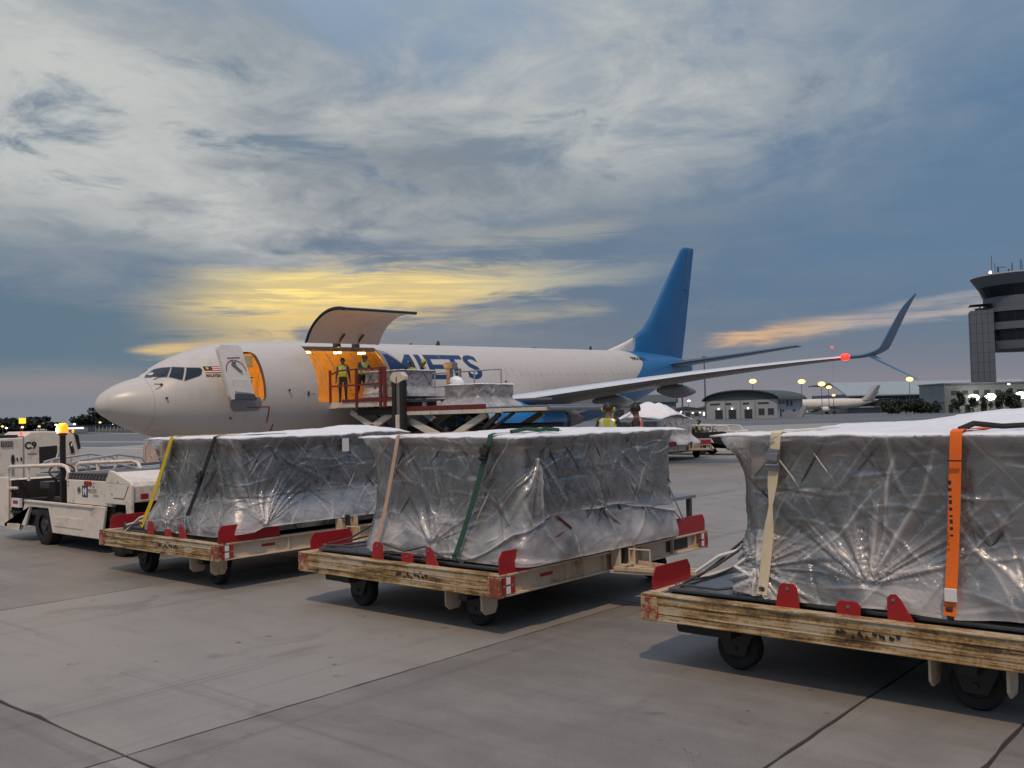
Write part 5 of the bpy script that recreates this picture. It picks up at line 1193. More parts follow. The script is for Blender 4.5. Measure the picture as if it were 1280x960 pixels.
# far side catwalk with grey rails and control stand
mb = MB(); mb.box(-28.3, -21.2, 26.35, 27.1, 2.70, 2.78); ldb(mb, 'catwalk', M['steel'])
for x in (-27.2, -26.3, -25.0, -23.6):
    mb = MB(); mb.tube([(x, 27.05, 2.78), (x, 27.05, 3.95)], .03, 8); ldb(mb, 'catwalk_post', M['galv'], smooth=True, bevel=0)
for z in (3.95, 3.4):
    mb = MB(); mb.tube([(-27.9, 27.05, z), (-23.6, 27.05, z)], .028, 8); ldb(mb, 'catwalk_rail', M['galv'], smooth=True, bevel=0)
mb = MB(); mb.box(-25.95, -25.75, 26.45, 26.65, 2.78, 4.1); mb.box(-26.02, -25.55, 26.4, 26.7, 4.05, 4.3); mb.box(-25.35, -25.25, 26.5, 26.6, 2.78, 4.05); mb.bar((-25.85, 26.5, 3.5), (-25.3, 26.5, 3.5), .06, .06); ldb(mb, 'control_stand', M['steel'], bevel=.02)
for x, y in ((-23.4, 22.75), (-22.7, 22.75)):
    mb = MB(); mb.box(x-.06, x+.06, y-.05, y+.05, 2.41, 2.72); ldb(mb, 'bridge_support', M['loadercream'])

# ------------------------------------------------------------------ people
def lerp(a, b, t): return tuple(a[i]+(b[i]-a[i])*t for i in range(3))
def person(name_label, loc, rz, pose=None, vest='hiviz', cap='black', hat='cap', skin='skin', muffs=False, scale=1.0, group=None, vest_label=None):
    """pose overrides joints; the figure faces +y before rotation, z up from the soles"""
    J = dict(pelvis=(0, 0, .95), belly=(0, 0, 1.10), chest=(0, .01, 1.30), neck=(0, 0, 1.475), throat=(0, .012, 1.535), head=(0, .03, 1.625), crown=(0, .022, 1.70),
             lsh=(-.175, 0, 1.41), lel=(-.235, -.02, 1.13), lwr=(-.235, .07, .90), rsh=(.175, 0, 1.41), rel=(.235, -.02, 1.13), rwr=(.235, .07, .90),
             lhip=(-.095, 0, .90), lkn=(-.11, .03, .50), lan=(-.115, -.01, .09), rhip=(.095, 0, .90), rkn=(.11, .03, .50), ran=(.115, -.01, .09))
    if pose: J.update(pose)
    for s in 'lr':
        a = Vector(J[s+'an']); J[s+'toe'] = tuple(a + Vector((.02*(-1 if s == 'l' else 1), .16, -.05))); J[s+'heel'] = tuple(a + Vector((0, -.03, -.055)))
        e, w = Vector(J[s+'el']), Vector(J[s+'wr']); dr = (w-e).normalized(); J[s+'palm'] = tuple(w + dr*.075)
        sd = dr.cross(Vector((0, 1, 0))); sd = (Vector((1, 0, 0)) if sd.length < .2 else sd.normalized()); fn = dr.cross(sd).normalized()
        for i, (o, ln) in enumerate(((-.032, .075), (-.011, .088), (.011, .082), (.032, .062))):
            b = w + dr*.085 + sd*o; J[f'{s}f{i}a'] = tuple(b + dr*ln*.55 - fn*.008); J[f'{s}f{i}b'] = tuple(b + dr*ln*.95 - fn*.03)
        J[s+'tha'] = tuple(w + dr*.055 - sd*.048); J[s+'thb'] = tuple(w + dr*.095 - sd*.060 - fn*.012)
    hd = Vector(J['head']); fwd = (hd - Vector(J['throat'])); fwd = Vector((0, 1, 0)) if not pose or 'look' not in pose else Vector(pose['look']).normalized()
    J['nose'] = tuple(hd + fwd*.105 + Vector((0, 0, -.012))); J['chin'] = tuple(hd + fwd*.075 + Vector((0, 0, -.085)))
    sdv = fwd.cross(Vector((0, 0, 1))).normalized()
    J['lear'] = tuple(hd - sdv*.085 - Vector((0, 0, .01))); J['rear'] = tuple(hd + sdv*.085 - Vector((0, 0, .01)))
    RAD = dict(pelvis=.135, belly=.125, chest=.145, neck=.062, throat=.056, head=.088, crown=.062, hip=.098, kn=.064, an=.045, toe=.038, heel=.042, sh=.072, el=.048, wr=.030, palm=.034, tha=.012, thb=.010, nose=.017, chin=.034, ear=.020)
    E = [('pelvis', 'belly'), ('belly', 'chest'), ('chest', 'neck'), ('neck', 'throat'), ('throat', 'head'), ('head', 'crown'), ('head', 'nose'), ('head', 'chin'), ('head', 'lear'), ('head', 'rear')]
    for s in 'lr':
        E += [('pelvis', s+'hip'), (s+'hip', s+'kn'), (s+'kn', s+'an'), (s+'an', s+'toe'), (s+'an', s+'heel'), ('chest', s+'sh'), (s+'sh', s+'el'), (s+'el', s+'wr'), (s+'wr', s+'palm'), (s+'wr', s+'tha'), (s+'tha', s+'thb')]
        for i in range(4): E += [(s+'palm', f'{s}f{i}a'), (f'{s}f{i}a', f'{s}f{i}b')]
    used = [k for k in J if k != 'look']; ix = {k: i for i, k in enumerate(used)}
    me = bpy.data.meshes.new('person'); me.from_pydata([J[k] for k in used], [(ix[a], ix[b]) for a, b in E], [])
    o = bpy.data.objects.new('person', me); COL.objects.link(o)
    o.modifiers.new('skin', 'SKIN'); sv = me.skin_vertices[0].data
    for k in used:
        base = k[1:] if k[0] in 'lr' and k[1:] in RAD else k
        r = RAD.get(base, .0095)
        sv[ix[k]].radius = (r*1.18 if k in ('chest', 'pelvis', 'belly') else r, r*.80 if k in ('chest', 'belly', 'pelvis') else r)
        sv[ix[k]].use_root = (k == 'pelvis')
    sb = o.modifiers.new('subdivision', 'SUBSURF'); sb.levels = 2; sb.render_levels = 2
    dgp = bpy.context.evaluated_depsgraph_get(); m2 = bpy.data.meshes.new_from_object(o.evaluated_get(dgp)); m2.name = 'person'
    o.modifiers.clear(); o.data = m2; bpy.data.meshes.remove(me)
    for mt in (skin, 'shirt', 'trousers', 'shoe', 'hair'): m2.materials.append(M[mt])
    def kind(e):
        a, b = e; bs = b[1:] if b[0] in 'lr' else b
        if bs in ('toe', 'heel'): return 3
        if bs in ('hip', 'kn', 'an'): return 2
        if bs in ('sh', 'el') or b in ('belly', 'chest', 'neck'): return 1
        if bs == 'wr': return 1
        return 0
    segs = [(Vector(J[a]), Vector(J[b]), kind((a, b)), (a, b)) for a, b in E]; tors = []
    for p in m2.polygons:
        c = p.center; best = None
        for a, b, k, e in segs:
            ab = b-a; t = max(0, min(1, (c-a).dot(ab)/max(ab.length_squared, 1e-9))); dd = (c-(a+ab*t)).length
            if best is None or dd < best[0]: best = (dd, k, e, t)
        k = best[1]; e = best[2]
        if e[1] == 'neck' and best[3] > .75: k = 0
        if e[1] in ('belly',) and best[3] < .2: k = 2
        if e[1] in ('crown',) and hat == 'none': k = 4
        p.material_index = k; p.use_smooth = True
        dt = min((c-(a_+(b_-a_)*max(0, min(1, (c-a_).dot(b_-a_)/max((b_-a_).length_squared, 1e-9))))).length for a_, b_, k_, e_ in segs[1:3])
        if 1.0 < c.z < 1.445 and abs(c.x) < .20 and dt < .19 and k != 3 and not (abs(c.x) > .16 and (e[1][1:] in ('el', 'wr', 'palm', 'tha', 'thb') or e[1][1:2] == 'f')): tors.append(p.index)
    o.location = loc; o.rotation_euler = (0, 0, rz); o.scale = (scale,)*3
    tag(o, name_label, 'person', group)
    # vest: the torso skin lifted off the shirt, with two bright bands
    bm = bmesh.new(); bm.from_mesh(m2); bm.faces.ensure_lookup_table(); ks = set(tors)
    bmesh.ops.delete(bm, geom=[f for f in bm.faces if f.index not in ks], context='FACES'); bm.normal_update()
    bm.faces.ensure_lookup_table(); left = set(bm.faces); isl = []
    while left:
        st0 = [left.pop()]; grp = set(st0)
        while st0:
            f = st0.pop()
            for e_ in f.edges:
                for g_ in e_.link_faces:
                    if g_ in left: left.discard(g_); grp.add(g_); st0.append(g_)
        isl.append(grp)
    big = max(isl, key=len)
    bmesh.ops.delete(bm, geom=[f for gq in isl if len(gq) < .3*len(big) for f in gq], context='FACES')
    bm.normal_update()
    for v in bm.verts: v.co += v.normal*.018
    vm = bpy.data.meshes.new('safety_vest'); bm.to_mesh(vm); bm.free(); vm.materials.clear(); vm.materials.append(M[vest]); vm.materials.append(M['reflect'])
    for p in vm.polygons: p.material_index = 1 if (1.12 < p.center.z < 1.165 or (abs(abs(p.center.x)-.085) < .02 and p.center.z > 1.16)) else 0
    vo = link('safety_vest', vm, o); s = vo.modifiers.new('thickness', 'SOLIDIFY'); s.thickness = .008
    H = Vector(J['head'])
    if hat in ('cap', 'helmet'):
        mb = MB(); r = .112; mb.lathe([(.02, .145), (.06, .135), (.095, .10), (r, .05), (r+.004, .02)], H + Vector((0, 0, -.005)), (0, 0, 1), 16); 
        bq = H + fwd*.10; mb.prism([(-.075, 0), (.075, 0), (.05, .085), (-.05, .085)], 'z', -.004, .004)
        base = len(mb.v)-8; a = math.atan2(fwd.y, fwd.x)-pi/2
        for i in range(base, base+8): x, y, z = mb.v[i]; mb.v[i] = (bq.x+x*cos(a)-y*sin(a), bq.y+x*sin(a)+y*cos(a), H.z+.03+z-y*.15)
        mb.build('cap' if hat == 'cap' else 'helmet', M[cap], o, True)
    else:
        mb = MB(); mb.lathe([(.01, .118), (.05, .11), (.085, .075), (.098, .02), (.09, -.03)], H - fwd*.012, (0, 0, 1), 16); mb.build('short_hair', M['hair'], o, True)
    if muffs:
        for s in (-1, 1): mb = MB(); c = H + sdv*.095*s; mb.cyl(c - sdv*.03*s, c + sdv*.035*s, .045, 12); mb.build('ear_muff', M['hiviz'], o, True)
    for s in (-1, 1):
        mb = MB(); mb.sphere(H + fwd*.080 + sdv*.034*s + Vector((0, 0, .012)), (.013, .013, .010), 8, 6); mb.build('eye', M['hair'], o, True)
    mb = MB(); c = H + fwd*.099 + Vector((0, 0, -.056)); mb.tube([c - sdv*.022, c + sdv*.022], .006, 6); mb.build('mouth', M['redprint'], o, True)
    return o
person('worker in a yellow vest standing upright at the left edge of the open cargo door', (-28.0, 22.95, 2.815), R(-135), dict(lwr=(-.27, .03, .88), rwr=(.26, .03, .89)), hat='none', scale=.97)
person('worker in a yellow vest and dark cap leaning onto the load on the loader bridge', (-26.98, 23.0, 2.815), R(-90), dict(chest=(0, .07, 1.29), neck=(0, .13, 1.455), throat=(0, .16, 1.51), head=(0, .20, 1.59), crown=(0, .20, 1.665), lsh=(-.17, .10, 1.40), rsh=(.17, .10, 1.40), lel=(-.22, .28, 1.22), rel=(.22, .30, 1.24), lwr=(-.18, .50, 1.14), rwr=(.18, .52, 1.14), belly=(0, .03, 1.1), lkn=(-.11, .16, .52), lan=(-.11, .10, .09), rkn=(.11, -.06, .50), ran=(.11, -.24, .10)), hat='cap', cap='black', scale=1.0)
person('bare-headed dark-haired worker behind the bridge load, beside the door jamb', (-28.2, 26.7, 2.79), R(-110), hat='none', scale=.99)
person('worker in a yellow cap with ear muffs behind the bridge load under the lettering', (-27.55, 26.75, 2.79), R(-60), hat='cap', cap='hiviz', muffs=True, scale=1.0)
person('worker with yellow ear muffs and vest seen from behind above the middle load', (-10.2, 14.75, .60), R(20), dict(lwr=(-.22, .25, 1.02), rwr=(.22, .25, 1.02)), hat='cap', cap='black', muffs=True, scale=1.0)
person('worker in an orange vest looking left above the middle load', (-9.72, 15.0, .60), R(115), hat='none', vest='hivizo', scale=.99)
seated = dict(pelvis=(0, 0, .95), lhip=(-.1, .06, .92), rhip=(.1, .06, .92), lkn=(-.14, .46, .95), rkn=(.14, .46, .95), lan=(-.13, .50, .54), ran=(.13, .50, .54), lel=(-.25, .14, 1.18), rel=(.25, .14, 1.18), lwr=(-.14, .38, 1.18), rwr=(.14, .38, 1.18))
# low step platform that lifts the two workers behind the middle load
sp = thing('step_platform', 'low steel work platform under the two workers behind the middle load', 'platform', (-9.95, 14.9, 0))
mb = MB(); mb.box(-1.1, 1.1, -.7, .7, .54, .60); mb.build('platform_top', M['steel'], sp, bevel=.01)
for sx in (-1, 1):
    for sy in (-1, 1): mb = MB(); mb.box(sx*1.0-.04, sx*1.0+.04, sy*.6-.04, sy*.6+.04, 0, .54); mb.build('platform_leg', M['darksteel'], sp)
mb = MB(); mb.box(-.4, .4, -1.0, -.7, .27, .30); mb.build('platform_step', M['steel'], sp)

# ------------------------------------------------------------------ baggage tractors
def make_tractor(label):
    """local x to the right along the tractor, y away from the camera, origin on the ground under the front axle"""
    t = thing('tow_tractor', label, 'tow tractor', (-17.8, 7.5, 0), group='white tow tractors')
    Wd = 1.45
    mb = MB(); mb.box(-1.55, 3.25, .12, Wd-.12, .30, .52); mb.build('chassis', M['black'], t, bevel=.01)
    for y0, y1 in ((0, .05), (Wd-.05, Wd)):
        # side skirt with its cut-outs for both wheels
        mb = MB(); mb.prism([(.46, .25), (2.30, .25), (2.38, .52), (2.44, .74), (2.44, .80), (-.66, .80), (-.72, .74), (-.98, .22), (-1.62, .22), (-1.62, .30), (-1.0, .33), (-.70, .30), (-.48, .68), (.30, .68)], 'y', y0, y1)
        mb.build('side_skirt', M['tugwhite'], t, bevel=.012)
        mb = MB(); a, b_ = (y0-.012, y0-.002) if y0 == 0 else (y1+.002, y1+.012)
        mb.prism([(.54, .38), (1.66, .38), (1.66, .56), (.54, .56)], 'y', a, b_); mb.build('skirt_panel', M['tugwhite'], t, bevel=.006)
        mb = MB(); mb.prism([(-.70, .765), (2.05, .765), (2.05, .805), (-.66, .805)], 'y', *( (y0-.03, y0-.002) if y0 == 0 else (y1+.002, y1+.03))); mb.build('skirt_ledge', M['tugwhite'], t, bevel=.008)
        # nose side panel at the driver's end
        mb = MB(); mb.prism([(-1.95, .24), (-1.50, .24), (-1.50, 1.20), (-1.95, 1.20)], 'y', y0, y1); mb.build('nose_panel', M['tugwhite'], t, bevel=.015)
        # rear wing over the back wheel
        mb = MB(); mb.prism([(2.46, .86), (3.14, .86), (3.16, .66), (3.32, .62), (3.34, 1.18), (2.46, 1.20)], 'y', y0-.001, y1+.001); mb.build('rear_wing', M['tugwhite'], t, bevel=.012)
        # hood flank
        mb = MB(); mb.prism([(.98, .81), (2.62, .81), (2.62, 1.22), (.98, 1.22)], 'y', y0+.03 if y0 == 0 else y0-.06, y1+.06 if y0 == 0 else y1-.03); mb.build('hood_flank', M['tugwhite'], t, bevel=.01)
        mb = MB(); mb.prism([(2.46, 1.20), (3.34, 1.18), (3.28, 1.24), (2.70, 1.40), (2.60, 1.41), (2.48, 1.24)], 'y', y0, y1); mb.build('hood_shoulder', M['tugwhite'], t, bevel=.008)
    mb = MB(); mb.prism([(2.66, .90), (3.30, .90), (3.30, 1.16), (3.24, 1.22), (2.70, 1.37), (2.66, 1.38)], 'y', .05, Wd-.05); mb.build('rear_hood', M['tugwhite'], t, bevel=.012)
    mb = MB(); mb.prism([(.99, 1.222), (2.60, 1.222), (2.60, 1.37), (1.02, 1.34)], 'y', .06, Wd-.06); mb.build('tread_plate', M['darksteel'], t, bevel=.006)
    for i in range(13):
        for j in range(2):
            mb = MB(); x = 1.06+i*.12+j*.05; z = 1.255+j*.055; mb.bar((x, .052, z), (x+.055, .052, z+.035), .014, .016); mb.build('tread_lug', M['steel'], t)
    mb = MB(); mb.box(1.00, 2.60, .095, Wd-.095, .55, 1.22); mb.build('battery_box', M['black'], t)
    # driver's floor, dash, seat
    mb = MB(); mb.box(-1.50, .98, .06, Wd-.06, .52, .56); mb.build('cab_floor', M['black'], t)
    mb = MB(); mb.box(-1.49, .96, Wd-.14, Wd-.09, .57, 1.12); mb.box(.90, .985, .10, Wd-.15, .57, 1.24); mb.box(-1.495, -1.46, .07, Wd-.15, .57, 1.14); mb.build('cab_lining', M['black'], t)
    mb = MB(); mb.box(-1.93, -1.50, .06, Wd-.06, .30, 1.15); mb.build('nose', M['tugwhite'], t, bevel=.03)
    mb = MB(); mb.box(-1.60, -1.20, .10, Wd-.1, .56, .78); mb.box(-1.22, -.30, .62, Wd-.12, .56, 1.02); mb.build('dash', M['black'], t, bevel=.03)
    mb = MB(); mb.box(-1.44, -1.06, .052, .10, .63, .80); o = mb.build('notice_board', M['whiteprint'], t)
    mb = MB(); mb.box(-1.36, -1.14, .046, .05, .70, .76); mb.build('notice_print', M['redprint'], o)
    for y in (.16, .86):
        mb = MB(); mb.box(.12, .62, y, y+.46, .76, .88); s_ = mb.build('seat', M['black'], t, bevel=.04)
        mb = MB(); mb.prism([(.56, .88), (.70, .88), (.82, 1.28), (.70, 1.28)], 'y', y, y+.46); mb.build('seat_back', M['black'], s_, bevel=.03)
        mb = MB(); mb.box(.16, .58, y+.05, y+.41, .56, .76); mb.build('seat_base', M['black'], s_)
    # steering wheel leaning towards the seat
    c = Vector((-.08, .42, 1.32)); ax = Vector((.55, -.25, .80)).normalized(); u = ax.orthogonal().normalized(); w = ax.cross(u)
    mb = MB(); mb.tube([c + (u*cos(2*pi*i/24)+w*sin(2*pi*i/24))*.215 for i in range(24)], .018, 8, closed=True)
    for i in range(3): mb.tube([c, c + (u*cos(2*pi*i/3+.4)+w*sin(2*pi*i/3+.4))*.21], .014, 6)
    sw = mb.build('steering_wheel', M['black'], t, True)
    mb = MB(); mb.tube([c, c - ax*.72], .045, 10); mb.build('steering_column', M['black'], sw, True)
    mb = MB(); mb.tube([(-.5, .5, 1.0), (-.42, .45, 1.2), (-.2, .45, 1.22)], .03, 8); mb.box(-.75, -.35, .3, .7, 1.0, 1.12); mb.build('instrument_pod', M['darksteel'], t)
    mb = MB(); mb.tube([(-.15, .7, .6), (-.08, .7, 1.05)], .014, 6); mb.sphere((-.08, .7, 1.07), .03, 8, 6); mb.build('gear_lever', M['black'], t)
    # white tubular guard rail round the cab
    for y in (.06, Wd-.06):
        mb = MB(); mb.tube([(-1.62, y, .95), (-1.62, y, 1.25), (-1.58, y, 1.36), (-1.48, y, 1.40), (.70, y, 1.47), (.92, y, 1.44), (1.0, y, 1.34), (.94, y, 1.22)], .034, 8); mb.build('guard_rail', M['tugwhite'], t, True)
        mb = MB(); mb.tube([(-1.62, y, .98), (-1.2, y, 1.0)], .028, 8); mb.tube([(-.70, y, 1.42), (-.66, y, 1.15)], .028, 8); mb.build('rail_stay', M['tugwhite'], t, True)
    # amber beacon on its black pole
    mb = MB(); mb.bar((.68, .10, .56), (.68, .10, 2.0), .09, .06); p_ = mb.build('beacon_pole', M['black'], t, bevel=.006)
    mb = MB(); mb.lathe([(.075, 0), (.075, .03), (.065, .04)], (.68, .10, 2.0), (0, 0, 1), 14); mb.build('beacon_base', M['black'], p_)
    mb = MB(); mb.lathe([(.062, .035), (.062, .12), (.045, .15), (.001, .16)], (.68, .10, 2.0), (0, 0, 1), 14); mb.v = [(.68+(x-.68)*1.5, .1+(y-.1)*1.5, 2.0+(z-2.0)*1.35) for x, y, z in mb.v]; mb.build('beacon_lens', M['lampamber'], p_, True)
    mb = MB(); mb.sphere((.70, .0, 2.10), (.05, .02, .06), 10, 8); mb.build('beacon_bulb', emit('beacon_bulb', (1, .72, .25), 8), p_, True)
    # wheels
    for x, r in ((0, .365), (2.82, .365)):
        for y in (.16, Wd-.16):
            mb = MB(); mb.lathe([(.19, -.12), (.31, -.135), (r, -.10), (r, .10), (.31, .135), (.19, .12)], (x, y, r), (0, 1, 0), 28); wo = mb.build('wheel_tyre', M['rubber'], t, True)
            mb = MB(); mb.lathe([(.02, -.10), (.10, -.105), (.11, -.07), (.20, -.09), (.20, .09), (.11, .07), (.10, .105), (.02, .10)], (x, y, r), (0, 1, 0), 20); mb.build('wheel_rim', M['darksteel'], wo, True)
    # markings on the hood flank
    yf = .022
    mb = MB(); mb.box(1.58, 1.78, yf, yf+.006, .94, 1.13); o = mb.build('operator_badge', M['darkblue'], t)
    flat_text('M', .17, lambda u, v: (1.62+u, yf-.004, .975+v), M['whiteprint'], o, bold=.008)
    flat_text('MENZIES', .10, lambda u, v: (1.79+u*.78, yf+.006, 1.01+v), M['blackprint'], t)
    flat_text('AVIATION', .055, lambda u, v: (1.97+u*.78, yf+.006, .95+v), M['blackprint'], t)
    mb = MB(); mb.lathe([(.001, 0), (.062, 0), (.062, .006), (.001, .006)], (1.46, yf+.006, 1.05), (0, -1, 0), 16); o = mb.build('round_badge', M['greyscuff'], t)
    mb = MB(); mb.lathe([(.001, 0), (.03, 0), (.03, .003), (.001, .003)], (1.47, yf-.001, 1.05), (0, -1, 0), 12); mb.build('badge_mark', M['darkblue'], o)
    for i in range(3):
        mb = MB(); mb.lathe([(.001, 0), (.048, 0), (.048, .008), (.001, .008)], (1.70+i*.092, yf+.006, 1.19-.02), (0, -1, 0), 14); o = mb.build('number_disc', M['redprint'], t)
        flat_text('069'[i], .06, lambda u, v, i=i: (1.685+i*.092+u*.8, yf-.004, 1.148+v), M['blackprint'], o)
    for x, z in ((1.05, 1.18), (1.05, 1.12), (2.0, 1.18), (2.0, 1.12), (2.9, 1.22), (3.24, 1.16), (2.7, 1.02)):
        mb = MB(); mb.cyl((x, yf+.012 if x < 2.4 else .002, z), (x, yf+.0 if x < 2.4 else -.008, z), .014, 8); mb.build('bolt', M['darksteel'], t)
    mb = MB(); mb.bar((2.75, -.004, .96), (3.10, -.004, .96), .006, .012); mb.bar((3.10, -.004, .96), (3.25, -.004, 1.17), .006, .012); mb.build('hatch_seam', M['darksteel'], t)
    mb = MB(); mb.box(3.345, 3.38, .15, .27, .95, 1.04); mb.build('tail_lamp', M['red'], t)
    mb = MB(); mb.box(3.34, 3.5, .55, .9, .40, .62); mb.build('tow_hook', M['darksteel'], t, bevel=.02)
    return t
tr0 = make_tractor('white tow tractor with amber beacon pole and steering wheel, left of the train')
L = bpy.data.lights.new('beacon_glow', 'POINT'); L.energy = 25; L.color = (1, .45, .05); L.shadow_soft_size = .07
lp = bpy.data.objects.new('beacon_glow', L); COL.objects.link(lp); lp.parent = tr0; lp.location = (.68, .02, 2.30)
t2 = dup(tr0, (-23.1, 42.6, 0), R(180), 'distant white tow tractor with a driver, right of the domed load')
for c in list(kids(t2)):
    if c.type == 'LIGHT' or c.name.startswith('beacon_'):
        for k in kids(c): bpy.data.objects.remove(k)
        bpy.data.objects.remove(c)
person('driver in a yellow vest and dark cap seated on the distant white tractor', (-23.45, 41.75, -.02), R(-90), seated, hat='cap', cap='black', muffs=True)

# ------------------------------------------------------------------ other ground vehicles on the left
gp = thing('ground_power_unit', 'long white boxy ground power unit with a dark cab opening behind the tractor', 'ground power unit', (-34, 13.4, 0))
def gmap(x, y, z): return (1.0-(y-12.5), float(np.interp(x, (-36, -32.71, -31, -30.27, -27.45, -27.25, -26.82, -26), (11.2, 12.61, 13.31, 13.63, 15.02, 15.13, 15.38, 15.8)))-13.4, .746+1.275*(z-1) if z > .75 else z*.57)
def gb(mb, name, mat, parent=gp, smooth=False, bevel=.02): mb.v = [gmap(*p) for p in mb.v]; return mb.build(name, mat, parent, smooth, bevel)
mb = MB(); mb.prism([(-35.5, .55), (-35.5, 1.84), (-31.1, 1.84), (-30.9, 1.86), (-30.9, .55)], 'y', 12.5, 14.4); gb(mb, 'generator_body', M['tugwhite'], bevel=.04)
mb = MB(); mb.prism([(-30.9, .56), (-30.9, 1.87), (-30.35, 2.0), (-29.6, 2.0), (-27.75, 1.97), (-27.35, 1.86), (-26.98, 1.25), (-26.86, .95), (-26.95, .55)], 'y', 12.502, 14.398); gb(mb, 'cab_body', M['tugwhite'], bevel=.05)
mb = MB(); mb.prism([(-29.82, 1.58), (-29.80, 1.12), (-29.1, 1.16), (-28.76, 1.25), (-28.62, 1.40), (-28.60, 1.60)], 'y', 12.478, 12.506); c_ = gb(mb, 'cab_opening', M['black'], bevel=0)
mb = MB(); mb.tube([(-29.84, 12.47, 1.10), (-29.1, 12.47, 1.14), (-28.70, 12.47, 1.25), (-28.55, 12.47, 1.42), (-28.55, 12.47, 1.62)], .03, 6); gb(mb, 'opening_trim', M['tugwhite'], c_, True, 0)
mb = MB(); mb.box(-32.65, -31.75, 12.470, 12.502, 1.62, 1.76); v_ = gb(mb, 'vent', M['black'], bevel=0)
for i in range(7): mb = MB(); mb.box(-32.6+i*.125, -32.53+i*.125, 12.455, 12.475, 1.63, 1.75); gb(mb, 'vent_fin', M['greyscuff'], v_, bevel=0)
flat_text('C9', .34, lambda u, v: (1.012, -.02+u*.95, 1.44+v*.95), M['blackprint'], gp, bold=.012)
mb = MB(); mb.box(-30.6, -30.0, 12.485, 12.499, 1.40, 1.43); gb(mb, 'small_print', M['greyscuff'], bevel=0)
for x, r in ((-31.75, .13), (-31.42, .05), (-31.1, .055)):
    mb = MB(); mb.cyl((x, 12.47, 1.28), (x, 12.51, 1.28), r, 16); gb(mb, 'gauge_port', M['black'], bevel=0)
mb = MB(); mb.box(-31.84, -31.70, 12.47, 12.505, .88, 1.14); gb(mb, 'hinge_plate', M['greyscuff'], bevel=0)
mb = MB(); mb.prism([(-27.78, 1.66), (-27.60, 1.70), (-27.42, 1.40), (-27.62, 1.36)], 'y', 12.46, 12.51); gb(mb, 'side_lamp_recess', M['black'], bevel=0)
mb = MB(); mb.sphere((-27.62, 12.46, 1.60), .05, 10, 6); gb(mb, 'side_lamp', M['whiteprint'], bevel=0)
mb = MB(); mb.prism([(-27.40, 1.90), (-27.16, 1.86), (-27.02, 1.50), (-27.16, 1.46)], 'y', 12.47, 14.2); gb(mb, 'windscreen', M['glass'], bevel=0)
mb = MB(); mb.box(-35.2, -31.15, 12.7, 14.2, 1.845, 1.92); gb(mb, 'roof_deck', M['black'], bevel=0)
mb = MB(); mb.box(-30.93, -30.88, 12.49, 14.41, .56, 1.88); gb(mb, 'panel_gap', M['greyscuff'], bevel=0)
for x in (-30.95, -27.35): mb = MB(); mb.sphere((x, 12.65, 1.95 if x < -30 else 1.98), .06, 8, 6); gb(mb, 'roof_light', M['taillight'] if x < -30 else M['lampamber'], bevel=0)
mb = MB(); mb.box(-35.4, -26.9, 12.6, 14.3, .35, .56); gb(mb, 'chassis', M['black'])
for y in (-1.6, 1.35):
    for x in (.85, -.75):
        mb = MB(); mb.lathe([(.2, -.10), (.36, -.12), (.40, -.08), (.40, .08), (.36, .12), (.2, .10)], (x, y, .40), (1, 0, 0), 20); w_ = mb.build('wheel_tyre', M['rubber'], gp, True)
        mb = MB(); mb.lathe([(.02, -.06), (.21, -.09), (.21, .09), (.02, .06)], (x, y, .40), (1, 0, 0), 14); mb.build('wheel_rim', M['greyscuff'], w_, True)

bl = thing('belt_loader', 'low grey and white belt loader with tubular side rails behind the tractor', 'belt loader', (-21.1, 11, 0))
def bmap(x, y, z): return (.6-(y-9.62), float(np.interp(x, (-22, -21.17, -20.67, -19.04, -17.99, -17.37, -16.3), (8.85, 9.3, 9.52, 10.33, 10.94, 11.33, 13.2)))-11, z)
def bb(mb, name, mat, parent=bl, smooth=False, bevel=.015): mb.v = [bmap(*p) for p in mb.v]; return mb.build(name, mat, parent, smooth, bevel)
mb = MB(); mb.prism([(-21.6, 1.02), (-21.6, 1.14), (-16.4, 1.26), (-16.4, 1.12)], 'y', 9.75, 10.9); bb(mb, 'conveyor_bed', M['galv'])
mb = MB(); mb.prism([(-21.55, 1.142), (-21.55, 1.15), (-16.45, 1.268), (-16.45, 1.26)], 'y', 9.9, 10.75); bb(mb, 'conveyor_belt', M['rubber'], bevel=0)
for y in (9.62, 11.0):
    mb = MB(); mb.tube([(-21.2, y, 1.36), (-20.67, y, 1.42), (-19.04, y, 1.50), (-18.1, y, 1.40), (-17.95, y, 1.30)], .026, 8); mb.tube([(-21.2, y, 1.36), (-20.4, y, 1.28), (-20.3, y, 1.1)], .026, 8); bb(mb, 'side_rail', M['galv'], smooth=True, bevel=0)
    for x, z in ((-20.5, 1.42), (-19.9, 1.45), (-19.1, 1.49), (-18.4, 1.42)): mb = MB(); mb.tube([(x, y, z), (x, y, 1.05)], .022, 6); bb(mb, 'rail_stanchion', M['galv'], smooth=True, bevel=0)
    mb = MB(); mb.tube([(-19.25, y+.03, 1.05), (-19.22, y+.03, 1.20), (-19.10, y+.03, 1.27), (-18.95, y+.03, 1.27), (-18.2, y+.03, 1.14), (-16.6, y+.03, 1.18)], .03, 8); bb(mb, 'lower_rail', M['galv'], smooth=True, bevel=0)
mb = MB(); mb.box(-19.3, -16.5, 9.72, 10.95, .83, 1.06); bb(mb, 'bed_frame', M['black'])
for i in range(3): mb = MB(); mb.box(-18.3+i*.62, -17.85+i*.62, 9.70, 9.73, .99, 1.06); bb(mb, 'frame_slot', M['greyscuff'], bevel=0)
mb = MB(); mb.box(-18.15, -16.3, 9.66, 11.0, .34, .82); bb(mb, 'engine_body', M['tugwhite'], bevel=.03)
mb = MB(); mb.box(-21.4, -18.3, 9.8, 10.9, .40, .75); bb(mb, 'chassis', M['black'], bevel=.03)
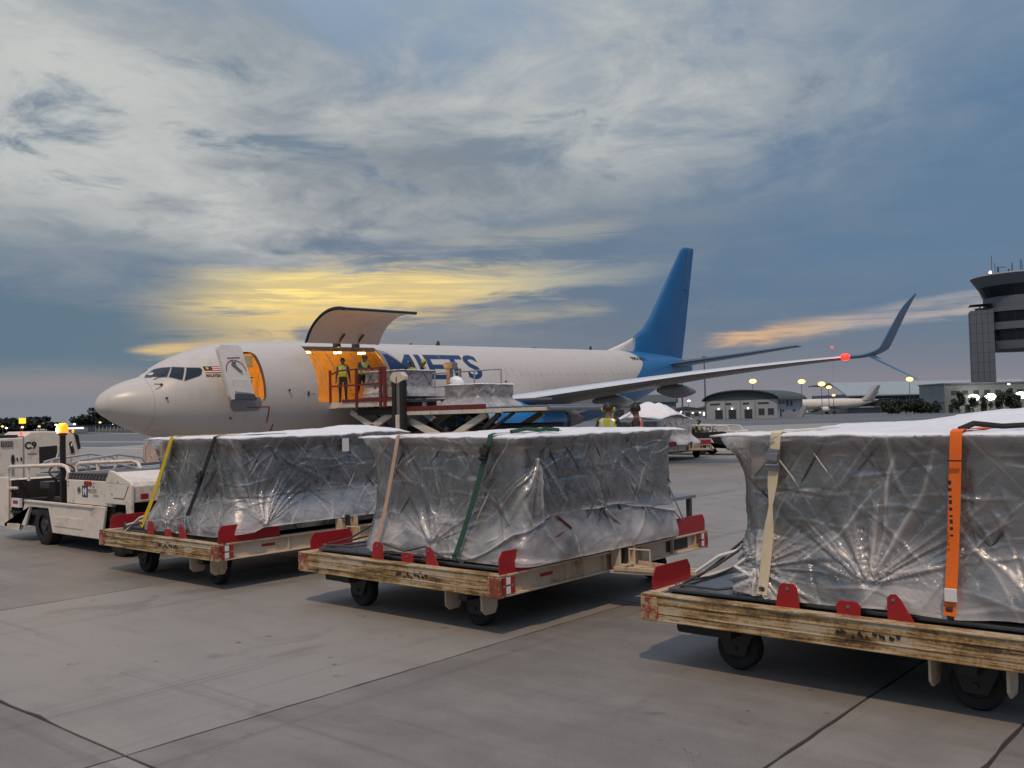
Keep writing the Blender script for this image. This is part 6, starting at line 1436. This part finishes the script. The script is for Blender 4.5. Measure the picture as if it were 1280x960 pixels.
flat_text('25', .13, lambda u, v: (.575, -.02+u, .64+v), M['redprint'], bl, bold=.006)
mb = MB(); mb.box(-17.82, -17.55, 9.648, 9.662, .56, .60); bb(mb, 'small_print', M['greyscuff'], bevel=0)
mb = MB(); mb.box(-17.42, -17.05, 9.640, 9.662, .50, .74); bb(mb, 'side_opening', M['black'], bevel=0)
for y in (-1.5, 1.4):
    for x in (.45, -.55):
        mb = MB(); mb.lathe([(.16, -.09), (.29, -.11), (.33, -.07), (.33, .07), (.29, .11), (.16, .09)], (x, y, .33), (1, 0, 0), 20); w_ = mb.build('wheel_tyre', M['rubber'], bl, True)
        mb = MB(); mb.lathe([(.02, -.06), (.17, -.08), (.17, .08), (.02, .06)], (x, y, .33), (1, 0, 0), 14); mb.build('wheel_rim', M['greyscuff'], w_, True)

st_ = thing('boarding_stairs', 'pale mobile boarding stairs standing beyond the aircraft nose', 'boarding stairs', (-33.4, 18.85, 0))
M['stairpink'] = paint('stair_paint', (.60, .50, .45), .5, dirt=.3)
A0, A1 = Vector((-.55, -.75, .35)), Vector((.30, .85, 2.95)); wv = Vector((.75, -.35, 0)).normalized()
for s in (0, 1):
    o_ = wv*(.95*s)
    mb = MB(); mb.bar(A0+o_, A1+o_, .07, .26); mb.build('stringer', M['stairpink'], st_, bevel=.01)
    mb = MB(); mb.tube([A0+o_+Vector((0, 0, .2)), A0+o_+Vector((0, 0, .95)), A1+o_+Vector((0, 0, .95)), A1+o_], .03, 8); mb.build('handrail', M['stairpink'], st_, True)
    mb = MB(); q = [A0+o_+Vector((0, 0, .12)), A1+o_+Vector((0, 0, .12)), A1+o_+Vector((0, 0, .85)), A0+o_+Vector((0, 0, .85))]; n_ = wv*.012
    mb.add([p-n_ for p in q]+[p+n_ for p in q], MB.BF)
    if s == 0: mb.build('side_panel', M['stairpink'], st_)
for i in range(11):
    p = A0+(A1-A0)*(i/10); mb = MB(); mb.bar(p+wv*.04+Vector((0, 0, .05)), p+wv*.91+Vector((0, 0, .05)), .24, .035); mb.build('stair_tread', M['steel'], st_)
mb = MB(); mb.bar(A1+wv*.1, Vector((A1.x, A1.y+.1, .3))+wv*.1, .08, .08); mb.bar(A1+wv*.85, Vector((A1.x, A1.y+.1, .3))+wv*.85, .08, .08); mb.bar(Vector((A1.x, A1.y+.1, 1.2)), Vector((A1.x, A1.y+.1, 1.2))+wv, .06, .06); mb.build('stair_frame', M['stairpink'], st_)
mb = MB(); mb.tube([A0+wv*.0+Vector((.9, .3, 1.4)), A0+Vector((1.0, .35, 1.1)), A0+Vector((.98, .35, .3))], .035, 6); mb.build('hydraulic_hose', M['black'], st_)
for p in (A0+wv*.05, A0+wv*.9, Vector((A1.x, A1.y+.1, .3))+wv*.1, Vector((A1.x, A1.y+.1, .3))+wv*.85):
    mb = MB(); c = Vector((p.x, p.y, .18)); mb.lathe([(.06, -.05), (.17, -.06), (.18, 0), (.17, .06), (.06, .05)], c, (1, 0, 0), 14); mb.build('wheel_tyre', M['rubber'], st_, True)
mb = MB(); mb.bar(Vector((A0.x, A0.y, .26))+wv*.45, Vector((A1.x, A1.y+.1, .30))+wv*.45, .9, .06); mb.build('stair_base', M['black'], st_)

# ------------------------------------------------------------------ background buildings
fl = Vector((fw.x, fw.y, 0)).normalized()
def frame_thing(name, label, cat, px, py, d, ang, group=None):
    """a building whose near corner stands at the given spot; local x runs to the left and away, local y to the right and away"""
    p = at(px, py, d); t = thing(name, label, cat, (p.x, p.y, 0), 0, group)
    ex = (-rt0*cos(R(ang)) + fl*sin(R(ang))); ey = (rt0*sin(R(ang)) + fl*cos(R(ang)))
    t.matrix_world = Matrix(((-ex.x, ey.x, 0, p.x), (-ex.y, ey.y, 0, p.y), (0, 0, 1, 0), (0, 0, 0, 1)))   # local -x runs left
    return t
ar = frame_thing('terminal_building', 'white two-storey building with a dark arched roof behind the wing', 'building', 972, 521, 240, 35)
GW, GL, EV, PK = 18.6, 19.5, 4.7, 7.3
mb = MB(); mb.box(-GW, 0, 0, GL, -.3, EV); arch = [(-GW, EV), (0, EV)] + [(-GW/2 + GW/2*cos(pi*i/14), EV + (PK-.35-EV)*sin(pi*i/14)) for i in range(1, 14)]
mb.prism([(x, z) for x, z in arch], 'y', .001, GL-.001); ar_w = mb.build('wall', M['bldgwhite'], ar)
mb = MB(); mb.prism([(x, z) for x, z in arch], 'y', -.05, -.01); mb.build('gable_shade', M['roofdark'], ar)  # dark sheet standing in for shade in the recess under the roof overhang
mb = MB(); ro, ri = [], []
for i in range(17): a = pi*i/16; ro.append((-GW/2+(GW/2+.9)*cos(a), EV-.15+(PK-EV+.15)*sin(a))); ri.append((-GW/2+(GW/2+.7)*cos(a), EV-.15+(PK-EV-.15)*sin(a)))
mb.loft([[(x, y, z) for x, z in ro] + [(x, y, z) for x, z in ri[::-1]] for y in (-.9, GL+1.2)]); mb.build('roof', M['roofdark'], ar, True, sharp=40)
for i, x in enumerate((-15.2, -11.6, -7.4)):
    mb = MB(); mb.box(x-1.0, x+1.0, -.06, .02, 0, 2.35); dd_ = mb.build('door', M['bldgdark'], ar)
    mb = MB(); mb.sphere((x, -.25, 2.55), .20, 8, 6); mb.build('door_lamp', M['lampwhite'], dd_)
for x in (-4.0, -1.6):
    mb = MB(); mb.box(x-.8, x+.8, -.06, .02, .8, 2.5); f = mb.build('window_frame', M['bldggrey'], ar)
    for k in range(2): mb = MB(); mb.box(x-.72+k*.74, x-.02+k*.74, -.08, .0, .88, 2.42); mb.build('window_pane', M['bldgdark'], f)
for x, w in ((-16.2, 2.6), (-12.6, 1.5), (-8.0, 1.6), (-3.5, 2.8)): mb = MB(); mb.box(x-w/2, x+w/2, -.08, .02, 3.6, 4.0); mb.build('window_strip', M['bldgdark'], ar)
for x in (-13.4, -9.4, -5.6): mb = MB(); mb.box(x-.1, x+.1, -.05, .02, .0, EV-.05); mb.build('pilaster', M['bldggrey'], ar)
for y, z0, z1, w in ((2.0, 3.5, 4.0, 1.6), (4.6, 3.5, 4.0, 1.6), (7.5, 3.0, 4.3, 1.5), (10.6, 3.0, 4.3, 1.5), (4.2, 1.6, 2.0, 1.6), (12.5, 1.6, 2.0, 2.2), (2.4, .4, 2.2, .9)):
    mb = MB(); mb.box(-.02, .08, y-w/2, y+w/2, z0, z1); mb.build('window', M['bldgdark'], ar)
mb = MB(); mb.prism([(13.6, 0), (18.0, 2.8), (19.3, 2.8), (19.3, 2.4), (15.2, 0)], 'x', .1, 1.5); mb.build('outside_stair', M['bldggrey'], ar)

hg_ = frame_thing('hangar', 'dark-roofed grey building half hidden behind the aircraft tail', 'building', 843, 520, 285, 12)
mb = MB(); mb.box(-32, 0, 0, 18, -.4, 5.2); mb.build('wall', M['bldggrey'], hg_)
mb = MB(); mb.prism([(-.9, 5.2), (9, 7.6), (19, 5.2), (19, 5.0), (-.9, 5.0)], 'x', -32.5, .6); mb.build('roof', M['roofdark'], hg_)
for i in range(6): mb = MB(); mb.box(-4.2-i*4.6, -1.2-i*4.6, -.06, .02, 1.0, 3.2); mb.build('window', M['bldgdark'], hg_)
mb = MB(); mb.box(-14, -2, -.1, -.02, 3.8, 4.4); mb.build('sign_band', M['bldgwhite'], hg_)

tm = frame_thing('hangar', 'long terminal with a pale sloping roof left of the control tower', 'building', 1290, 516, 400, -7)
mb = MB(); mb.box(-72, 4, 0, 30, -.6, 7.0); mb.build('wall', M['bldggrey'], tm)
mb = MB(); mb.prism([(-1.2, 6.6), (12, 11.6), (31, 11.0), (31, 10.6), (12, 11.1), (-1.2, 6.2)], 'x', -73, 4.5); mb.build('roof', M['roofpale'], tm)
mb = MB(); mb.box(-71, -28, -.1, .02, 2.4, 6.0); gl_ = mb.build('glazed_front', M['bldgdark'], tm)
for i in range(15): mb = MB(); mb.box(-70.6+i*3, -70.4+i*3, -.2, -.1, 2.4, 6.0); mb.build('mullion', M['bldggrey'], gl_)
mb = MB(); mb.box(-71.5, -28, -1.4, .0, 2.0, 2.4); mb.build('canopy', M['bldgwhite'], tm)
an = frame_thing('building', 'pale flat-roofed block with bright floodlights under the control tower', 'building', 1283, 517, 300, -4)
mb = MB(); mb.box(-23.5, 6, 0, 14, -.6, 8.0); mb.build('wall', M['bldggrey'], an)
mb = MB(); mb.box(-23.8, 6.3, -.3, 14.3, 8.0, 8.3); mb.build('parapet', M['bldggrey'], an)
for i in range(7): mb = MB(); mb.box(-21.6+i*3.2, -19.9+i*3.2, -.06, .02, 4.9, 6.1); mb.build('window', M['bldgdark'], an)
for i in range(5): mb = MB(); mb.box(-22.5+i*4.7, -21.3+i*4.7, -.06, .02, .0, 2.3); mb.build('door', M['bldgdark'], an)
sh = frame_thing('shed', 'dark low shed behind the shrubs below the tower', 'shed', 1211, 517, 292, -5)
mb = MB(); mb.box(-7, 0, 0, 5, -.5, 3.0); mb.build('wall', M['bldgdark'], sh)
mb = MB(); mb.box(-7.3, .3, -.3, 5.3, 3.0, 3.25); mb.build('roof', M['bldggrey'], sh)

# control tower
tp = at(1285, 517, 335); tw = thing('control_tower', 'grey airport control tower with dark glazed cab on a square shaft', 'control tower', (tp.x, tp.y, 0), HEAD)
mpp = 335*.876/1173.96
def zt(y): return CAMH + (504 - y)*mpp
def ringm(name, r0, y0, r1, y1, mat, n=28):
    mb = MB(); mb.lathe([(.01, zt(y0)), (r0*mpp, zt(y0)), (r1*mpp, zt(y1)), (.01, zt(y1))], (0, 0, 0), (0, 0, 1), n); return mb.build(name, mat, tw, True, sharp=25)
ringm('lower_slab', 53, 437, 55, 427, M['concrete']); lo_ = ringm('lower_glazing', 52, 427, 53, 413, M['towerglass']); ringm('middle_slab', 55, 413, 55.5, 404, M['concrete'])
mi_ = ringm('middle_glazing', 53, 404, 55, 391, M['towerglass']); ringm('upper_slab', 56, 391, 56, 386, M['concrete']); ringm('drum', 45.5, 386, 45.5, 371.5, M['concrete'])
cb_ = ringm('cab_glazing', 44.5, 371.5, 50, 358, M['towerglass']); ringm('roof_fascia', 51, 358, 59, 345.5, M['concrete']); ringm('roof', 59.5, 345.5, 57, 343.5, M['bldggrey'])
for pr_, r0, y0, r1, y1 in ((lo_, 52.2, 427, 53.2, 413), (mi_, 53.2, 404, 55.2, 391), (cb_, 44.7, 371.5, 50.2, 358)):
    for i in range(28):
        a = 2*pi*i/28; mb = MB(); mb.bar((r0*mpp*cos(a), r0*mpp*sin(a), zt(y0)), (r1*mpp*cos(a), r1*mpp*sin(a), zt(y1)), .14, .14); mb.build('mullion', M['bldgdark'], pr_)
def px_local(px): return (px-1285)*mpp
for (x0, x1) in ((1212, 1246), (1325, 1358)):
    mb = MB(); a, b_ = px_local(x0), px_local(x1); mb.prism([(a, -3), (a+5.2, -7), (b_, 1), (b_-5.2, 5)], 'z', -.5, zt(388)); sft = mb.build('shaft', M['concrete'], tw)
    for k in range(11):
        z = 3+k*3.0; mb = MB(); mb.prism([(a-.02, -3.02), (a+5.2, -7.03), (b_+.02, .98), (b_-5.2, 5.02)], 'z', z, z+.07); mb.build('panel_joint', M['bldgdark'], sft)
    for k in range(1, 4): x = a+5.2*k/4; y = -3-4*k/4; mb = MB(); mb.box(x-.04, x+.04, y-.04, y+.04, -.4, zt(388)-.1); mb.build('panel_joint', M['bldgdark'], sft)
mb = MB(); mb.tube([(px_local(1230)+20*0, -9, zt(385)+1.0)]+[(56*mpp*cos(a), 56*mpp*sin(a), zt(386)+1.0) for a in [2*pi*i/24-pi for i in range(24)]], .05, 5); mb.build('balcony_rail', M['pole'], tw)
for i, (px, y1, w) in enumerate(((1239, 320, .10), (1245, 329, .10), (1251, 333, .30), (1260, 337, .26), (1266, 330, .09), (1269, 328, .09), (1275, 325, .12), (1279, 326, .1), (1290, 322, .12), (1300, 330, .1))):
    mb = MB(); x = px_local(px); mb.cyl((x, -4+i % 3, zt(345)), (x, -4+i % 3, zt(y1)), w, 6); mb.build('antenna', M['pole'], tw)
mb = MB(); mb.bar((px_local(1251), -3, zt(334)), (px_local(1258), -3, zt(334.5)), .2, .2); mb.build('antenna_bracket', M['pole'], tw); mb = MB(); mb.box(px_local(1250), px_local(1263), -4, -2, zt(345), zt(343)); mb.build('roof_plant', M['pole'], tw)
mb = MB(); mb.cyl((px_local(1235), -5, zt(345)), (px_local(1235), -5, zt(342)), .1, 6); pl_ = mb.build('light_mast', M['pole'], tw)
mb = MB(); mb.sphere((px_local(1235), -5, zt(341.5)), .42, 8, 6); mb.build('obstruction_light', emit('tower_light', (1, .62, .42), 8), pl_)
mb = MB(); mb.box(px_local(1220), px_local(1229), -4, -2, zt(388), zt(385)); mb.cyl((px_local(1224.5), -3, zt(388)), (px_local(1224.5), -3, zt(380)), .2, 6); mb.build('roof_plant', M['bldgdark'], tw)

# parked airliner far behind
fa = at(1085, 511, 365); pa = thing('parked_airliner', 'distant parked white airliner with a dark emblem on its fin', 'aircraft', (fa.x, fa.y, 0), HEAD + R(8))
mb = MB(); mb.loft([[(x, r*cos(2*pi*k/16)*.95, zc+r*sin(2*pi*k/16)) for k in range(16)] for x, r, zc in ((-34, .05, 3.0), (-33.6, .6, 3.1), (-32, 1.4, 3.4), (-29, 1.9, 3.6), (-10, 1.95, 3.6), (-4, 1.5, 3.9), (2, .6, 4.5), (4, .2, 4.8))]); mb.build('fuselage', M['white'], pa, True)
mb = MB(); mb.loft([[(x0+(x1-x0)*xx, zz*3, z) for xx, zz in AF] for z, x0, x1 in ((4.6, -3.4, 2.6), (6.5, -.8, 3.6), (10.0, 2.6, 5.2))]); fn = mb.build('tail_fin', M['bldgwhite'], pa, True)
mb = MB(); mb.loft([[(.2, -.35, 7.0), (1.2, -.35, 8.7), (2.6, -.35, 8.6), (2.4, -.35, 7.3), (1.2, -.35, 6.2)], [(.2, -.30, 7.0), (1.2, -.30, 8.7), (2.6, -.30, 8.6), (2.4, -.30, 7.3), (1.2, -.30, 6.2)]]); mb.build('fin_emblem', M['darkblue'], fn)
mb = MB(); mb.prism([(-20, -1.5), (-13, -16), (-11.5, -16), (-12.5, -1.5)], 'z', 2.6, 2.85); mb.prism([(-20, 1.5), (-13, 16), (-11.5, 16), (-12.5, 1.5)], 'z', 2.6, 2.85); mb.prism([(.5, -.6), (4, -6), (5, -6), (3.4, -.6)], 'z', 4.9, 5.05); mb.build('wing', M['wingunder'], pa)
for y in (-5, 5): mb = MB(); mb.lathe([(.6, 0), (1.0, .3), (1.0, 2.4), (.5, 4)], (-20.5, y, 1.7), (1, 0, 0), 14); mb.build('engine_nacelle', M['white'], pa, True)
for x, y in ((-29, 0), (-14.5, -2.8), (-14.5, 2.8)):
    mb = MB(); mb.cyl((x, y, .5), (x, y, 2.6), .15, 8); mb.cyl((x, y-.4, .5), (x, y+.4, .5), .5, 12); mb.build('landing_gear', M['rubber'], pa)

ORD = ('first', 'second', 'third', 'fourth', 'fifth', 'sixth', 'seventh', 'eighth', 'ninth', 'tenth', 'eleventh', 'twelfth')

# ------------------------------------------------------------------ trees and shrubs
def crown_mesh(w, h, n, seed, leaf, lobes=6):
    rnd = random.Random(seed); mb = MB(); L = [(rnd.uniform(-.32, .32)*w, rnd.uniform(-.32, .32)*w, rnd.uniform(.17, .80)*h, rnd.uniform(.20, .34)) for _ in range(lobes)]
    for i in range(n):
        lx, ly, lz, lr = rnd.choice(L); v = Vector((rnd.gauss(0, 1), rnd.gauss(0, 1), rnd.gauss(0, 1))).normalized()*(rnd.random()**.45)
        c = Vector((lx+v.x*lr*w, ly+v.y*lr*w, max(.08*h, lz+v.z*lr*h*.8))); s = leaf*rnd.uniform(.6, 1.4)
        a = Vector((rnd.gauss(0, 1), rnd.gauss(0, 1), rnd.gauss(0, 1))).normalized(); b = a.orthogonal().normalized(); q = a.cross(b)
        mb.add([c-b*s, c+q*s*.6, c+b*s, c-q*s*.6], [(0, 1, 2, 3)])
    return mb
def tree(label, name, p, h, w, seed, leaf='leaf', n=700, group=None, trunk=True, cat='tree'):
    t = thing(name, label, cat, (p.x, p.y, -.02), random.Random(seed).uniform(0, 6), group)
    crown_mesh(w, h, n, seed, .062*max(w, h)).build('crown', M[leaf], t)
    mb = MB(); mb.tube([(0, 0, 0), (.03*w, 0, .3*h), (-.02*w, .02*w, .62*h)], [.05*h*.6, .04*h*.6, .015*h], 7)
    if trunk:
        for a in (.4, 2.4, 4.5): mb.tube([(.02*w, 0, .3*h), (.22*w*cos(a), .22*w*sin(a), .58*h)], [.02*h, .008*h], 5)
    mb.build('trunk' if cat == 'tree' else 'stem', M['bark'], t); return t
ltrees = [(6, 6, 14), (18, 5, 12), (33, 6, 13), (44, 7, 14), (60, 4, 12), (106, 6, 11), (118, 7, 12), (128, 9, 13), (139, 8.5, 14), (150, 6, 12), (160, 5, 11)]
for i, (px, h, w) in enumerate(ltrees):
    p = at(px, 538, 430+(i*37) % 60)
    tree(f'{ORD[i]} tree from the left in the dark row on the left horizon', 'tree', p, h*1.15, w, 100+i, 'leafdark', 900, 'tree row on the left horizon')
for i, (px, h, w) in enumerate(((1114, 4.6, 5.5), (1123, 5.2, 6), (1133, 5.0, 6), (1143, 4.8, 6), (1152, 4.2, 5))):
    tree(f'{ORD[i]} shrub from the left in the dense dark clump right of the distant airliner', 'shrub', at(px, 517, 283+i % 2*3), h, w, 200+i, 'leafdark', 600, 'shrub clump in front of the terminal', False, 'shrub')
for i, (px, h, w, lb) in enumerate(((1163, 4.4, 3.2, 'small loose tree just right of the shrub clump'), (1174, 4.0, 3.0, 'small thin tree between shrub clump and dark shed'), (1199, 6.4, 3.0, 'tall narrow dark tree above the dark shed'), (1216, 4.6, 3.2, 'small tree in front of the left floodlight'), (1233, 4.8, 3.2, 'small tree under the middle floodlight'), (1253, 5.6, 3.6, 'bushy tree between the middle and right floodlights'), (1272, 4.9, 3.4, 'small tree under the rightmost floodlight'), (1264, 6.6, 2.6, 'tall thin tree beside the rightmost floodlight'))):
    tree(lb, 'tree', at(px, 517, 282 + i % 3*3), h, w, 300+i, 'leaf', 520, 'small trees below the tower')

# ------------------------------------------------------------------ apron lamps and far lights
def lamp(label, px, py, d, mat, r, group, arm=True, cat='lamp', h=None):
    p = at(px, py, d); t = thing('apron_lamp', label, cat, (p.x, p.y, 0), HEAD, group)
    mb = MB(); mb.cyl((0, .3, -.2), (0, .3, p.z+.1), .13, 8, r1=.07); mb.build('pole', M['pole'], t)
    mb = MB(); mb.box(-.5, .5, -.15, .45, p.z+.14, p.z+.28); mb.build('lamp_head', M['pole'], t)
    mb = MB(); mb.sphere((0, 0, p.z), (r*1.35, r*.6, r*.8), 10, 8); mb.build('lamp_glass', mat, t, True); return t
for lb, px, py, r in (('orange-lit apron lamp above the left of the arched roof', 941, 476.6, .85), ('orange-lit apron lamp above the right of the arched roof', 1002, 477, .85), ('orange-lit apron lamp just right of the arched roof, the taller of a pair', 1027, 480, .85), ('orange-lit apron lamp just right of the arched roof, the shorter of a pair', 1036, 484, .62), ('low pale lamp beside the distant airliner', 1042, 494, .42), ('orange-lit apron lamp right under the lower winglet blade', 1137, 474, .8), ('white lamp low in the sky left of the arched building, left one', 861, 501, .40), ('white lamp low in the sky left of the arched building, right one', 888, 501, .48)):
    lamp(lb, px, py, 300, M['lampwhite'] if 'white' in lb else M['lampwarm'], r, 'apron lamps')
for lb, px, py in (('bright floodlight left of the three under the tower', 1217, 497), ('bright floodlight in the middle of the three under the tower', 1238, 496), ('bright floodlight at the right picture edge under the tower', 1276, 494)):
    lamp(lb, px, py, 288, M['lampgreen'], 1.15, 'floodlights under the tower')
for lb, px, py in (('small white lamp on the terminal roof, left of the tower shaft', 1178, 483), ('small white lamp beside the tower shaft', 1198, 482), ('small white lamp at the foot of the tower shaft', 1235, 481), ('small white lamp right of the tower shaft', 1261, 480)):
    lamp(lb, px, py, 295, M['lampwhite'], .30, 'small lamps near the tower')
for i, (px, py) in enumerate(((3, 533), (8, 535), (28, 534), (49, 533), (70, 531), (93, 530), (125, 528), (141, 531), (148, 535))):
    lamp(f'{ORD[i]} small lamp from the left above the tree row on the left horizon', px, py, 420, M['lampwhite'] if i % 3 else M['lampwarm'], .42, 'lamps on the left horizon')
for i, (px, py) in enumerate(((852, 514.5), (866, 516), (875, 515.6), (894, 515))): lamp(f'{ORD[i]} small low lamp from the left on the far apron before the arched building', px, py, 285, M['lampwhite'], .22, 'low lamps of the far apron')
for lb, px, y0, d in (('tall bare mast rising left of the arched building', 880, 447, 270), ('tall bare mast behind the outer flap fairing', 852, 470, 270)):
    p = at(px, y0, d); t = thing('mast', lb, 'mast', (p.x, p.y, 0), 0, 'bare masts'); mb = MB(); mb.cyl((0, 0, -.2), (0, 0, p.z), .26, 8, r1=.15); mb.build('mast_pole', M['pole'], t)
    mb = MB(); mb.box(-.4, .4, -.4, .4, p.z, p.z+.3); mb.build('mast_head', M['pole'], t)
p = at(1040, 434, 600); t = thing('radio_mast', 'thin far mast with a red light above the wing', 'mast', (p.x, p.y, 0))
p = at(28, 526, 420); t2_ = thing('lit_sign', 'square yellow lit sign on a post at the left horizon', 'sign', (p.x, p.y, 0), HEAD)
mb = MB(); mb.box(-1.3, 1.3, -.2, .2, p.z-1.1, p.z+1.1); mb.build('sign_face', M['signyellow'], t2_); mb = MB(); mb.cyl((0, .1, -.2), (0, .1, p.z-1.1), .15, 8); mb.build('sign_post', M['pole'], t2_)
p = at(1040, 434, 600); mb = MB(); mb.cyl((0, 0, 0), (0, 0, p.z), .09, 6); mb.build('mast_pole', M['galv'], t); mb = MB(); mb.sphere((0, 0, p.z), .8, 8, 6); mb.build('obstruction_light', M['taillight'], t)
p = at(94, 540, 410); lt = thing('far_terminal', 'long low building with a bright lit strip at the left horizon', 'building', (p.x, p.y, 0), HEAD)
mb = MB(); mb.box(-3.5, 5, 0, 6, -.5, 2.2); mb.build('wall', M['bldggrey'], lt); mb = MB(); mb.box(-3.2, 3.4, -.2, -.02, 1.15, 1.75); mb.build('lit_strip', M['windowlit'], lt); mb = MB(); mb.box(-3.8, 5.3, -.3, 6.3, 2.2, 2.5); mb.build('roof', M['bldgdark'], lt)
p = at(135, 539, 400); lt = thing('far_terminal', 'pale low colonnaded building below the distant trees', 'building', (p.x, p.y, 0), HEAD)
mb = MB(); mb.box(-5, 8, 0, 6, -.5, 2.3); mb.build('wall', M['bldggrey'], lt)
for i in range(9): mb = MB(); mb.box(-4.8+i*1.45, -4.5+i*1.45, -.5, -.02, -.4, 2.2); mb.build('column', M['bldgwhite'], lt)
mb = MB(); mb.box(-5.3, 8.3, -.8, 6.3, 2.3, 2.6); mb.build('roof', M['bldgdark'], lt)
p = at(868, 519, 330); lt = thing('far_terminal', 'low grey sheds between the hangar and the arched building', 'building', (p.x, p.y, 0), HEAD)
mb = MB(); mb.box(-7, 9, 0, 8, -.5, 3.0); mb.build('wall', M['bldggrey'], lt); mb = MB(); mb.prism([(-7.4, 3.0), (-3, 3.9), (2, 3.2), (6, 4.2), (9.4, 3.0)], 'y', -.4, 8.4); mb.build('roof', M['roofdark'], lt)
for i in range(5): mb = MB(); mb.box(-6+i*3, -4.4+i*3, -.1, .02, .6, 1.8); mb.build('window', M['windowlit'] if i in (0, 3) else M['bldgdark'], lt)
